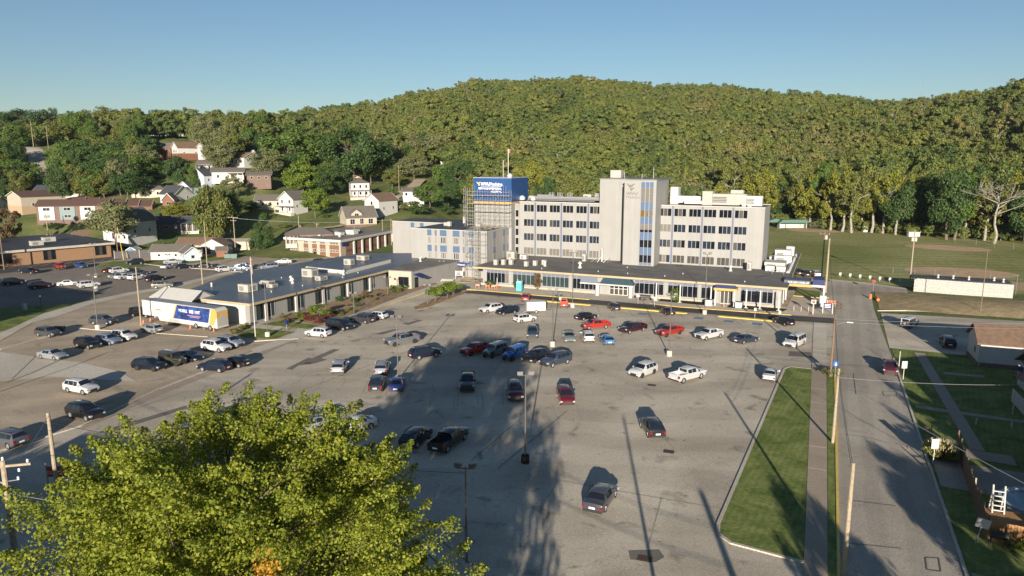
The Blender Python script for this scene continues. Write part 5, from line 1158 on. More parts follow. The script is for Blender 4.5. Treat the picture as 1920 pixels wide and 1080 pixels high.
VS('parked_car', 'sedan', 'navy', (1318, 984), (1437, 1000), 'dark blue sedan right of the olive jeep', g1, O5)
VS('parked_suv', 'suv', (.009, .013, .030), (1655, 1082), (1513, 1070), 'navy suv backed toward the lot with bright tail lights', g1, O5)
VS('parked_car', 'sedan', 'black', (1800, 1045), (1668, 1028), 'black sedan directly behind the navy suv', g1, O5)
VS('parked_suv', 'suv', 'white', (316, 217), (397, 231), 'white crossover with black roof rails above the lower left corner', g1, OI)
VS('parked_suv', 'suv', 'black', (325, 334), (418, 357), 'black suv with long shadow left of the big tree', g1, OI, 1.03)
VS('parked_suv', 'suv', (.09, .095, .11), (45, 487), (-45, 468), 'dark grey suv cut by the left edge of the picture', g1, OI)
VA('parked_car', 'sedan', 'grey', (868, 412), True, -10, 'grey car half hidden behind the top left of the big tree', g4, OI)
VA('parked_car', 'sedan', 'white', (375, 412), False, 150, 'white car glimpsed through the top of the big tree', g4, OJ)
VA('parked_car', 'suv', 'silver', (130, 428), False, 150, 'silver car almost hidden behind the big tree', g4, OJ)
# upper lot
VS('parked_pickup', 'pickup', 'navy', (372, 270), (222, 260), 'dark pickup with a white sheet on its tailgate', g2, OB, .9)
VS('parked_jeep', 'jeep', 'scarlet', (605, 205), (690, 226), 'bright red jeep in front of the school windows', g2, OB, rims=rimd_m)
VS('parked_car', 'hatch', 'blue', (838, 190), (918, 202), 'blue hatchback right of the red jeep', g2, OB)
VS('parked_suv', 'suv', 'black', (93, 400), (240, 382), 'black suv at the far left, in shade', g2, OB, 1.05)
VS('parked_suv', 'suv', (.03, .012, .016), (393, 440), (548, 420), 'very dark maroon suv in the shade of the upper lot', g2, OB, 1.05)
VS('parked_car', 'sedan', 'white', (705, 405), (835, 395), 'white sedan in the shade beside the boxy white suv', g2, OB)
VS('parked_suv', 'suv', 'white', (945, 428), (1078, 412), 'boxy white suv in the shade with a row of side windows', g2, OB, 1.0)
VS('parked_suv', 'suv', 'navy', (1580, 158), (1475, 166), 'navy suv parked across at the back of the upper lot', g2, OB)
VS('parked_pickup', 'pickup', 'maroon', (148, 442), (262, 418), 'dark red pickup at the back of the cluster of cars', g2, OC, .9)
VS('parked_suv', 'suv', 'white', (215, 446), (340, 430), 'white wagon at the top of the cluster of cars', g2, OC)
VS('parked_car', 'sedan', 'sage', (215, 500), (330, 484), 'grey-green sedan at the left of the cluster of cars', g2, OC)
VS('parked_car', 'sedan', (.65, .66, .66), (290, 510), (395, 490), 'white sedan between grey-green sedan and white suv', g2, OC)
VS('parked_suv', 'suv', (.70, .68, .68), (435, 522), (540, 500), 'white suv behind the pale post in the upper lot', g2, OC)
VS('parked_suv', 'suv', 'black', (637, 540), (750, 520), 'black crossover at the right of the cluster of cars', g2, OC)
VS('parked_car', 'sedan', 'dgrey', (460, 468), (572, 452), 'dark sedan behind the white suv in the cluster', g2, OC)
VS('parked_suv', 'suv', 'tan', (692, 612), (800, 606), 'tan-grey suv driving beside the cluster of cars', g2, OC)
VS('parked_pickup', 'pickup', 'silver', (800, 340), (925, 334), 'silver pickup behind the white sedan on the grass edge', g2, OC, .85)
VS('parked_car', 'sedan', 'white', (800, 392), (880, 372), 'white sedan left of the black sedan at the back kerb', g2, OC)
VS('parked_car', 'sedan', 'black', (945, 390), (1045, 382), 'black sedan at the back kerb of the upper lot', g2, OC)
VS('parked_car', 'sedan', 'black', (1165, 372), (1272, 372), 'black car behind the thin wooden pole', g2, OC, .95)
VS('parked_suv', 'suv', 'white', (1415, 427), (1510, 415), 'white suv with dark rear window at the kerb', g2, OC)
VS('parked_pickup', 'pickup', (.14, .20, .27), (1570, 412), (1690, 410), 'blue-grey pickup beside the white suv at the kerb', g2, OC, .85)
VS('parked_pickup', 'pickup', 'white', (1600, 386), (1712, 386), 'white pickup behind the blue-grey pickup', g2, OC, .85)
VA('parked_suv', 'suv', 'white', (1505, 165), True, 0, 'white suv parked before the two dark garage doors', g2, OC)
VS('parked_car', 'van', (.20, .23, .27), (132, 298), (72, 302), 'silver-blue minivan behind the clinic roof', g2, O6, .92)
VS('parked_car', 'sedan', 'white', (238, 258), (172, 260), 'white sedan behind the minivan', g2, O6)
VS('parked_suv', 'suv', (.05, .02, .05), (490, 260), (436, 264), 'dark purple suv behind the clinic roof units', g2, O6, .9)
# along the clinic walk
VS('parked_suv', 'suv', 'white', (750, 328), (590, 312), 'white crossover parked against the clinic walk', g3, OD, .96)
VS('parked_suv', 'van', 'black', (822, 222), (1000, 250), 'large black suv next to the white crossover', g3, OD, 1.02)
VS('parked_suv', 'suv', (.045, .045, .055), (1240, 172), (1090, 150), 'dark grey suv with bright tail light by the walk', g3, OD, 1.05)
VS('parked_car', 'hatch', 'white', (1395, 122), (1275, 108), 'white hatchback mostly hidden by the dark grey suv', g3, OD)
# middle
VS('parked_pickup', 'pickup', 'grey', (1785, 384), (1560, 425), 'grey crew cab pickup heading left', g4, OD, rims=rimd_m)
VS('parked_suv', 'suv', (.014, .018, .035), (295, 162), (435, 137), 'dark navy patrol style suv casting a pole shadow', g4, OH, 1.05)
VA('parked_suv', 'hatch', (.34, .35, .37), (912, 748), True, 27, 'silver crossover alone among the faded stall lines', g4, OD, 1.06)
VA('parked_suv', 'suv', (.25, .27, .30), (1398, 770), True, 27, 'silver-grey suv at the top of the group of three', g4, OD)
VA('parked_suv', 'suv', (.012, .013, .022), (1338, 957), True, 27, 'black crossover at the lower left of the group of three', g4, OD)
VA('parked_car', 'sedan', (.015, .035, .20), (1568, 955), True, 27, 'deep blue sedan at the lower right of the group of three', g4, OD)
VS('parked_pickup', 'pickup', 'scarlet', (580, 722), (368, 776), 'bright red pickup at the left end of the row of five', g4, OE, .92, rims=rimd_m)
VS('parked_jeep', 'jeep', 'teal', (775, 742), (605, 806), 'grey-teal four door jeep right of the red pickup', g4, OE, 1.05, rims=rimd_m)
VS('parked_jeep', 'jeep', 'bright', (990, 775), (828, 842), 'bright blue four door jeep in the row of five', g4, OE, 1.05, rims=rimd_m)
VS('parked_car', 'hatch', 'black', (1228, 800), (1078, 858), 'black car between blue jeep and dark blue suv', g4, OE, 1.1, rims=rimd_m)
VS('parked_suv', 'suv', (.045, .06, .09), (1466, 854), (1286, 902), 'slate blue suv at the right end of the row of five', g4, OE, 1.08)
VA('parked_suv', 'suv', (.035, .05, .075), (1070, 584), False, 203, 'dark blue suv facing the camera behind the row of five', g4, OE)
VA('parked_car', 'sedan', 'sage', (1498, 628), False, 208, 'grey-green sedan facing the camera by the white suv', g4, OE)
VA('parked_suv', 'suv', (.62, .61, .60), (1712, 632), True, 27, 'white suv showing its rear window beside the blue hatchback', g4, OE)
VA('parked_car', 'hatch', 'lblue', (262, 662), True, 31, 'light blue hatchback showing its rear', g4, OF)
VS('parked_suv', 'suv', 'white', (708, 266), (550, 290), 'white suv heading left at the entrance side of the lot', g5, OE)
VS('parked_suv', 'suv', 'navy', (868, 296), (748, 314), 'navy suv right in front of the white suv', g5, OE, .95)
VS('parked_suv', 'suv', 'white', (948, 402), (1076, 383), 'white crossover with dark rear glass near the box trailer', g5, OE, .95)
VA('parked_suv', 'suv', (.28, .03, .03), (990, 164), True, 22, 'small red suv at the end of the yellow kerb', g5, OE, .92)
VA('parked_pickup', 'pickup', (.42, .045, .02), (1425, 232), True, 22, 'red pickup showing its bright orange-red tailgate', g5, OE, .85)
VS('parked_car', 'sedan', 'black', (1640, 374), (1772, 350), 'black sedan with glowing red tail lights', g5, OE)
VS('parked_pickup', 'pickup', (.38, .03, .02), (1884, 462), (1720, 476), 'red pickup right behind the black sedan', g5, OE, .9)
VS('parked_pickup', 'pickup', (.035, .010, .018), (634, 492), (486, 524), 'dark maroon pickup in the entrance side row', g5, OF, .95)
VS('parked_pickup', 'pickup', (.36, .028, .018), (1048, 526), (900, 560), 'red pickup with black lower trim by the lamp post', g5, OF, .95, rims=rimd_m)
VS('parked_pickup', 'pickup', 'white', (1498, 564), (1345, 596), 'white crew cab pickup in the entrance side row', g5, OF, .95)
VS('parked_car', 'sedan', (.03, .04, .06), (1778, 637), (1884, 616), 'dark slate sedan at the right of the white crew cab pickup', g5, OF)
VA('parked_suv', 'suv', (.03, .028, .035), (338, 272), True, 33, 'dark crossover beside the square lamp base', g5, OF, .92)
VA('parked_car', 'sedan', 'black', (955, 322), True, 36, 'black car by the yellow kerb behind the lamp post', g5, OF, .95)
VA('parked_suv', 'suv', 'black', (432, 640), True, 42, 'black suv at the right end of the yellow kerb', g5, OG, .92)
VS('parked_suv', 'suv', 'white', (766, 966), (612, 1022), 'white suv with black roof opening and black wheels', g6, OF, 1.02, rims=rimd_m)
VS('parked_pickup', 'pickup', 'white', (1082, 1080), (1284, 1024), 'white pickup with covered bed and black rear window', g6, OF)
VS('parked_suv', 'van', (.60, .60, .58), (522, 776), (466, 804), 'long white suv near the end of the wedge lawn', g6, OG, 1.0)
VA('parked_car', 'sedan', 'white', (250, 1072), True, -4, 'white sedan at the tip of the wedge lawn', g6, OG, .96)
VA('parked_suv', 'suv', (.045, .008, .012), (1115, 522), False, 207, 'dark maroon suv facing the camera beside the lamp post', g4, OH, 1.05)
VA('parked_suv', 'suv', (.12, .010, .014), (1552, 562), False, 208, 'deep red suv facing the camera at the edge of the tree shadow', g4, OH)
VA('parked_pickup', 'pickup', (.016, .017, .020), (700, 446), False, 206, 'black pickup facing the camera in the tree shadow', g4, OH)
VS('parked_pickup', 'pickup', 'black', (545, 938), (665, 848), 'black pickup driving away at the edge of the big tree', g4, OH)
VS('parked_suv', 'suv', 'black', (285, 905), (375, 832), 'black car partly hidden by the big tree', g4, OH)
VS('parked_car', 'sedan', (.06, .06, .07), (437, 780), (482, 714), 'dark grey sedan alone in the foreground of the lot', g6, OK_, 1.05)
VS('parked_suv', 'suv', (.02, .02, .024), (640, 430), (610, 388), 'black suv alone in the right middle of the lot', g6, OK_)
VA('parked_pickup', 'pickup', (.14, .010, .014), (538, 206), False, 178, 'dark red truck parked on the street facing the camera', g7, OR, .92)
VA('parked_jeep', 'jeep', 'white', (1022, 868), True, -25, 'white jeep with spare wheel in the side lot', g7, O8, 1.0)
VA('parked_suv', 'suv', 'black', (1365, 1022), True, 3, 'black suv in the shade of the side lot', g7, O8, 1.0)
VA('parked_car', 'suv', 'navy', (238, 470), True, 20, 'dark suv behind the pickup canopy, leftmost of three', g7, O8, .95)
VA('parked_car', 'suv', 'black', (298, 482), True, 20, 'black suv behind the pickup canopy, middle of three', g7, O8, .95)
VA('parked_car', 'suv', 'white', (375, 486), True, 20, 'white suv behind the pickup canopy, rightmost of three', g7, O8, 1.0)
g8 = 'cars by the houses'
def VF(kind, c, px, d, hd, label):
    x, y = FD(px, d); t = vehicle('parked_car', kind, COL[c] if isinstance(c, str) else c, x, y, YAW + R(hd), label, g8); t.location.z = terr(x, y) + .1
VF('suv', 'scarlet', 747, 262, 10, 'red car beside the two storey house above the hospital wing')
VF('suv', 'silver', 766, 264, 10, 'silver car right of the red car above the hospital wing')
VF('suv', 'red', 851, 268, 15, 'red car above the roof of the hospital wing')
VF('sedan', 'silver', 757, 292, 10, 'silver car on the slope below the small white house')
VF('sedan', 'black', 708, 376, 5, 'dark car before the long tan house')
VF('sedan', 'black', 620, 245, 30, 'black car by the yellow-green tree')
VF('sedan', 'silver', 65, 262, 10, 'silver car in the shade by the apartments')
VF('sedan', 'navy', 90, 250, 10, 'dark car in the shade under the apartments')
# ---------------------------------------------------------------- the mobile unit trailer
tr = thing('mri_trailer', 'long white trailer printed blue and gold, reading mobile MRI unit', 'trailer', (-107.6, 91.6, .05), -.035)
b = MB(); b.xz([(-9.8, 1.25), (-5.6, 1.25), (-5.2, .55), (9.8, .55), (9.8, 3.6), (9.2, 4.05), (-9.8, 4.05)], -1.25, 1.25); b.build('body', siding_m, tr)
b = MB(); b.box(-9.4, 8.8, -1.1, 1.1, 4.06, 4.12); b.build('roof_panel', galv_m, tr)
b = MB(); b.xz([(-1.4, 1.35), (7.6, 1.35), (8.3, 3.95), (-.2, 3.95)], -1.27, -1.252); b.build('blue_panel', mat('trailer_blue', (.02, .035, .15), .4, .5, 1.2, c2=(.035, .08, .28)), tr)
b = MB(); b.xz([(-1.7, 1.35), (-1.4, 1.35), (-.2, 3.95), (-.5, 3.95)], -1.27, -1.252); b.build('gold_stripe', gold_m, tr); b = MB(); b.xz([(7.9, 1.0), (8.9, 1.0), (9.8, 2.6), (9.8, 3.6), (9.2, 4.0), (8.5, 3.95)], -1.27, -1.252); b.build('gold_panel', gold_m, tr)
b = MB(); b.box(9.8, 9.815, -1.2, 1.2, 1.8, 3.55); b.build('gold_panel', gold_m, tr)
b = MB(); b.yz([(-1.15, .9), (1.15, .9), (1.0, 2.1), (0, 3.1), (-1.0, 2.1)], 9.816, 9.83); b.build('pale_print', unit_m, tr)
text(tr, 'lettering', 'MOBILE', (.2, -1.28, 2.75), .80, wht, sx=.80); text(tr, 'lettering', 'MRI', (2.95, -1.28, 2.75), .80, wht, sx=.80, bold=.03); text(tr, 'lettering', 'UNIT', (4.35, -1.28, 2.75), .80, wht, sx=.72)
text(tr, 'lettering', 'WVU', (-6.0, -1.26, 2.35), .62, lgrey, sx=1); wv(tr, -6.4, -1.252, 2.6, .25, gold_m, .01)
b = MB(); b.box(2.3, 5.8, -1.28, -1.27, 2.2, 2.32).box(3.0, 5.4, -1.28, -1.27, 1.98, 2.08); b.build('print_bar', mat('print_pink', (.45, .22, .25), .5), tr)
b = MB(); b.xz([(-2.8, .56), (.2, .56), (.2, 1.0), (-.3, 1.2), (-2.3, 1.2), (-2.8, .9)], -1.27, -1.255); b.build('wheel_cover', unit_m, tr)
for x in (4.4, 8.0):
    for s_ in (-1, 1):
        w = put('wheel', car_parts('pickup')['tyre'], tr, (x, s_ * 1.2, .5)); w.scale = (1.25, 1.2, 1.25); put('rim', car_parts('pickup')['rim'], w)
for x in (-3.5, 6.2):
    b = MB(); b.box(x - .12, x + .12, -1.1, -.9, 0, .56); b.build('landing_leg', galv_m, tr)
def cone(x, y, label):
    t = thing('traffic_cone', label, 'cone', (x, y, .06)); b = MB(); b.box(-.2, .2, -.2, .2, 0, .05); b.build('base', orange_m, t)
    b = MB(); b.lathe([(.15, .05), (.04, .72)], 10); b.build('body', orange_m, t); b = MB(); b.lathe([(.105, .32), (.085, .46)], 10); b.build('stripe', white_m, t)
for px, py, lb in ((269, 607, 'orange cone left of the trailer'), (282, 603, 'orange cone under the trailer nose'), (357, 617, 'orange cone before the trailer wheels'), (401, 622, 'orange cone at the rear trailer wheel'), (428, 614, 'orange cone behind the trailer')):
    cone(*G(px, py), lb)
bt = thing('box_trailer', 'small white box trailer with open ramp beside the white crossover', 'trailer', (*G(1004, 586), .06), .55)
b = MB(); b.box(-1.9, 1.9, -1, 1, .5, 2.3); b.build('body', siding_m, bt)
b = MB(); b.box(1.9, 3.2, -.05, .05, .45, .55); b.build('tow_bar', black_m, bt); b = MB(); b.add([(-1.9, -1, .5), (-1.9, 1, .5), (-3.2, 1, .08), (-3.2, -1, .08), (-1.9, -1, .42), (-1.9, 1, .42), (-3.2, 1, 0), (-3.2, -1, 0)], [(0, 1, 2, 3), (7, 6, 5, 4), (0, 3, 7, 4), (1, 5, 6, 2)]); b.build('ramp', unit_m, bt)
for s_ in (-1, 1): w = put('wheel', car_parts('sedan')['tyre'], bt, (0, s_ * 1.05, .33)); put('rim', car_parts('sedan')['rim'], w)
# ---------------------------------------------------------------- foliage
def foliage_mat(name, cols, inst=False, trans=.25):
    m, t, b = newmat(name); N = t.nodes.new; L_ = t.links.new
    g = N('ShaderNodeNewGeometry'); oi = N('ShaderNodeObjectInfo')
    n = N('ShaderNodeTexNoise'); n.inputs['Scale'].default_value = .55; n.inputs['Detail'].default_value = 3; L_(g.outputs['Position'], n.inputs['Vector'])
    at = N('ShaderNodeAttribute'); at.attribute_name = 'lf'
    r = N('ShaderNodeValToRGB'); r.color_ramp.interpolation = 'LINEAR'
    while len(r.color_ramp.elements) < len(cols): r.color_ramp.elements.new(.5)
    for i, (p, c) in enumerate(cols): r.color_ramp.elements[i].position = p; r.color_ramp.elements[i].color = (*c, 1)
    mx = N('ShaderNodeMath'); mx.operation = 'MULTIPLY_ADD'
    if inst:
        n.inputs['Scale'].default_value = .021; n.inputs['Detail'].default_value = 3; L_(oi.outputs['Location'], n.inputs['Vector'])  # broad patches of like leaf colour, also painting in valley shade
        s1 = N('ShaderNodeMapRange'); s1.inputs['From Min'].default_value = .36; s1.inputs['From Max'].default_value = .64; L_(n.outputs['Fac'], s1.inputs['Value'])
        s2 = N('ShaderNodeMix'); s2.inputs[0].default_value = .36; L_(s1.outputs[0], s2.inputs[2]); L_(oi.outputs['Random'], s2.inputs[3]); L_(s2.outputs[0], mx.inputs[0]); mx.inputs[1].default_value = .92
    else: L_(n.outputs['Fac'], mx.inputs[0]); mx.inputs[1].default_value = .55
    m2 = N('ShaderNodeMath'); m2.operation = 'MULTIPLY'; L_(at.outputs['Fac'], m2.inputs[0]); m2.inputs[1].default_value = .12 if inst else .45
    L_(m2.outputs[0], mx.inputs[2]); L_(mx.outputs[0], r.inputs['Fac'])
    b.inputs['Roughness'].default_value = .62; b.inputs['Specular IOR Level'].default_value = .3
    L_(r.outputs['Color'], b.inputs['Base Color'])
    tr = N('ShaderNodeBsdfTranslucent'); ml = N('ShaderNodeMix'); ml.data_type = 'RGBA'; ml.blend_type = 'MULTIPLY'; ml.inputs[0].default_value = 1
    L_(r.outputs['Color'], ml.inputs[6]); ml.inputs[7].default_value = (1.5, 1.6, .7, 1); L_(ml.outputs[2], tr.inputs['Color'])
    ms = N('ShaderNodeMixShader'); ms.inputs[0].default_value = trans
    out = [x for x in t.nodes if x.type == 'OUTPUT_MATERIAL'][0]
    L_(b.outputs[0], ms.inputs[1]); L_(tr.outputs[0], ms.inputs[2]); L_(ms.outputs[0], out.inputs['Surface']); return m
green_m = foliage_mat('leaf_green', [(0, (0.041, 0.079, 0.019)), (.5, (0.085, 0.140, 0.026)), (1, (0.160, 0.216, 0.037))])
dark_m2 = foliage_mat('leaf_dark', [(0, (0.025, 0.053, 0.018)), (.5, (0.049, 0.091, 0.025)), (1, (0.096, 0.140, 0.031))])
olive_m = foliage_mat('leaf_olive', [(0, (0.070, 0.085, 0.022)), (.5, (0.132, 0.147, 0.034)), (1, (0.217, 0.209, 0.054))])
bright_m = foliage_mat('leaf_bright', [(0, (0.057, 0.108, 0.014)), (.5, (0.122, 0.179, 0.020)), (1, (0.229, 0.257, 0.040))])
pale_m = foliage_mat('leaf_pale', [(0, (0.094, 0.106, 0.044)), (.5, (0.163, 0.175, 0.075)), (1, (0.250, 0.250, 0.119))])
yellow_l = foliage_mat('leaf_yellow_green', [(0, (0.092, 0.106, 0.015)), (.5, (0.185, 0.191, 0.026)), (1, (0.290, 0.264, 0.046))])
brown_l = foliage_mat('leaf_brown', [(0, (0.060, 0.042, 0.018)), (.5, (0.120, 0.078, 0.036)), (1, (0.192, 0.120, 0.060))])
redl = foliage_mat('leaf_red', [(0, (.09, .022, .018)), (.5, (.15, .04, .03)), (1, (.22, .08, .05))])
forest_cols = [(0, (0.066, 0.100, 0.030)), (.20, (0.093, 0.129, 0.034)), (.40, (0.140, 0.171, 0.040)), (.56, (0.182, 0.192, 0.044)), (.70, (0.119, 0.151, 0.042)), (.82, (0.164, 0.158, 0.058)), (.92, (0.239, 0.224, 0.054)), (1, (0.196, 0.163, 0.078))]
forest_m = foliage_mat('forest_leaves', forest_cols, inst=True, trans=.30)
def leaves(name, cen, size, seed, m, up=.35, outward=None, star=False):
    r = np.random.default_rng(seed); n = len(cen)
    nr = r.normal(size=(n, 3)); nr[:, 2] += up
    if outward is not None: nr += outward * 1.3
    nr /= np.linalg.norm(nr, axis=1)[:, None]
    a = np.cross(nr, r.normal(size=(n, 3))); a /= np.linalg.norm(a, axis=1)[:, None]; b = np.cross(nr, a)
    s = (size * r.uniform(.6, 1.3, n))[:, None]
    fold = nr * s * r.uniform(-.25, .25, n)[:, None]
    V = np.stack([cen - a * s * .55, cen - b * s * .42 + fold, cen + a * s * .6, cen + b * s * .42 + fold], 1).reshape(-1, 3)
    me = bpy.data.meshes.new(name); me.vertices.add(4 * n); me.vertices.foreach_set('co', V.ravel().astype(np.float32))
    me.loops.add(4 * n); me.loops.foreach_set('vertex_index', np.arange(4 * n, dtype=np.int32))
    me.polygons.add(n); me.polygons.foreach_set('loop_start', np.arange(0, 4 * n, 4, dtype=np.int32))
    me.update(calc_edges=True); me.materials.append(m)
    at = me.attributes.new('lf', 'FLOAT', 'FACE'); at.data.foreach_set('value', r.uniform(0, 1, n).astype(np.float32))
    return me
def crown_points(seed, n, nclump, shape='round', cr=.30, hollow=.55):
    """unit crown: radius 1, z from -1 to 1, clumped; returns points and outward directions"""
    r = np.random.default_rng(seed); c = []
    while len(c) < nclump:
        d = r.normal(size=3); d /= np.linalg.norm(d); rad = hollow + (1 - hollow) * r.random() ** .6
        if shape == 'cone': z = r.uniform(-1, 1); w = (1 - z) / 2 * .95 + .05; ang = r.uniform(0, 6.283); q = r.uniform(.5, 1) ** .5; p = np.array([math.cos(ang) * w * q, math.sin(ang) * w * q, z])
        elif shape == 'vase': p = d * rad; f = .55 + .45 * (p[2] + 1) / 2 * 1.2; p[0] *= f; p[1] *= f
        elif shape == 'oval': p = d * rad; p[2] = p[2]
        else:
            p = d * rad
            if p[2] < -.55: p[2] *= .8
        p = p * r.uniform(.86, 1.08)
        c.append(p)
    c = np.array(c); k = r.integers(0, nclump, n); rr = r.normal(size=(n, 3)); rr /= np.linalg.norm(rr, axis=1)[:, None]
    cs = cr * r.uniform(.6, 1.25, nclump)
    off = rr * (cs[k] * r.random(n) ** .45)[:, None]; off[:, 2] *= .75
    pts = c[k] + off; out = rr * .8 + pts / (np.linalg.norm(pts, axis=1)[:, None] + 1e-6) * .7
    out /= np.linalg.norm(out, axis=1)[:, None]
    return pts, out
def trunk_mesh(seed, h, r0, crown_z, crown_r, m, limbs=7, sub=3, bare=False):
    q = random.Random(seed); b = MB()
    n = 5; p = Vector((0, 0, -.5)); dirs = Vector((0, 0, 1)); tops = []
    hh = crown_z + (h - crown_z) * .5
    for i in range(n):
        np_ = Vector((q.uniform(-.03, .03) * h, q.uniform(-.03, .03) * h, -.5 + (hh + .5) * (i + 1) / n)); ra = r0 * (1 - .72 * i / n); rb_ = r0 * (1 - .72 * (i + 1) / n)
        b.tube(p, np_, ra, rb_, 7, cap=False); tops.append((np_, rb_)); p = np_
    def limb(p, d, l, r, lev):
        e = p + d * l; b.tube(p, e, r, r * .55, 5, cap=False)
        if lev > 0:
            for _ in range(sub):
                d2 = (d + Vector((q.gauss(0, .5), q.gauss(0, .5), q.gauss(.12, .35)))).normalized(); limb(p + d * l * q.uniform(.5, 1), d2, l * q.uniform(.5, .75), r * .5, lev - 1)
    for i in range(limbs):
        k = q.uniform(.35, 1); z = crown_z * .75 + (hh - crown_z * .75) * k; a = i * 2.4 + q.uniform(-.4, .4)
        limb(Vector((0, 0, z)), Vector((math.cos(a), math.sin(a), q.uniform(.35, .9))).normalized(), crown_r * q.uniform(.55, .8), r0 * .34, 2 if bare else 1)
    return b.mesh('trunk', [m], smooth=True)
TP = {}
def proto(shape, m, var, nl=8200, leaf=.36, bark=None, thin=False):
    key = (shape, m.name, var, thin)
    if key not in TP:
        if thin: nl = int(nl * .6)
        pts, out = crown_points(var * 31 + len(shape) * 7, nl, 60 if not thin else 40, shape, .29 if not thin else .23, .42)
        S = 7.0
        cm = leaves('crown', pts * np.array([S, S, S]), leaf * 1.5, var + 5, m, outward=out)
        tm = trunk_mesh(var + 3, 1.9 * S + 5, .42, 5, S * .8, bark or bark_m, limbs=8 if thin else 6, sub=3)
        TP[key] = (cm, tm, S)
    return TP[key]
TN = [0]
def tree(name, label, x, y, z, h, r, shape='round', m=None, var=None, clear=.22, group=None, bark=None, thin=False, cat='tree'):
    TN[0] += 1; var = TN[0] % 5 if var is None else var
    cm, tm, S = proto(shape, m or green_m, var, bark=bark, thin=thin)
    t = thing(name, label, cat, (x, y, z), rnd.uniform(0, 6.28), group)
    ch = h * (1 - clear) / 2
    c = put('crown', cm, t, (0, 0, h - ch)); c.scale = (r / S, r / S, ch / S)
    k = put('trunk', tm, t); k.scale = (h / 19, h / 19, h / 19 )
    return t
def TD(label, px, ytop, wpx, d, m, shape='round', group=None, name='tree', clear=.15, thin=False, bark=None, cat='tree', sink=0):
    x, y = FD(px, d); z = terr(x, y); zt = 30 + (300 - ytop) * d / F * 1.0
    h = max(3.0, zt - z); r = wpx / 2 * d / F
    return tree(name, label, x, y, z - sink, h, r, shape, m, clear=clear, group=group, thin=thin, bark=bark, cat=cat)
W1_ = 'one two three four five six seven eight nine'.split(); W2_ = 'ten eleven twelve thirteen fourteen fifteen sixteen seventeen eighteen nineteen'.split(); W3_ = 'twenty thirty forty fifty sixty seventy eighty'.split()
ORD_ = [[w] for w in W1_ + W2_] + [[t] if not u else [t + '-' + u] for t in W3_ for u in [''] + W1_]
# trees one can pick out, from left to right
TD('dark green domed tree on the left skyline', 68, 205, 78, 545, dark_m2); TD('small round tree on the skyline right of the dark dome', 115, 207, 34, 560, dark_m2)
TD('grey-green tree at the far left edge', 8, 226, 60, 430, pale_m); TD('dull green tree above the left road', 45, 232, 60, 420, green_m)
TD('large olive tree left of the big olive clump', 145, 232, 70, 430, olive_m); TD('tall olive crown at the left of the skyline clump', 182, 206, 70, 470, olive_m)
TD('broad olive crown at the middle of the skyline clump', 225, 206, 75, 460, olive_m); TD('green crown at the right of the skyline clump', 268, 212, 60, 460, green_m)
TD('dark skyline tree left of the hill house', 305, 211, 48, 520, dark_m2); TD('round skyline tree above the hill house', 343, 209, 48, 520, green_m); TD('small dark skyline tree right of the hill house', 368, 213, 40, 520, dark_m2)
TD('pale tree right of the big hill house', 392, 218, 52, 440, pale_m); TD('pale tree beside the narrow white house', 424, 234, 70, 365, pale_m); TD('olive tree above the upper street', 455, 214, 55, 430, olive_m); TD('green tree on the skyline', 492, 213, 50, 500, green_m)
TD('dark tree over the left road', 25, 262, 60, 380, dark_m2); TD('wide dark tree under the left road', 52, 300, 75, 345, green_m); TD('tree at the left edge beside the road', 0, 300, 60, 330, olive_m)
TD('round dark green tree behind the cream apartments', 122, 304, 46, 305, dark_m2); TD('dark green tree beyond the row houses roof', 198, 288, 85, 335, dark_m2); TD('green tree at the centre of the dark mass', 235, 275, 85, 350, green_m)
TD('green tree right in the dark mass', 282, 290, 75, 340, green_m); TD('dark tree above the row house roofs', 245, 316, 70, 305, dark_m2); TD('green tree over the left of the row houses', 180, 318, 60, 310, green_m)
TD('green tree in front of the olive skyline clump', 150, 262, 85, 385, green_m); TD('green tree below the olive skyline clump', 210, 252, 95, 400, olive_m); TD('dark green tree below the right of the clump', 262, 258, 80, 395, green_m)
TD('tree in the gap left of the hill house', 296, 262, 50, 395, dark_m2)
TD('small conifer behind the long ranch house', 263, 326, 24, 322, dark_m2, 'cone'); TD('second small conifer behind the long ranch house', 280, 326, 18, 324, dark_m2, 'cone')
TD('dark green round tree below the brick hill house', 341, 288, 44, 322, dark_m2); TD('conical green tree right of the dark round tree', 367, 314, 34, 312, green_m, 'cone')
TD('small olive tree among the upper street houses', 428, 298, 26, 345, olive_m); TD('yellow-green bushy tree above the shaded house', 332, 378, 62, 278, yellow_l, clear=.05)
TD('round grey-green tree before the white gabled house', 213, 374, 86, 228, pale_m, 'round', clear=.32); TD('tall full tree left of the dark pine, olive lit', 402, 340, 66, 246, olive_m, 'oval', clear=.03)
TD('dark tree half behind the tall olive tree', 432, 352, 50, 262, dark_m2); TD('yellow tinted tree at the left of the tall olive tree', 384, 352, 44, 250, green_m)
TD('dark purple-brown tree at the left edge', 8, 372, 60, 235, brown_l, thin=True); TD('dark conifer beside the brown ranch house', 494, 402, 46, 236, dark_m2, 'cone', clear=.05); TD('lower dark conifer beside it', 480, 420, 34, 234, dark_m2, 'cone', clear=.05)
TD('dark tree behind the cream low house', 470, 375, 40, 285, dark_m2); TD('thin tree behind the tall olive tree', 440, 322, 40, 300, pale_m, thin=True)
TD('broad bright green tree at the centre left', 548, 238, 108, 372, green_m); TD('dark green tree left of the broad tree', 508, 292, 60, 345, dark_m2); TD('very large dark green tree with a spreading crown', 664, 232, 112, 352, dark_m2)
TD('dark tree joined to the right of the large crown', 722, 262, 50, 370, dark_m2); TD('bright yellow-green tree before the broad tree', 572, 296, 66, 318, bright_m); TD('darker tree right of the bright tree', 608, 312, 60, 322, dark_m2)
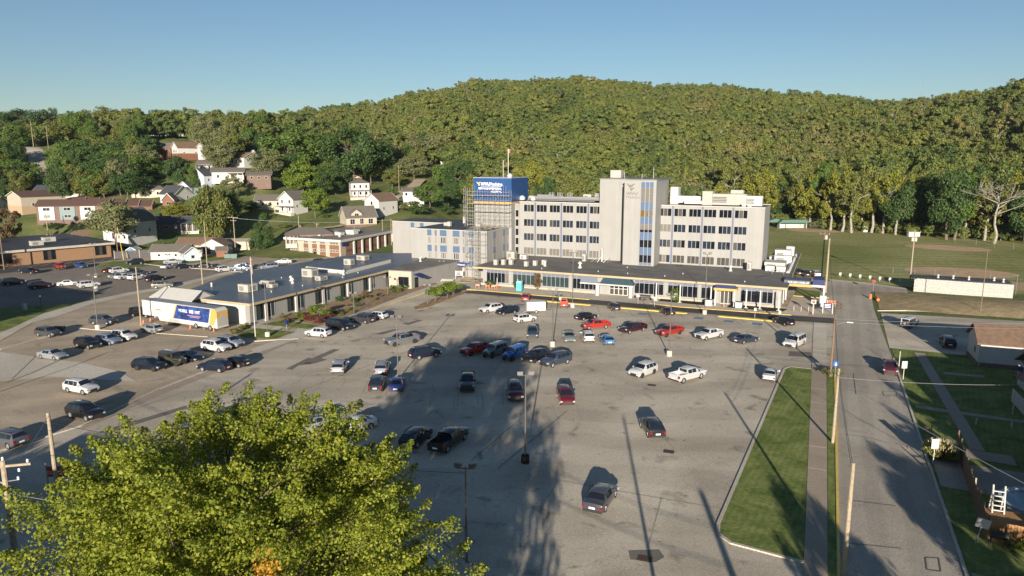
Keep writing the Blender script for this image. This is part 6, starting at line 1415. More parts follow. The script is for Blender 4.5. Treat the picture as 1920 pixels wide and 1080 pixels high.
TD('yellow-green tree right of the white gabled house', 592, 350, 52, 282, bright_m); TD('green tree under the large dark crown', 632, 330, 36, 330, dark_m2); TD('olive tree between the two largest crowns', 606, 246, 60, 400, olive_m)
TD('tall pale willow-like tree', 800, 254, 80, 415, pale_m); TD('pale lower tree in front of the tall pale one', 778, 292, 66, 372, pale_m); TD('olive tree right of the tan house', 738, 314, 40, 350, olive_m)
TD('round green tree right of the small white house', 806, 340, 58, 292, green_m); TD('dark green tree left of the blue clad block', 862, 300, 60, 345, dark_m2); TD('olive tree left of the blue clad block', 893, 322, 50, 318, olive_m)
TD('dark tree behind the hospital wing roof', 842, 338, 44, 320, dark_m2); TD('pale tree above the pale willow-like tree', 852, 286, 50, 410, pale_m); TD('tree between pale tree and dark crown', 755, 276, 46, 405, olive_m)
TD('round dark green tree right of the blue clad block', 1023, 332, 50, 310, dark_m2); TD('green tree behind the left wing roof', 1075, 318, 60, 330, olive_m); TD('yellowish tree behind the left wing roof', 990, 300, 60, 360, yellow_l)
TD('pale round tree behind the right wing', 1268, 340, 46, 335, pale_m); TD('second pale round tree behind the right wing', 1305, 338, 50, 345, pale_m); TD('dark conifer between two pale trees', 1278, 346, 16, 320, dark_m2, 'cone'); TD('yellow-green round tree behind the right wing units', 1338, 342, 52, 330, yellow_l)
TD('spreading pale limbed tree behind the right wing', 1370, 292, 90, 360, olive_m, bark=barkw_m, thin=True); TD('yellow-green tree at the right of the wing roof', 1425, 318, 70, 345, yellow_l, bark=barkw_m)
rx_ = random.Random(31); ex_t = []
for k_, (pa, pb, da, db, n_) in enumerate([(-10, 55, 318, 400, 7), (120, 300, 335, 440, 26), (372, 560, 322, 425, 17), (600, 900, 345, 440, 16), (130, 260, 300, 325, 6)]):
    for i in range(n_): ex_t.append((pa + (pb - pa) * (i + rx_.random()) / n_, rx_.uniform(da, db)))
ex_t.sort()
for i, (px, d_) in enumerate(ex_t):
    if abs(px - 100) < 26: continue
    if any(abs(px - hx) < 16 and -4 < hd - d_ < 30 for hx, hd in ((676, 322), (697, 395), (776, 300), (484, 372), (361, 372), (318, 384), (399, 372), (399, 345), (466, 345), (394, 318), (435, 318))): continue
    x, y = FD(px, d_); k_ = i % 4; tree('tree', '%s tree in the wooded slope of houses, number %s counting rightward' % (['green', 'olive', 'dark green', 'pale green'][k_], ' '.join(ORD_[i])), x, y, terr(x, y), rx_.uniform(11, 19), rx_.uniform(4.2, 7.5), rx_.choice(['round', 'oval']), [green_m, olive_m, dark_m2, pale_m][k_], clear=.1, group='trees among the hillside houses')
# tree line along the field
ORD = 'first second third fourth fifth sixth seventh eighth ninth tenth eleventh twelfth thirteenth fourteenth fifteenth sixteenth seventeenth eighteenth nineteenth twentieth twenty-first twenty-second twenty-third twenty-fourth twenty-fifth twenty-sixth twenty-seventh twenty-eighth twenty-ninth thirtieth'.split()
rt = random.Random(21); kinds_t = [(yellow_l, True, 'yellow-green pale trunked tree, %s from the left along the field edge'), (olive_m, True, 'olive pale trunked tree, %s from the left along the field edge'), (dark_m2, False, 'dark tree, %s from the left along the field edge'), (green_m, False, 'green tree, %s from the left along the field edge')]
xs_ = np.linspace(1440, 2010, 30)
for i, px in enumerate(xs_):
    d = float(np.interp(px, [1440, 1560, 1650, 1800, 1960], [345, 303, 289, 268, 255])) + rt.uniform(-3, 14)
    m_, th_, lb = kinds_t[[0, 2, 0, 1, 0, 3, 0, 0, 1, 0, 1][i % 11]]
    if px > 1730: m_, th_, lb = kinds_t[[2, 1, 2, 3, 0][i % 5]]
    x, y = FD(px + rt.uniform(-5, 5), d); h = rt.uniform(22, 30)
    tree('tree', lb % ORD[i], x, y, terr(x, y), h, rt.uniform(6.4, 9.4), rt.choice(['round', 'oval', 'vase']), m_, clear=rt.uniform(.10, .24), group='trees along the far field edge', bark=barkw_m, thin=th_)
# bare white sycamore
bare = thing('bare_tree', 'pale leafless sycamore with white spreading branches at the right', 'tree', (*FD(1868, 257), terr(*FD(1868, 257))))
put('trunk', trunk_mesh(77, 27, .55, 9, 10, barkw_m, limbs=13, sub=4, bare=True), bare)
# ---------------------------------------------------------------- hillside forest, one mass
pc = bpy.data.collections.new('forest_kinds')
for k in range(7):
    shape = ['round', 'oval', 'round', 'vase', 'oval', 'round', 'cone'][k]
    pts, out = crown_points(100 + k, 2200, 30, shape, .32, .6); s = np.array([5.4, 5.4, 4.8 if k != 6 else 6.5])
    me = leaves('forest_tree', pts * s + np.array([0, 0, 8.4]), .72, 50 + k, forest_m, outward=out * 2.2)
    pc.objects.link(bpy.data.objects.new('forest_tree_%d' % k, me))
pts, out = crown_points(300, 800, 16, 'vase', .26, .6)
me = leaves('forest_tree', pts * np.array([4.6, 4.6, 5]) + np.array([0, 0, 10.5]), .7, 70, forest_m, outward=out * 2); me.materials.append(barkw_m)
tb_ = bmesh.new(); tb_.from_mesh(me); tq = MB(); q7 = random.Random(3); tq.tube((0, 0, -1), (.3, .2, 11), .32, .14, 5, cap=False)
for i in range(7): a = i * 2.4; tq.tube((.1, .1, 6 + i * .8), (3.4 * math.cos(a), 3.4 * math.sin(a), 9.5 + i * .9), .13, .04, 4, cap=False)
tm2 = tq.mesh('t', [barkw_m]); off_ = len(tb_.faces); tb_.from_mesh(tm2); tb_.faces.ensure_lookup_table()
for f_ in tb_.faces[off_:]: f_.material_index = 1
tb_.to_mesh(me); tb_.free(); pc.objects.link(bpy.data.objects.new('forest_tree_7', me))
rf = np.random.default_rng(5); pos = []; 
d = 300.0
while d < 1010:
    w = d * 2.2; step = 6.9 if d < 600 else 7.4
    n = int(w / step)
    for i in range(n):
        lat = -w * .5 + (i + rf.uniform(-.45, .45)) * step * 1.0; dd = d + rf.uniform(-.5, .5) * step
        px = 960 + F * lat / dd
        if px < -120 or px > 2060: continue
        lo = np.interp(px, [-100, 0, 300, 450, 620, 760, 850, 960, 1100, 1440, 1560, 1650, 1800, 1960], [455, 455, 440, 445, 425, 440, 380, 330, 330, 345, 322, 306, 286, 270])
        hi = np.interp(px, [0, 300, 500, 620, 760, 900, 1060, 1250, 1500, 1650, 1800, 1920, 2100], [640, 560, 620, 800, 830, 890, 910, 890, 840, 790, 700, 610, 560])
        if dd < lo or dd > hi: continue
        X, Y = lat * CY - dd * SY, lat * SY + dd * CY
        if Y < 215 and X < 10: continue
        pos.append((X, Y, terr(X, Y)))
    d += step * .92
nu = 1500
for _ in range(nu):
    px = rf.uniform(880, 2040); lo = np.interp(px, [850, 960, 1100, 1440, 1560, 1650, 1800, 1960], [350, 318, 318, 338, 312, 297, 276, 262]); dd = lo + rf.uniform(-3, 34); X, Y = FD(px, dd); pos.append((X, Y, terr(X, Y) - 1.2))
pos = np.array(pos); n = len(pos); print('forest trees', n)
fm_ = bpy.data.meshes.new('forest'); fm_.vertices.add(n); fm_.vertices.foreach_set('co', pos.ravel().astype(np.float32))
def attr(nm, ty, v): a = fm_.attributes.new(nm, ty, 'POINT'); a.data.foreach_set('value', v)
attr('idx', 'INT', rf.choice([0, 1, 2, 3, 4, 5, 6, 7], n, p=[.17, .16, .16, .12, .14, .13, .05, .07]).astype(np.int32)); attr('rz', 'FLOAT', rf.uniform(0, 6.28, n).astype(np.float32)); attr('sc', 'FLOAT', np.concatenate([rf.choice([.75, .9, 1., 1.12, 1.3], n - nu, p=[.2, .3, .27, .18, .05]) * rf.uniform(.88, 1.12, n - nu), rf.uniform(.3, .5, nu)]).astype(np.float32))
fo = bpy.data.objects.new('hillside_forest', fm_); col.objects.link(fo); tag(fo, 'dense mixed forest in early autumn colour covering the hills', None, None, 'stuff')
ng = bpy.data.node_groups.new('scatter', 'GeometryNodeTree'); ng.interface.new_socket('Geometry', in_out='INPUT', socket_type='NodeSocketGeometry'); ng.interface.new_socket('Geometry', in_out='OUTPUT', socket_type='NodeSocketGeometry')
N = ng.nodes.new; gi = N('NodeGroupInput'); go = N('NodeGroupOutput'); ip = N('GeometryNodeInstanceOnPoints'); ci = N('GeometryNodeCollectionInfo')
ci.inputs['Collection'].default_value = pc; ci.inputs['Separate Children'].default_value = True; ci.inputs['Reset Children'].default_value = True
def na(nm, ty): q = N('GeometryNodeInputNamedAttribute'); q.data_type = ty; q.inputs['Name'].default_value = nm; return q.outputs['Attribute']
cx_ = N('ShaderNodeCombineXYZ'); ng.links.new(na('rz', 'FLOAT'), cx_.inputs[2]); e2r = N('FunctionNodeEulerToRotation'); ng.links.new(cx_.outputs[0], e2r.inputs[0])
ng.links.new(gi.outputs[0], ip.inputs['Points']); ng.links.new(ci.outputs[0], ip.inputs['Instance']); ip.inputs['Pick Instance'].default_value = True
ng.links.new(na('idx', 'INT'), ip.inputs['Instance Index']); ng.links.new(e2r.outputs[0], ip.inputs['Rotation']); ng.links.new(na('sc', 'FLOAT'), ip.inputs['Scale']); ng.links.new(ip.outputs[0], go.inputs[0])
fo.modifiers.new('scatter', 'NODES').node_group = ng
# ---------------------------------------------------------------- the big foreground maple
maple_m = foliage_mat('maple_leaves', [(0, (0.060, 0.085, 0.014)), (.40, (0.170, 0.207, 0.023)), (.80, (0.324, 0.329, 0.040)), (1, (0.550, 0.430, 0.064))], trans=.38)
mx_, my_ = -22.8, 20.8
mp = thing('maple_tree', 'big yellow-green maple filling the lower left foreground', 'tree', (mx_, my_, 0))
rm = np.random.default_rng(9)
tips = []; bm_ = MB(); qm = random.Random(4)
def grow(p, d, l, r, lev):
    e = p + d * l; bm_.tube(p, e, r, r * .68, 6, cap=False)
    if lev <= 2: tips.append((p + d * l * .6, lev))
    tips.append((e, lev))
    if lev == 0: return
    for _ in range(4 if lev > 1 else 3):
        q = (d + Vector((qm.gauss(0, .55), qm.gauss(0, .55), qm.gauss(.10, .35)))).normalized(); grow(p + d * l * qm.uniform(.45, 1), q, l * qm.uniform(.58, .78), r * .58, lev - 1)
bm_.tube((0, 0, -.3), (.1, 0, 4.5), .5, .42, 10, cap=False).tube((.1, 0, 4.5), (0, .1, 9), .42, .28, 8, cap=False).tube((0, .1, 9), (.2, 0, 14), .28, .14, 8, cap=False)
for i in range(15):
    z = 3.8 + i * .62; a = i * 2.4; el = .25 + i * .07
    grow(Vector((0, 0, z)), Vector((math.cos(a), math.sin(a), el)).normalized(), 3.7 - i * .10, .17, 3)
bm_.build('trunk', bark_m, mp, smooth=True)
tp = np.array([tuple(t[0]) for t in tips]); 
# keep the crown inside an uneven dome and fill its skin with extra clumps
def dome(v):
    az = np.arctan2(v[:, 1], v[:, 0]); z = v[:, 2]; rr = np.hypot(v[:, 0], v[:, 1])
    k = np.clip((z - 9.6) / 8.0, -1, 1); R_ = 9.4 * np.sqrt(np.clip(1 - np.abs(k) ** 2.2, 0, 1)) * (1 + .10 * np.sin(3 * az + 1) + .07 * np.sin(7 * az + z) + .05 * np.sin(z * 2.1))
    return rr / np.maximum(R_, .1)
tp = tp[(dome(tp) < 1.08) & (tp[:, 2] > 3)]
bo_p, bo_d = [], []
while len(bo_p) < 860:
    z = rm.uniform(1.8, 17.3); a = rm.uniform(0, 6.283); v = np.array([[math.cos(a), math.sin(a), z]]); k = dome(v)[0]; q = rm.uniform(.50, .86); rr = q / k
    if not np.isfinite(rr) or rr < .3: continue
    el = .35 + .9 * max(0, (z - 9) / 10) + rm.normal() * .18; aa = a + rm.normal() * .45
    dd_ = np.array([math.cos(aa), math.sin(aa), el]); dd_ /= np.linalg.norm(dd_); bo_p.append((math.cos(a) * rr, math.sin(a) * rr, z)); bo_d.append(dd_ * rm.uniform(1.7, 3.3) * (1.05 if q > .62 else .8))
bo_p = np.array(bo_p); bo_d = np.array(bo_d)
twg = MB()
for p_, d_ in zip(bo_p[::2], bo_d[::2]): twg.tube(tuple(p_ - d_ * .5), tuple(p_ + d_ * .75), .045, .012, 4, cap=False)
twg.build('twigs', bark_m, mp)['kind'] = 'stuff'
per = 470; k = np.repeat(np.arange(len(bo_p)), per); t = rm.random(len(k)) ** .8; wd = (.62 * np.sin(np.pi * np.clip(t * .86 + .12, 0, 1)) ** .8 + .06)
rr = rm.normal(size=(len(k), 3)); rr /= np.linalg.norm(rr, axis=1)[:, None]; off = rr * (wd * rm.random(len(k)) ** .5)[:, None]; off[:, 2] *= .55
# side tufts along each bough
tu = np.floor(t * 5); tufted = np.sin(k * 12.9 + tu * 4.1)[:, None] * np.array([.28, -.28, .06]) + np.cos(k * 7.7 + tu * 9.3)[:, None] * np.array([.22, .22, .10])
cen = bo_p[k] + bo_d[k] * t[:, None] + off + tufted
ni = 1000; ic = []
while len(ic) < ni:
    z = rm.uniform(3, 16.5); a = rm.uniform(0, 6.283); kk = dome(np.array([[math.cos(a), math.sin(a), z]]))[0]; rr_ = rm.uniform(.15, .7) / kk; ic.append((math.cos(a) * rr_, math.sin(a) * rr_, z))
ic = np.array(ic); k2 = np.repeat(np.arange(ni), 80); r2 = rm.normal(size=(len(k2), 3)) * .45
cen2 = ic[k2] + r2
put('crown', leaves('crown', np.concatenate([cen, cen2]), .118, 8, maple_m, up=.9, outward=np.concatenate([rr * .5, r2 * .5])), mp)
orange_l = foliage_mat('leaf_orange', [(0, (.30, .14, .02)), (.5, (.45, .24, .03)), (1, (.60, .38, .05))], trans=.35)
vx, vy = 500 - 960, 540 - 1072; fwv = F * math.cos(PITCH) + vy * math.sin(PITCH); upv = -F * math.sin(PITCH) + vy * math.cos(PITCH); kk_ = 19.5 / fwv
op = np.array([vx * kk_ * CY - fwv * kk_ * SY, vx * kk_ * SY + fwv * kk_ * CY, H + upv * kk_]) - np.array([mx_, my_, 0])
oc = op + rm.normal(size=(260, 3)) * np.array([.24, .24, .28])
put('orange_leaves', leaves('orange_leaves', oc, .118, 9, orange_l, up=.6), mp)
# trees behind the camera whose shade reaches the road
for lb, x, y, h, r in (('street tree right of the road, outside the picture', 22.6, 52, 9.5, 1.7), ('second street tree right of the road, outside the picture', 21, 37, 10, 4), ('tall tree by the road below the camera, outside the picture', 13.5, 22, 11, 3.6), ('big tree under the camera, outside the picture', -7.8, 6.5, 14.5, 5.0), ('added tree filling out the maple shadow, below the picture', -15, 11, 13, 5.0),  # the one beside the maple is added to thicken the maple's shadow
                      ('yard tree outside the right edge near the drive', 40, 84, 9, 4), ('yard tree outside the right edge near the house', 44, 98, 9, 4.5), ('tree outside the left edge by the upper lot', -140, 62, 11, 6), ('second tree outside the left edge by the upper lot', -205, 88, 12, 6), ('tree outside the lower left corner', -62, 8, 9, 4.5), ('low yard tree outside the right edge, nearest the road', 20.5, 73, 7.5, 2.2), ('low yard tree outside the right edge, second from the road', 22.5, 84, 7.5, 2.8)):
    tree('tree', lb, x, y, 0, h, r, 'round', green_m)
# ---------------------------------------------------------------- shrubs
def shrub(label, x, y, h, r, m, name='shrub', stem=0, z=.12, cat='shrub', nl=900, group=None, leaf=.18):
    key = ('sh', m.name, nl, leaf)
    if key not in TP:
        pts, out = crown_points(len(TP) + 300, nl, 26, 'round', .38, .5); TP[key] = leaves('foliage', pts, leaf, 5, m, outward=out)
    t = thing(name, label, cat, (x, y, z), rnd.uniform(0, 6), group); c = put('foliage', TP[key], t, (0, 0, stem + (h - stem) / 2)); c.scale = (r, r, (h - stem) / 2)
    b = MB(); b.tube((0, 0, 0), (0, 0, stem + .3), .07, n=5); 
    if stem: b.tube((0, 0, stem * .4), (.4 * r, .2 * r, stem + .3), .04, n=4).tube((0, 0, stem * .4), (-.4 * r, -.2 * r, stem + .3), .04, n=4)
    b.build('stem', bark_m, t); return t
for px, py, lb in ((816, 568, 'left'), (839, 561, 'middle'), (850, 556, 'right')):
    x, y = G(px, py); shrub('clipped round topped tree on the small island, %s of three' % lb, x, y, 3.3, 1.9, bright_m, 'clipped_tree', 1.4, .16, 'tree', 6000, leaf=.15)
x, y = G(600, 602); shrub('bright green low tree in the clinic bed', x, y, 3.2, 2.2, bright_m, 'small_tree', 1.0, .14, 'tree', 1500, leaf=.13)
for px, py, r_, m_, lb in ((581, 603, 1.2, redl, 'left'), (598, 608, 1.1, redl, 'middle'), (617, 598, 1.0, redl, 'right')): shrub('reddish shrub before the bright green tree, %s' % lb, *G(px, py), 1.5, r_, m_)
BED = [(529, 598, .6, 1.0, olive_m), (560, 597, 1.0, 1.2, bright_m), (570, 602, .9, 1.0, olive_m), (637, 567, .85, 1.3, dark_m2), (664, 569, .8, 1.2, dark_m2), (675, 563, .9, 1.0, olive_m), (673, 577, .7, .9, dark_m2), (652, 585, .7, .8, olive_m), (660, 589, .6, .7, olive_m), (625, 592, .8, 1.2, dark_m2), (640, 593, .7, .8, olive_m), (703, 565, .6, .8, olive_m), (708, 555, .6, .7, olive_m), (690, 560, .8, .8, brown_l), (735, 545, .9, 1.2, dark_m2), (747, 545, .9, 1.3, olive_m), (760, 543, .9, 1.1, dark_m2), (748, 550, .8, .9, olive_m), (736, 551, .7, .8, olive_m), (830, 524, .8, .9, olive_m), (838, 522, .6, .7, olive_m), (537, 607, .8, 1.1, brown_l), (685, 555, .6, 1.3, brown_l)]
BEDX = [q[0] for q in BED]
for i, (px, py, r_, h_, m_) in enumerate(BED):
    shrub('%s low shrub in the clinic bed, %s counting outward from the flagpole end' % ({'leaf_dark': 'dark', 'leaf_olive': 'olive', 'leaf_bright': 'bright green', 'leaf_brown': 'brown'}[m_.name], ORD[sorted(range(23), key=lambda q: BEDX[q]).index(i)]), *G(px, py), h_, r_, m_, group='shrubs in the clinic bed')
for i, px in enumerate((438, 447, 456, 463)): shrub('small trimmed hedge ball behind the trailer, %s from the left' % ORD[i], *G(px, 627 - i * 4), .9, .7, olive_m, group='hedge behind the trailer')
shrub('purple-brown columnar shrub beside the turquoise toilet', -61.6, 150.6, 4.2, 1.3, brown_l, 'columnar_shrub', .5, .1, nl=900, leaf=.14)
shrub('dark green shrub under the first window group', -74.0, 150.9, 1.5, 1.3, dark_m2); shrub('green shrub left of the turquoise toilet', -66.8, 151.2, 1.7, 1.0, dark_m2)
shrub('bright green shrub between the window groups', -29.5, 150.6, 2.8, 1.2, bright_m, nl=700, leaf=.14)
x, y = G(1520, 545)
shrub('bare twiggy bush at the street corner by the sign', *G(1570, 586), 2.6, .9, brown_l, nl=150)
shrub('scrubby bush at the end of the verge', *G(1560, 706), 1.2, 1.3, olive_m, nl=500)
for i, (px, d_, r_, h_) in enumerate([(700, 290, 2.5, 3), (665, 325, 2, 2.4), (838, 300, 3, 4), (735, 322, 2.5, 4), (770, 285, 4, 4), (788, 280, 4, 4), (610, 280, 2, 2), (530, 262, 2, 2), (420, 238, 1.5, 1.5), (300, 240, 1.8, 2), (180, 262, 4, 3.4), (100, 268, 3, 3)]):
    x, y = FD(px, d_); shrub(['bush beside the tan house drive', 'bush above the two storey white house', 'large bush right of the small white house', 'bush by the brown lane on the slope', 'big hedge bush before the small white house', 'second hedge bush before the small white house', 'small bush by the yellow-green tree', 'small bush at the low cream house', 'low bush by the carport building', 'bush beside the low garage', 'broad bush right of the brick apartments', 'broad bush left of the brick apartments'][i], x, y, h_, r_, [green_m, olive_m, dark_m2][i % 3], z=terr(x, y), group='garden bushes', nl=1500, leaf=.16)
# ornamental grass
og = thing('ornamental_grass', 'large clump of pale feathery ornamental grass beside the road', 'grass clump', (*G(1765, 862), .06)); pb = []
ro_ = random.Random(8); b = MB()
for i in range(1100):
    a = ro_.uniform(0, 6.283); q = ro_.random() ** .5; l = ro_.uniform(1.3, 2.1); bx_, by_ = .5 * q * math.cos(a), .5 * q * math.sin(a); ex_, ey_ = bx_ + 1.5 * q * math.cos(a), by_ + 1.5 * q * math.sin(a); w = .03
    px_, py_ = -math.sin(a) * w, math.cos(a) * w; zt = l * (1 - .35 * q)
    b.add([(bx_ - px_, by_ - py_, 0), (bx_ + px_, by_ + py_, 0), ((bx_ + ex_) / 2 + px_, (by_ + ey_) / 2 + py_, zt * .8), (ex_, ey_, zt)], [(0, 1, 2), (0, 2, 3)])
b.build('blades', mat('grass_blade', (.13, .15, .03), .8, .3, 6.), og)
b = MB()
for i in range(150):
    a = ro_.uniform(0, 6.283); q = ro_.random() ** .5; cx0, cy0, z0 = 1.7 * q * math.cos(a), 1.7 * q * math.sin(a), 1.9 - .6 * q; b.tube((cx0, cy0, z0), (cx0 + .18 * math.cos(a), cy0 + .18 * math.sin(a), z0 + .32), .045, .01, 5)
b.build('plumes', mat('grass_plume', (.42, .34, .20), .9), og)
# ---------------------------------------------------------------- poles, lamps, wires, street things
def lamp_post(label, x, y, h=9.3, rz=.3, base=.85, heads=2, wooden=False, single=0, bm_=None, group='parking lot lamp posts'):
    t = thing('lamp_post', label, 'lamp post', (x, y, .05), rz, group)
    if base:
        b = MB(); b.lathe([(.42, 0), (.42, base * .92), (.36, base)], 14); b.build('base', bm_ or conc_m, t)
    b = MB(); b.tube((0, 0, base), (0, 0, h), .09, .065, 8); b.build('pole', metal_m, t)
    b = MB(); b.tube((-.7, 0, h - .1), (.7, 0, h - .1), .045, n=6); b.build('bracket', metal_m, t)
    for s_ in ((-1, 1) if heads == 2 else (1,)):
        b = MB(); b.add([(s_ * .55 - .28, -.26, h + .02), (s_ * .55 + .28, -.26, h + .02), (s_ * .55 + .24, .34, h - .02), (s_ * .55 - .24, .34, h - .02), (s_ * .55 - .28, -.2, h + .36), (s_ * .55 + .28, -.2, h + .36), (s_ * .55 + .24, .3, h + .22), (s_ * .55 - .24, .3, h + .22)], [(0, 3, 2, 1), (4, 5, 6, 7), (0, 1, 5, 4), (1, 2, 6, 5), (2, 3, 7, 6), (3, 0, 4, 7)])
        b.build('lamp_head', mat('lamp_housing', (.085, .08, .075), .5), t)
    return t
lamp_post('lamp post standing in the tree shadow at the centre of the lot', -26.4, 61.7, 9.2, .5, bm_=mulch_m)
lamp_post('lamp post behind the deep blue sedan', -53.3, 79.7, 8.8, .2, .3)
lamp_post('lamp post on a round pale base beside the red and white pickups', -21.6, 107.2, 9.6, .4)
lamp_post('lamp post by the small white box trailer', -40.2, 105.1, 9.3, .4)
lamp_post('lamp post in the foreground right of the maple', -23.2, 43.1, 7.8, .3, .2)
lamp_post('tall lamp post in the lower left lot', -118.9, 82.5, 9.8, .9)
lamp_post('thin tall lamp post beside the south entrance', -47.7, 136.0, 11.5, .4)
lamp_post('thin tall lamp post left of the gold canopy', -21.7, 140.4, 12, .4)
lamp_post('lamp post on the flagpole lawn', -87.2, 90.9, 9.3, .5)
lamp_post('lamp post at the back of the upper lot', *G(180, 520), 8.5, .8, .3)
lamp_post('low lamp post at the clinic corner', *G(829, 522), 4.2, .3, 0); lamp_post('walk light beside the small island', *G(802, 573), 4.2, .3, 0); lamp_post('walk light in the clinic bed', *G(664, 590), 4.2, .3, 0); lamp_post('walk light near the vestibule', *G(727, 554), 4.0, .3, 0)
UP = [('tall wooden pole below the picture whose shadow crosses the lot', -2.4, 25.5, 12, .17), ('thick wooden pole below the picture near the wedge lawn', 6.2, 18.5, 10, .34)]
def utility(label, x, y, h, arms=(), can=None, m=None, lean=(0, 0), r=.16, lamp=None, ins=True, rz=0, name='utility_pole', z=0):
    t = thing(name, label, 'utility pole', (x, y, z), rz, 'wooden utility poles'); b = MB(); b.tube((0, 0, -.2), (lean[0], lean[1], h), r, r * .72, 9); b.build('pole', m or wood_m, t)
    for zz, w in arms:
        b = MB(); b.box(-w / 2, w / 2, -.1, -.0, zz - .07, zz + .07); b.build('crossarm', m or wood_m, t)
        if ins:
            for k in (-.45, 0, .45):
                b = MB(); b.lathe([(.05, 0), (.08, .08), (.04, .2)], 7, (k * w, -.05, zz + .07)); b.build('insulator', galv_m, t)
    if can:
        for k in range(can[1]):
            b = MB(); b.tube((.35 - .7 * k, -.1, can[0]), (.35 - .7 * k, -.1, can[0] + .9), .28, n=10); b.build('transformer', white_m, t)
    if lamp:
        b = MB(); b.tube((0, 0, lamp), (1.6, 0, lamp + .5), .04, n=6); b.build('lamp_arm', galv_m, t); b = MB(); b.box(1.5, 2.3, -.15, .15, lamp + .42, lamp + .56); b.build('lamp_head', white_m, t)
    return t
for q in UP: utility(q[0], q[1], q[2], q[3], ins=False, r=q[4])
utility('pale wooden pole rising at the bottom right beside the road', 2.6, 53.0, 8.9, m=wood_m, r=.18, ins=False)
utility('wooden pole halfway along the narrow verge', 1.75, 79.8, 8.4, m=wood_m, ins=False, r=.17)
utility('brown wooden pole at the end of the wedge lawn with a street lamp arm', 1.3, 105.6, 9.0, lamp=7.6, m=woodb_m, r=.16)
utility('thick pale pole by the pickup canopy', -.3, 175.5, 12.5, m=wood_m, r=.24, ins=False)
utility('pole with transformer behind the pickup canopy', -1.4, 178.5, 13.8, ((13.2, 2.2),), (12.0, 1), m=woodb_m)
utility('pole with transformer left of the block wall', 18.2, 194.6, 13.5, ((13.0, 2.6),), (10.8, 2), m=wood_m, r=.18)
utility('wooden pole behind the exit only sign', -61.2, 37.1, 8.3, m=wood_m, r=.2, ins=False)
utility('thin pale post rising behind the black suv', *G(265, 612), 11.0, m=wood_m, r=.14, ins=False)
utility('wooden pole with transformers behind the clinic roof', *G(380, 533), 8.6, ((8.4, 1.6),), (6.9, 2), m=wood_m)
utility('thin pole beyond the black car in the upper lot', *G(389, 503), 13.2, m=wood_m, ins=False, r=.14)
utility('tall pole with crossarm above the grass by the garages', *G(442, 476), 12, ((11.8, 4.0), (10.8, 2.4)), m=wood_m)
utility('brown pole at the corner of the school', *G(8, 506), 13.5, m=woodb_m, ins=False)
utility('pole and leaning guy beside the round tree', *G(222, 485), 12.5, m=woodb_m, ins=False); utility('leaning pale guy pole by the navy suv', *G(232, 487), 9.5, m=yellow_m, lean=(-2.2, .6), ins=False, r=.09)
utility('pale pole before the apartments', *FD(88, 262), 11, m=wood_m, ins=False); utility('pole before the white gabled house', *FD(560, 262), 10, m=wood_m); utility('pole with transformer by the brown ranch house', *FD(594, 240), 9, ((8.7, 2),), (6.8, 1))
utility('thin pole at the left of the bungalow', *FD(664, 245), 8.5, ins=False, r=.1); utility('thin pole right of the bungalow', *FD(717, 245), 10, ins=False, r=.12); utility('thin pole by the red car', *FD(733, 245), 10, ins=False, r=.12); utility('pole above the hospital wing roof', *FD(808, 262), 8, can=(6.5, 1))
utility('pole beside the left road on the hill', *FD(80, 420), 15, z=terr(*FD(80, 420)), ins=False); utility('lamp pole by the left road', *FD(107, 410), 13, z=terr(*FD(107, 410)), ins=False, r=.12)
utility('thin pole beside the large dark crown', *FD(750, 340), 12, z=terr(*FD(750, 340)), ins=False, r=.12)
utility('slim dark pole before the dry bank', *G(1838, 588), 12.5, m=woodb_m, r=.09, ins=False)
# pole with hardware at the left edge
p = thing('utility_pole', 'thick wooden pole with crossarm, insulators and cables at the lower left edge', 'utility pole', (-53.0, 28.6, 0), 0, 'wooden utility poles')
b = MB(); b.tube((0, 0, 0), (0, 0, 6.4 + 2.4), .24, .19, 10); b.build('pole', wood_m, p)
b = MB(); b.beam((-1.7, -.9, 8.2), (1.7, .9, 8.5), .14, .16); b.beam((-.9, -.5, 7.6), (0, 0, 6.9), .06, .08); b.build('crossarm', wood_m, p)
for k, (x, y, z) in enumerate(((1.5, .8, 8.6), (0, 0, 8.8), (-1.5, -.8, 8.3), (.85, .4, 7.3), (-.8, -.4, 7.0), (.9, .5, 7.9))):
    b = MB(); b.lathe([(.05, 0), (.1, .05), (.06, .12), (.1, .18), (.04, .26)], 8, (x, y, z)); b.build('insulator', plate_m, p)
b = MB(); b.beam((-.8, -.4, 7.05), (.85, .45, 7.3), .05, .05); b.build('bracket', galv_m, p)
# lettered sign
s_ = thing('exit_sign', 'dark red sign on two posts reading exit only', 'sign', (-62.6, 38.3, .05), .45)
b = MB(); b.box(-1.05, 1.05, -.05, .05, 1.5, 2.5); b.build('board', redsign_m, s_)
for x in (-1.12, 1.12):
    b = MB(); b.box(x - .05, x + .05, -.05, .05, 0, 2.8); b.build('post', galv_m, s_)
text(s_, 'lettering', 'EXIT ONLY', (0, -.07, 1.78), .46, mat('sign_pink', (.55, .30, .30), .5), align='CENTER', sx=.9)
def post_sign(label, x, y, h, w, hh, m=None, rz=YAW, pm=None, name='road_sign'):
    t = thing(name, label, 'sign', (x, y, .05), rz); b = MB(); b.box(-.04, .04, -.03, .03, 0, h); b.build('post', pm or galv_m, t)
    b = MB(); b.box(-w / 2, w / 2, -.06, -.03, h - hh, h + .02); b.build('board', m or white_m, t); return t
x, y = G(1693, 712); post_sign('white sign on a pale post beside the dark red truck', x, y, 2.6, .75, 1.0, pm=white_m)
x, y = G(1749, 870); post_sign('white lettered sign in front of the ornamental grass', x, y, 2.6, .75, 1.0, pm=white_m)
x, y = G(1828, 1020); t = post_sign('white tilted sign board by the foot path', x, y, 2.2, 1.0, .75, rz=.1); t.rotation_euler[1] = .2
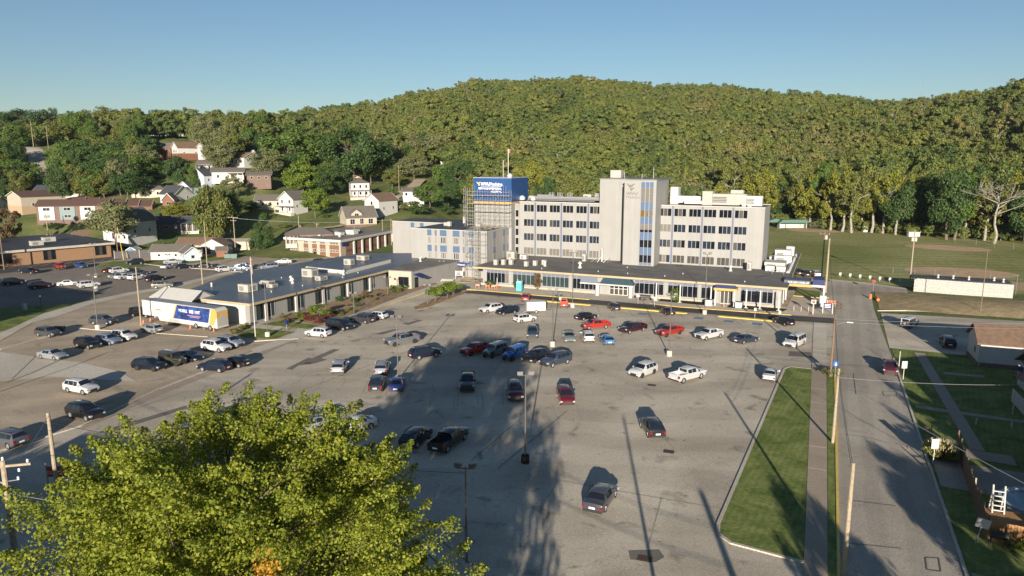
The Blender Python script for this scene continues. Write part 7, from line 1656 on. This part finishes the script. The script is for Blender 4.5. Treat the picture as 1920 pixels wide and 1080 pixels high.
for i, (px, py, lb) in enumerate(((1050, 575, 'behind the red pickup'), (1196, 570, 'by the bench'), (1227, 575, 'second from the bench'), (1415, 597, 'by the right planter'), (1461, 603, 'near the black suv'), (973, 547, ''))[:5]):
    x, y = G(px, py); post_sign('small white sign on a post %s' % lb, x, y, 2.0, .48, .55)
x, y = G(1685, 690); t = thing('marker_post', 'plain white marker post beside the dark red truck', 'post', (x, y, .05)); b = MB(); b.tube((0, 0, 0), (0, 0, 2.4), .06, n=7); b.tube((0, 0, 2.4), (0, 0, 2.46), .08, .06, 7); b.build('post', white_m, t)
x, y = G(1565, 708); t = post_sign('blue accessible parking sign at the end of the sidewalk', x, y, 2.3, .75, .7, mat('accessible_blue', (.02, .12, .45), .5)); b = MB(); b.lathe([(.0, 0), (.14, .01), (.14, .03), (.0, .04)], 12); o = b.build('symbol', wht, t, (0, -.065, 1.85)); o.rotation_euler = (R(90), 0, 0)
b = MB(); b.beam((0, -.065, 1.9), (0, -.065, 2.15), .08, .02); b.build('symbol', wht, t)
x, y = G(1637, 546); t = thing('stop_sign', 'stop sign seen against the shaded lot beyond the road', 'sign', (x, y, .05), 0); b = MB(); b.tube((0, 0, 0), (0, 0, 2.6), .05, n=6); b.build('post', galv_m, t); b = MB(); b.tube((0, -.05, 2.3), (0, -.08, 2.3), .42, n=8); b.build('board', redsign_m, t)
x, y = G(1632, 560); t = thing('road_barrier', 'orange and white road barrels lying at the road edge', 'barrel', (x, y, .05), .3)
b = MB(); b.lathe([(.32, 0), (.3, .35), (.27, .36), (.27, .7), (.24, .71), (.22, 1.0)], 12); b.build('barrel', orange_m, t); b = MB(); b.tube((.5, -3, .3), (1.1, -.5, .35), .3, .24, 12); b.build('barrel', orange_m, t)
x, y = G(1450 + 108, 560); t = thing('road_barrier', 'orange barricade by the canopy post', 'barrier', (1.0, 160.5, .05)); b = MB(); b.box(-.9, .9, -.05, .05, .7, .95).box(-.9, .9, -.05, .05, .3, .5); b.build('board', orange_m, t); b = MB(); b.box(-.8, -.7, -.2, .2, 0, 1).box(.7, .8, -.2, .2, 0, 1); b.build('leg', white_m, t)
t = thing('road_sign', 'round white and red sign on a post by the closed apron', 'sign', (-2.2, 149.2, .05)); b = MB(); b.box(-.12, .12, -.08, .08, 0, 2.2); b.build('post', cream_m, t); b = MB(); b.box(-.45, .45, -.12, -.08, 2.1, 2.9); b.build('board', white_m, t); b = MB(); b.tube((0, -.13, 2.5), (0, -.16, 2.5), .28, n=14); b.build('symbol', mat('sign_red', (.5, .08, .06), .5), t)
# rest of the things near the entrance
t = thing('portable_toilet', 'turquoise portable toilet before the low wing', 'toilet', (-64.9, 148.0, .11), .1)
b = MB(); b.box(-.6, .6, -.6, .6, .1, 2.1); b.build('cabin', turq_m, t); b = MB(); b.box(-.66, .66, -.66, .66, 0, .1); b.build('base', trim_m, t); b = MB(); b.xz([(-.64, 2.1), (.64, 2.1), (.5, 2.4), (-.5, 2.4)], -.64, .64); b.build('roof', mat('turq_pale', (.30, .55, .56), .5), t); b = MB(); b.box(-.42, .42, -.63, -.6, .15, 2.0); b.build('door', mat('turq_door', (.08, .40, .45), .5), t)
for i, x in enumerate((-75.6, -73.0, -71.6, -70.6)):
    t = thing('barricade', ['orange barricade standing apart at the left of the group', 'orange barricade second from the left before the windows', 'white boarded barricade in the group before the windows', 'orange barricade at the right of the group by the toilet'][i], 'barrier', (x, 147.6 + .1 * i, .11), .4 * i, 'orange barricades'); b = MB(); b.beam((-.4, -.2, 0), (-.3, 0, 1), .12, .06); b.beam((.4, .2, 0), (.3, 0, 1), .12, .06); b.build('leg', orange_m, t); b = MB(); b.box(-.5, .5, -.03, .03, .6, .85); b.build('board', orange_m if i % 2 else white_m, t)
t = thing('bench', 'dark slatted bench beside the entrance canopy', 'bench', (-36.0, 150.4, .11)); b = MB()
for k in range(4): b.box(-1.2, 1.2, -.25 + k * .13, -.16 + k * .13, .42, .46)
b.build('seat', trim_m, t); b = MB()
for k in range(3): b.box(-1.2, 1.2, .27, .3, .55 + k * .15, .65 + k * .15)
b.build('backrest', trim_m, t)
for x in (-1.1, 1.1):
    b = MB(); b.box(x - .05, x + .05, -.25, .3, 0, .42); b.build('leg', trim_m, t)
for x, lb in ((-22.3, 'left'), (-16.3, 'right')):
    t = thing('planter', 'white square planter %s of the gold entrance' % lb, 'planter', (x, 149.4, .11)); b = MB(); b.xz([(-.6, 0), (.6, 0), (.75, 1.2), (-.75, 1.2)], -.6, .6); b.build('box', white_m, t); b = MB(); b.box(-.6, .6, -.5, .5, 1.2, 1.25); b.build('soil', mulch_m, t)
cone(-19.2, 148.9, 'orange and white cone before the gold entrance')
t = thing('rail', 'thin black hand rail by the south entrance walk', 'rail', (-52.5, 146.8, .11)); b = MB(); b.tube((-2.5, 0, 1), (.5, 0, 1), .04, n=5).tube((-2.5, 0, 0), (-2.5, 0, 1), .04, n=5).tube((.5, 0, 0), (.5, 0, 1), .04, n=5); b.build('bar', black_m, t)
t = thing('flagpole', 'white flagpole with a red and white flag on the small lawn', 'flagpole', (*G(479, 632), .1)); b = MB(); b.tube((0, 0, 0), (0, 0, 13.8), .09, .05, 8); b.build('pole', white_m, t)
b = MB(); vv = []; 
for i in range(9):
    a = i / 8; vv += [(.05 + .35 * a + .1 * math.sin(a * 5), .12 * math.sin(a * 9), 13.6 - .9 * a), (.05 + .25 * a, .12 * math.cos(a * 8), 11.6 - 1.2 * a)]
b.add(vv, [(2 * i, 2 * i + 1, 2 * i + 3, 2 * i + 2) for i in range(8)], 0); b.m = [i % 2 for i in range(8)]; b.build('flag', [mat('flag_red', (.42, .05, .05), .7), white_m], t)
t = thing('entrance_board', 'white framed notice board at the wing entrance', 'sign', (*G(861, 524), .1), YAW); b = MB(); b.box(-1.0, -.9, -.05, .05, 0, 2.2).box(.9, 1, -.05, .05, 0, 2.2); b.build('post', white_m, t); b = MB(); b.box(-.9, .9, -.04, .04, .9, 2.1); b.build('board', white_m, t)
for k in range(3):
    b = MB(); b.box(-.7, .4, -.06, -.041, 1.05 + k * .34, 1.25 + k * .34); b.build('text_bar', navy_m, t)
# lumber
t = thing('lumber_stack', 'untidy stack of weathered boards before the wing entrance', 'lumber', (-81.0, 153.5, .1), .2)
for i in range(22):
    b = MB(); a = rnd.uniform(-.25, .25); y = rnd.uniform(-1.5, 1.5); z = .12 + .05 * i; l = rnd.uniform(1.6, 2.8); x = rnd.uniform(-.6, .6); b.beam((x - l, y - l * a, z), (x + l, y + l * a, z + rnd.uniform(0, .15)), .25, .06); b.build('plank', [MATS['scaffold_plank'], woodb_m, wood_m][i % 3], t)
t = thing('pallet_pile', 'low grey pile of frames beside the lumber', 'pile', (-86.6, 152.6, .1), .3)
for i in range(8):
    b = MB(); b.beam((-1.6, -.9 + i * .25, .3 + .03 * i), (1.6, -.9 + i * .25, .4), .12, .08); b.build('board', unit_m, t)
for x, y in ((-1.4, -.8), (1.4, -.8), (-1.4, .8), (1.4, .8)):
    b = MB(); b.box(x - .06, x + .06, y - .06, y + .06, 0, .3); b.build('leg', unit_m, t)
# bins
for x, y, lb in ((428, 484, 'left'), (440, 484, 'right')):
    px_, py_ = G(x, y); t = thing('waste_bin', 'green waste container beside the red-brown shed, %s one' % lb, 'bin', (px_, py_, .05), YAW); b = MB(); b.xz([(-.9, 0), (.9, 0), (1.1, 1.3), (-1.1, 1.3)], -.8, .8); b.build('body', mat('bin_green', (.09, .15, .13), .6), t); b = MB(); b.box(-1.12, 1.12, -.82, .82, 1.31, 1.4); b.build('lid', trim_m, t)
x, y = G(181, 546); t = thing('barrel', 'white concrete lamp base block in the upper lot', 'block', (x, y, .05)); b = MB(); b.lathe([(.5, 0), (.5, 1.0), (.42, 1.1)], 12); b.build('block', white_m, t)
x, y = G(47, 581); t = thing('utility_box', 'white utility pedestal on the left lawn', 'box', (x, y, .07)); b = MB(); b.box(-.35, .35, -.3, .3, 0, 1.1); b.box(-.4, .4, -.35, .35, 1.1, 1.2); b.build('box', white_m, t)
x, y = G(78, 581); t = thing('post_light', 'globe light on a dark post on the left lawn', 'lamp', (x, y, .07)); b = MB(); b.tube((0, 0, 0), (0, 0, 2.6), .05, n=6); b.build('post', black_m, t); b = MB(); b.lathe([(.08, 0), (.2, .1), (.2, .25), (.08, .35)], 10, (0, 0, 2.6)); b.build('globe', wht, t)
x, y = G(357 + 0, 0 + 628); t = thing('mailbox_post', 'dark blue collection box post by the clinic walk', 'post', (*G(538, 620), .1)); b = MB(); b.box(-.06, .06, -.06, .06, 0, 1.2); b.build('post', galv_m, t); b = MB(); b.box(-.25, .25, -.2, .2, 1.1, 1.8); b.build('box', navy_m, t)
t = thing('flatbed_cart', 'dark low cart right of the dark grey crossover', 'cart', (*G(110, 622), .05), YAW); b = MB(); b.box(-1, 1, -.5, .5, .45, .9); b.build('bed', trim_m, t); b = MB(); b.box(-.8, -.6, -.5, .5, 0, .45).box(.6, .8, -.5, .5, 0, .45); b.build('wheel', rubber_m, t)
# drains
for i, (px, py) in enumerate(((1254, 848), (1209, 1049), (1222, 723), (577, 682))):
    t = thing('drain_grate', ['rusty drain grate right of the foreground pole shadow', 'rusty drain grate at the bottom of the picture', 'rusty drain grate between the white suv and white pickup', 'rusty drain grate in the branching asphalt patch'][i], 'drain', (*G(px, py), .066), .1); b = MB(); b.box(-.55, .55, -.4, .4, 0, .01); b.build('dark_backing', black_m, t)  # flat black plate painted as the shaded opening under the bars
    for k in range(9):
        b = MB(); b.box(-.5 + k * .12, -.44 + k * .12, -.36, .36, .011, .03); b.build('bar', mat('rust', (.12, .065, .04), .8), t)
# right yards
fn = thing('wooden_fence', 'brown board fence running back from the deck', 'fence', (0, 0, 0)); F0, F1 = Vector((13.0, 63.4)), Vector((13.6, 83.5))
n = 70; dv = (F1 - F0) / n; an = math.atan2(dv.y, dv.x)
bd = MB(); bd.box(0, dv.length - .02, -.02, .02, 0, 1.85); bdm = bd.mesh('board', [fenced_m])
for i in range(n):
    o = put('board', bdm, fn, (F0.x + dv.x * i, F0.y + dv.y * i, .05 + rnd.uniform(-.03, .03)), an)
for i in range(9):
    q = F0.lerp(F1, i / 8); b = MB(); b.box(.05, .17, -.06, .06, 0, 2.1); b.build('post', [fenced_m, wood_m][i % 2], fn, (q.x, q.y, .05))
fn = thing('wooden_fence', 'orange stained board fence of the pool deck', 'fence', (0, 0, 0))
bd = MB(); bd.box(0, .18, -.02, .02, 0, 1.75); bdm = bd.mesh('board', [fence_m])
for i in range(40): put('board', bdm, fn, (13.0 + .2 * i, 63.3 - .015 * i, .05 + rnd.uniform(-.02, .02)))
t = thing('wall_plate', 'small round pale plate fixed to the deck fence', 'ornament', (15.9, 63.2, 1.1)); b = MB(); b.tube((0, -.02, 0), (0, .02, 0), .2, n=12); b.build('disc', white_m, t)
t = thing('pool_deck', 'stained wooden deck around the above ground pool', 'deck', (13.2, 63.6, 0)); b = MB()
for i in range(16): b.box(0, 8, .1 + i * .2, .28 + i * .2, 1.2, 1.25)
b.build('deck_board', fence_m, t)
t = thing('pool_ladder', 'white A-frame pool ladder standing by the deck', 'ladder', (14.2, 66.6, 1.2), .05)
for x in (-.42, .42):
    b = MB(); b.tube((x, -.5, 0), (x, 0, 2.3), .07, n=8).tube((x, 0, 2.3), (x, .5, 0), .06, n=8); b.build('rail', white_m, t)
for k in range(5):
    b = MB(); y_ = -.5 + .5 * (k + .6) / 5.6; b.box(-.42, .42, y_ - .07, y_ + .07, .25 + k * .38, .33 + k * .38); b.build('step', white_m, t)
t = thing('swimming_pool', 'round above ground pool with pale blue wall beyond the deck', 'pool', (17.6, 69.6, 0)); b = MB(); b.lathe([(2.6, 0), (2.6, 1.3), (2.75, 1.32), (2.75, 1.4), (2.5, 1.4), (2.5, 1.15)], 26); b.build('wall', sidingb_m, t); b = MB(); b.add([(2.48 * math.cos(q * math.pi / 13), 2.48 * math.sin(q * math.pi / 13), 1.2) for q in range(26)], [tuple(range(26))]); b.build('cover', mat('pool_cover', (.16, .24, .30), .3), t)
t = thing('towel', 'red and white striped towel over the deck rail', 'towel', (17.2, 63.1, 1.2)); b = MB()
for k in range(6): b.box(-.5 + k * .16, -.34 + k * .16, -.08, -.04, 0, .9, k % 2)
b.build('cloth', [mat('towel_red', (.5, .08, .06), .8), white_m], t)
t = thing('smoker_grill', 'black grill on legs in front of the deck fence', 'grill', (13.7, 62.4, .05)); b = MB(); b.tube((-.6, 0, 1), (.6, 0, 1), .28, n=10); b.build('drum', black_m, t); b = MB(); b.tube((.4, 0, 1.2), (.4, 0, 1.8), .07, n=6); b.build('chimney', black_m, t)
for x in (-.5, .5):
    for y in (-.2, .2):
        b = MB(); b.box(x - .03, x + .03, y - .03, y + .03, 0, .85); b.build('leg', black_m, t)
for i in range(5): shrub('scruffy plant at the foot of the deck fence, %s from the left' % ORD[i], 14.6 + i * .9, 62.4, .8 + .15 * (i % 2), .55, [olive_m, bright_m][i % 2], group='plants along the deck fence', z=.08)
for x in (12.9, 21.5): pass
t = thing('garden_light', 'short white garden post, left of the pair', 'post', (*G(1830, 797), .06)); b = MB(); b.tube((0, 0, 0), (0, 0, .8), .09, n=6); b.build('post', white_m, t)
t = thing('garden_light', 'short white garden post, right of the pair', 'post', (*G(1896, 803), .06)); b = MB(); b.tube((0, 0, 0), (0, 0, .8), .09, n=6); b.build('post', white_m, t)
t = thing('porch_pole', 'white iron pole before the porch', 'post', (*G(1898, 778), .06)); b = MB(); b.tube((0, 0, 0), (0, 0, 2.6), .06, n=6); b.build('post', white_m, t)
t = thing('basketball_hoop', 'fallen hoop and pole above the ornamental grass', 'hoop', (*G(1745, 820), .06)); b = MB(); b.tube((0, 0, 0), (0, 0, 1.3), .05, n=6); b.build('pole', black_m, t); b = MB(); b.tube((-.5, 0, .9), (-.5, 0, 1.15), .25, .2, 10); b.build('basket', mat('basket_pink', (.5, .2, .2), .7), t)
# flag on the house
t = thing('house_flag', 'stars and stripes flag hanging from a slanted pole on the white house', 'flag', (24.9, 108.2, 2.6)); b = MB(); b.tube((0, 0, 0), (-1.6, -.4, 1.3), .035, n=6); b.build('pole', white_m, t)
b = MB(); NN = 13
vs = []; fs = []; mi = []
for i in range(NN + 1):
    for j in range(6): vs.append(((-1.5 + 1.3 * (i / NN) * .75 - .25 * (j / 5)), -.38 + .06 * math.sin(i * .6 + j), 1.25 - .75 * (i / NN) * .75 - 1.75 * (j / 5) + .1 * (i / NN)))
for i in range(NN):
    for j in range(5): fs.append((i * 6 + j, (i + 1) * 6 + j, (i + 1) * 6 + j + 1, i * 6 + j + 1)); mi.append(2 if (i < 7 and j < 2) else i % 2)
b.add(vs, fs); b.m = mi; b.build('cloth', [mat('flag_dark_red', (.35, .04, .05), .7), white_m, mat('flag_blue', (.02, .03, .12), .7)], t)
# things on the field
for i in range(7):
    x, y = G(1575 + i * 18.6, 520 + i * 2.0); t = thing('marker_board', 'small white board at the field edge, %s from the left' % ORD[i], 'marker', (x, y, .06), YAW, 'white boards along the field edge'); b = MB(); b.box(-.28, .28, -.04, .04, .5, 1.2); b.build('board', white_m, t); b = MB(); b.box(-.04, .04, -.02, .02, 0, .5); b.build('post', white_m, t)
x, y = G(1712, 444); t = thing('equipment_box', 'long white box on the grass near the tree line', 'box', (x, y, .06), YAW); b = MB(); b.box(-2.2, 2.2, -.8, .8, .1, 1.7); b.build('body', siding_m, t); b = MB(); b.box(-2.3, 2.3, -.9, .9, 1.7, 1.85); b.build('lid', white_m, t)
x, y = G(1621, 435); t = thing('equipment_box', 'upright white cabinet by the far fence', 'box', (x, y, .06), YAW); b = MB(); b.box(-.9, .9, -.8, .8, 0, 2.4); b.build('body', siding_m, t); b = MB(); b.box(-1, 1, -.9, .9, 2.4, 2.6); b.build('lid', white_m, t)
def mesh_fence(label, pts, h, n, rails=3):
    t = thing('mesh_fence', label, 'fence', (0, 0, 0)); b = MB()
    pp = []; 
    for p, q in zip(pts, pts[1:]):
        L_ = math.hypot(q[0] - p[0], q[1] - p[1]); k = max(1, int(L_ / n))
        for i in range(k + (1 if q is pts[-1] else 0)): pp.append((p[0] + (q[0] - p[0]) * i / k, p[1] + (q[1] - p[1]) * i / k))
    for x, y in pp:
        c = MB(); c.tube((x, y, 0), (x, y, h), .05, n=5); c.build('post', galv_m, t)
    for p, q in zip(pp, pp[1:]):
        for r_ in range(rails + 1): b.tube((p[0], p[1], .1 + (h - .1) * r_ / rails), (q[0], q[1], .1 + (h - .1) * r_ / rails), .022, n=3, cap=False)
        m_ = 6
        for k in range(1, m_): b.tube((p[0] + (q[0] - p[0]) * k / m_, p[1] + (q[1] - p[1]) * k / m_, .1), (p[0] + (q[0] - p[0]) * k / m_, p[1] + (q[1] - p[1]) * k / m_, h), .012, n=3, cap=False)
    b.build('wire_mesh', galv_m, t); return t
mesh_fence('far outfield fence before the trees', [G(1458, 431), G(1500, 428), G(1560, 430), G(1600, 434), G(1640, 436)], 1.6, 5)
mesh_fence('tall backstop frame at the far infield', [G(1500, 428), G(1560, 430)], 4.5, 4, 4)
mesh_fence('low fence left of the near infield', [G(1674, 513), G(1715, 516), G(1790, 519)], 1.6, 4)
mesh_fence('tall backstop at the right of the near infield', [(G(1845, 540)[0], 192), (44, 190), (52, 194), (56, 205)], 4.6, 4, 4)
mesh_fence('fence around the shaded infield', [G(1790, 455), G(1830, 460), G(1900, 468)], 2.2, 5, 3)
x, y = G(1778, 522); t = thing('bleachers', 'low grey aluminium bleachers behind the block wall', 'bleachers', (x + .5, 193, .1), .0)
for k in range(4):
    b = MB(); b.box(-4, 4, k * .6, k * .6 + .35, .5 + k * .35, .56 + k * .35); b.build('seat', mat('bleacher_grey', (.20, .21, .25), .5), t)
for x0 in (-3.5, 0, 3.5):
    b = MB(); b.beam((x0, 0, 0), (x0, 2.2, 1.6), .06, .06); b.box(x0 - .04, x0 + .04, 2.1, 2.2, 0, 1.6); b.build('leg', galv_m, t)
t = thing('dugout', 'pale roofed dugout at the far infield left of the backstop', 'dugout', (*G(1487, 429), .07), YAW); b = MB(); b.box(-6, 6, 3, 3.2, 0, 2.6).box(-6, -5.8, 0, 3, 0, 2.6).box(5.8, 6, 0, 3, 0, 2.6); b.build('wall', siding_m, t); b = MB(); b.xz([(-6.6, 2.6), (6.6, 2.6), (5, 4.0), (-5, 4.0)], -1, 4); b.build('roof', mat('green_roof', (.05, .12, .09), .6), t)
t = thing('picnic_shelter', 'green roofed picnic shelter beside the dugout', 'shelter', (*G(1450, 427), .07), YAW); b = MB(); b.xz([(-5, 2.6), (5, 2.6), (0, 4.4)], -3, 3); b.build('roof', MATS['green_roof'], t)
for x in (-4.5, 4.5):
    for y in (-2.6, 2.6):
        b = MB(); b.box(x - .12, x + .12, y - .12, y + .12, 0, 2.6); b.build('post', wood_m, t)
# dark privacy fence by the left garages and school
fn = thing('privacy_fence', 'dark slatted fence with pale posts behind the grass strip', 'fence', (0, 0, 0))
A_, B_ = Vector(G(215, 486)), Vector(G(352, 478)); n = 44; dv = (B_ - A_) / n; an = math.atan2(dv.y, dv.x); bd = MB(); bd.box(0, dv.length - .03, -.03, .03, 0, 2.3); bdm = bd.mesh('slat', [mat('grey_slat', (.085, .082, .078), .8, .15, 2.)])
for i in range(n): put('slat', bdm, fn, (A_.x + dv.x * i, A_.y + dv.y * i, .06), an)
for i in range(7):
    q = A_.lerp(B_, i / 6); b = MB(); b.box(-.1, .1, -.14, -.04, 0, 2.6); b.build('post', cream_m, fn, (q.x, q.y, .05), an)
# mast on the far ridge
x, y = FD(1704, 760); t = thing('radio_mast', 'thin radio mast on the right skyline', 'mast', (x, y, terr(x, y))); b = MB(); b.tube((0, 0, 0), (0, 0, 34), .35, .15, 5); b.build('mast', galv_m, t)
# roads on the hill
def ribbon(name, pts, w, m, label, lift=.35, n=10):
    b = MB(); P_ = []
    for (p0, d0), (p1, d1) in zip(pts, pts[1:]):
        for i in range(n): P_.append(FD(p0 + (p1 - p0) * i / n, d0 + (d1 - d0) * i / n))
    P_.append(FD(*pts[-1])); vs = []
    for i, p in enumerate(P_):
        a = Vector(P_[max(0, i - 1)]); c = Vector(P_[min(len(P_) - 1, i + 1)]); d_ = (c - a).normalized(); nn = Vector((-d_.y, d_.x)) * w / 2
        zz = terr(*p) + lift
        vs += [(p[0] - nn.x, p[1] - nn.y, zz), (p[0] + nn.x, p[1] + nn.y, zz)]
    b.add(vs, [(2 * i, 2 * i + 1, 2 * i + 3, 2 * i + 2) for i in range(len(P_) - 1)]); return tag(b.build(name, m, smooth=True), label, None, None, 'structure')
ribbon('hill_road', [(118, 355), (98, 372), (84, 395), (78, 425), (84, 450)], 8, road_m, 'grey road climbing the left hill')
ribbon('slope_road', [(716, 300), (745, 322), (775, 350), (790, 372)], 6, lotb_m, 'brown lane climbing behind the houses')
ribbon('street', [(330, 300), (250, 296), (215, 292)], 5, road_m, 'street in front of the row houses'); ribbon('street', [(600, 258), (700, 275), (800, 262)], 5, lotb_m, 'street between the houses'); ribbon('street', [(20, 262), (60, 258), (110, 256)], 14, road_m, 'shaded street by the apartments', .12)
# ---------------------------------------------------------------- overhead wires
def wire(label, p, q, sag=.8, r=.022, m=None, group='overhead wires'):
    b = MB(); n = 14; pr_ = None; p = Vector(p); q = Vector(q)
    for i in range(n + 1):
        k = i / n; v = p.lerp(q, k); v.z -= sag * 4 * k * (1 - k)
        if pr_ is not None: b.tube(pr_, v, r, n=4, cap=False)
        pr_ = v
    return tag(b.build('power_line', m or black_m), label, 'wire', group)
wire('pale cable crossing the yard toward the porch', (1.7, 79.8, 7.4), (30, 101, 4.5), .6, .03, galv_m); wire('cable crossing the road toward the bottom right corner', (1.8, 79.8, 7.2), (24, 48, 6), .5, .03, galv_m)
wire('thin wire over the side lot to the white house', (1.3, 105.6, 8.4), (40, 128, 7), .5, .02, galv_m); wire('second thin wire over the side lot', (1.3, 105.6, 8.0), (40, 127, 6.4), .5, .02, galv_m)
for k in range(2):
    wire('%s wire from the bottom right pole to the next pole' % ['upper', 'lower'][k], (2.6, 53, 8.6 - .5 * k), (1.75, 79.8, 8.2 - .5 * k), .3); wire('%s wire from the middle verge pole to the brown pole' % ['upper', 'lower'][k], (1.75, 79.8, 8.2 - .5 * k), (1.3, 105.6, 8.8 - .5 * k), .3); wire('%s wire from the brown pole to the pole by the canopy' % ['upper', 'lower'][k], (1.3, 105.6, 8.8 - .5 * k), (-.3, 175.5, 12 - .6 * k), .9)
wire('upper wire over the playing field', (-1.4, 178.5, 13.4), (18.2, 194.6, 13.2), .4); wire('wire from the field pole to the right', (18.2, 194.6, 13.2), (90, 230, 13), 1.2)
wire('dark cable crossing the bottom of the lot, upper', (-23.2, 36, 7.2), (5, 22, 7.8), .5, .03); wire('dark cable crossing the bottom of the lot, lower', (-23.4, 35.5, 6.2), (5, 21, 6.8), .5, .035)
wire('cable from the left edge pole over the lot, upper', (-52, 29, 8.8), (-61.2, 37.1, 8.0), .2, .02, galv_m); wire('cable from the left edge pole toward the maple', (-53, 28.6, 6.3), (-26, 34, 7.0), .6, .025, galv_m); wire('cable leaving the picture at the left', (-61.2, 37.1, 7.2), (-90, 45, 7.5), .5, .025, galv_m); wire('thin cable from the sign pole across the lot', (-61.2, 37.1, 7.4), (-23.2, 43, 7.4), .7, .02)
wire('cable leaving the left edge pole', (-53, 28.6, 8.6), (-80, 33, 8.8), .4, .025, galv_m); wire('lower cable leaving the left edge pole', (-53, 28.6, 6.2), (-80, 34, 6.6), .4, .03, galv_m)
x0, y0 = G(442, 476); x1, y1 = FD(220, 262)
wire('long wire before the houses', (x0, y0, 11.8), (x1, y1, 12.5), 1.0, .03, galv_m); wire('long wire before the bungalow', (x0, y0, 11.6), (*FD(735, 245), 9.8), 1.2, .03, galv_m)
# ---------------------------------------------------------------- air
hb = MB(); hb.box(-1500, 1600, -420, 1500, -3, 175)
hz = hb.build('haze', mat('haze_dummy', (1, 1, 1)))
tag(hz, 'thin blue evening haze over the valley', None, None, 'stuff')
hm = bpy.data.materials.new('haze'); hm.use_nodes = True; hm.node_tree.nodes.clear()
pv = hm.node_tree.nodes.new('ShaderNodeVolumePrincipled'); ho = hm.node_tree.nodes.new('ShaderNodeOutputMaterial')
pv.inputs['Color'].default_value = (.75, .85, .95, 1); pv.inputs['Density'].default_value = .00005; pv.inputs['Anisotropy'].default_value = .2
hm.node_tree.links.new(pv.outputs[0], ho.inputs['Volume']); hz.data.materials.clear(); hz.data.materials.append(hm)
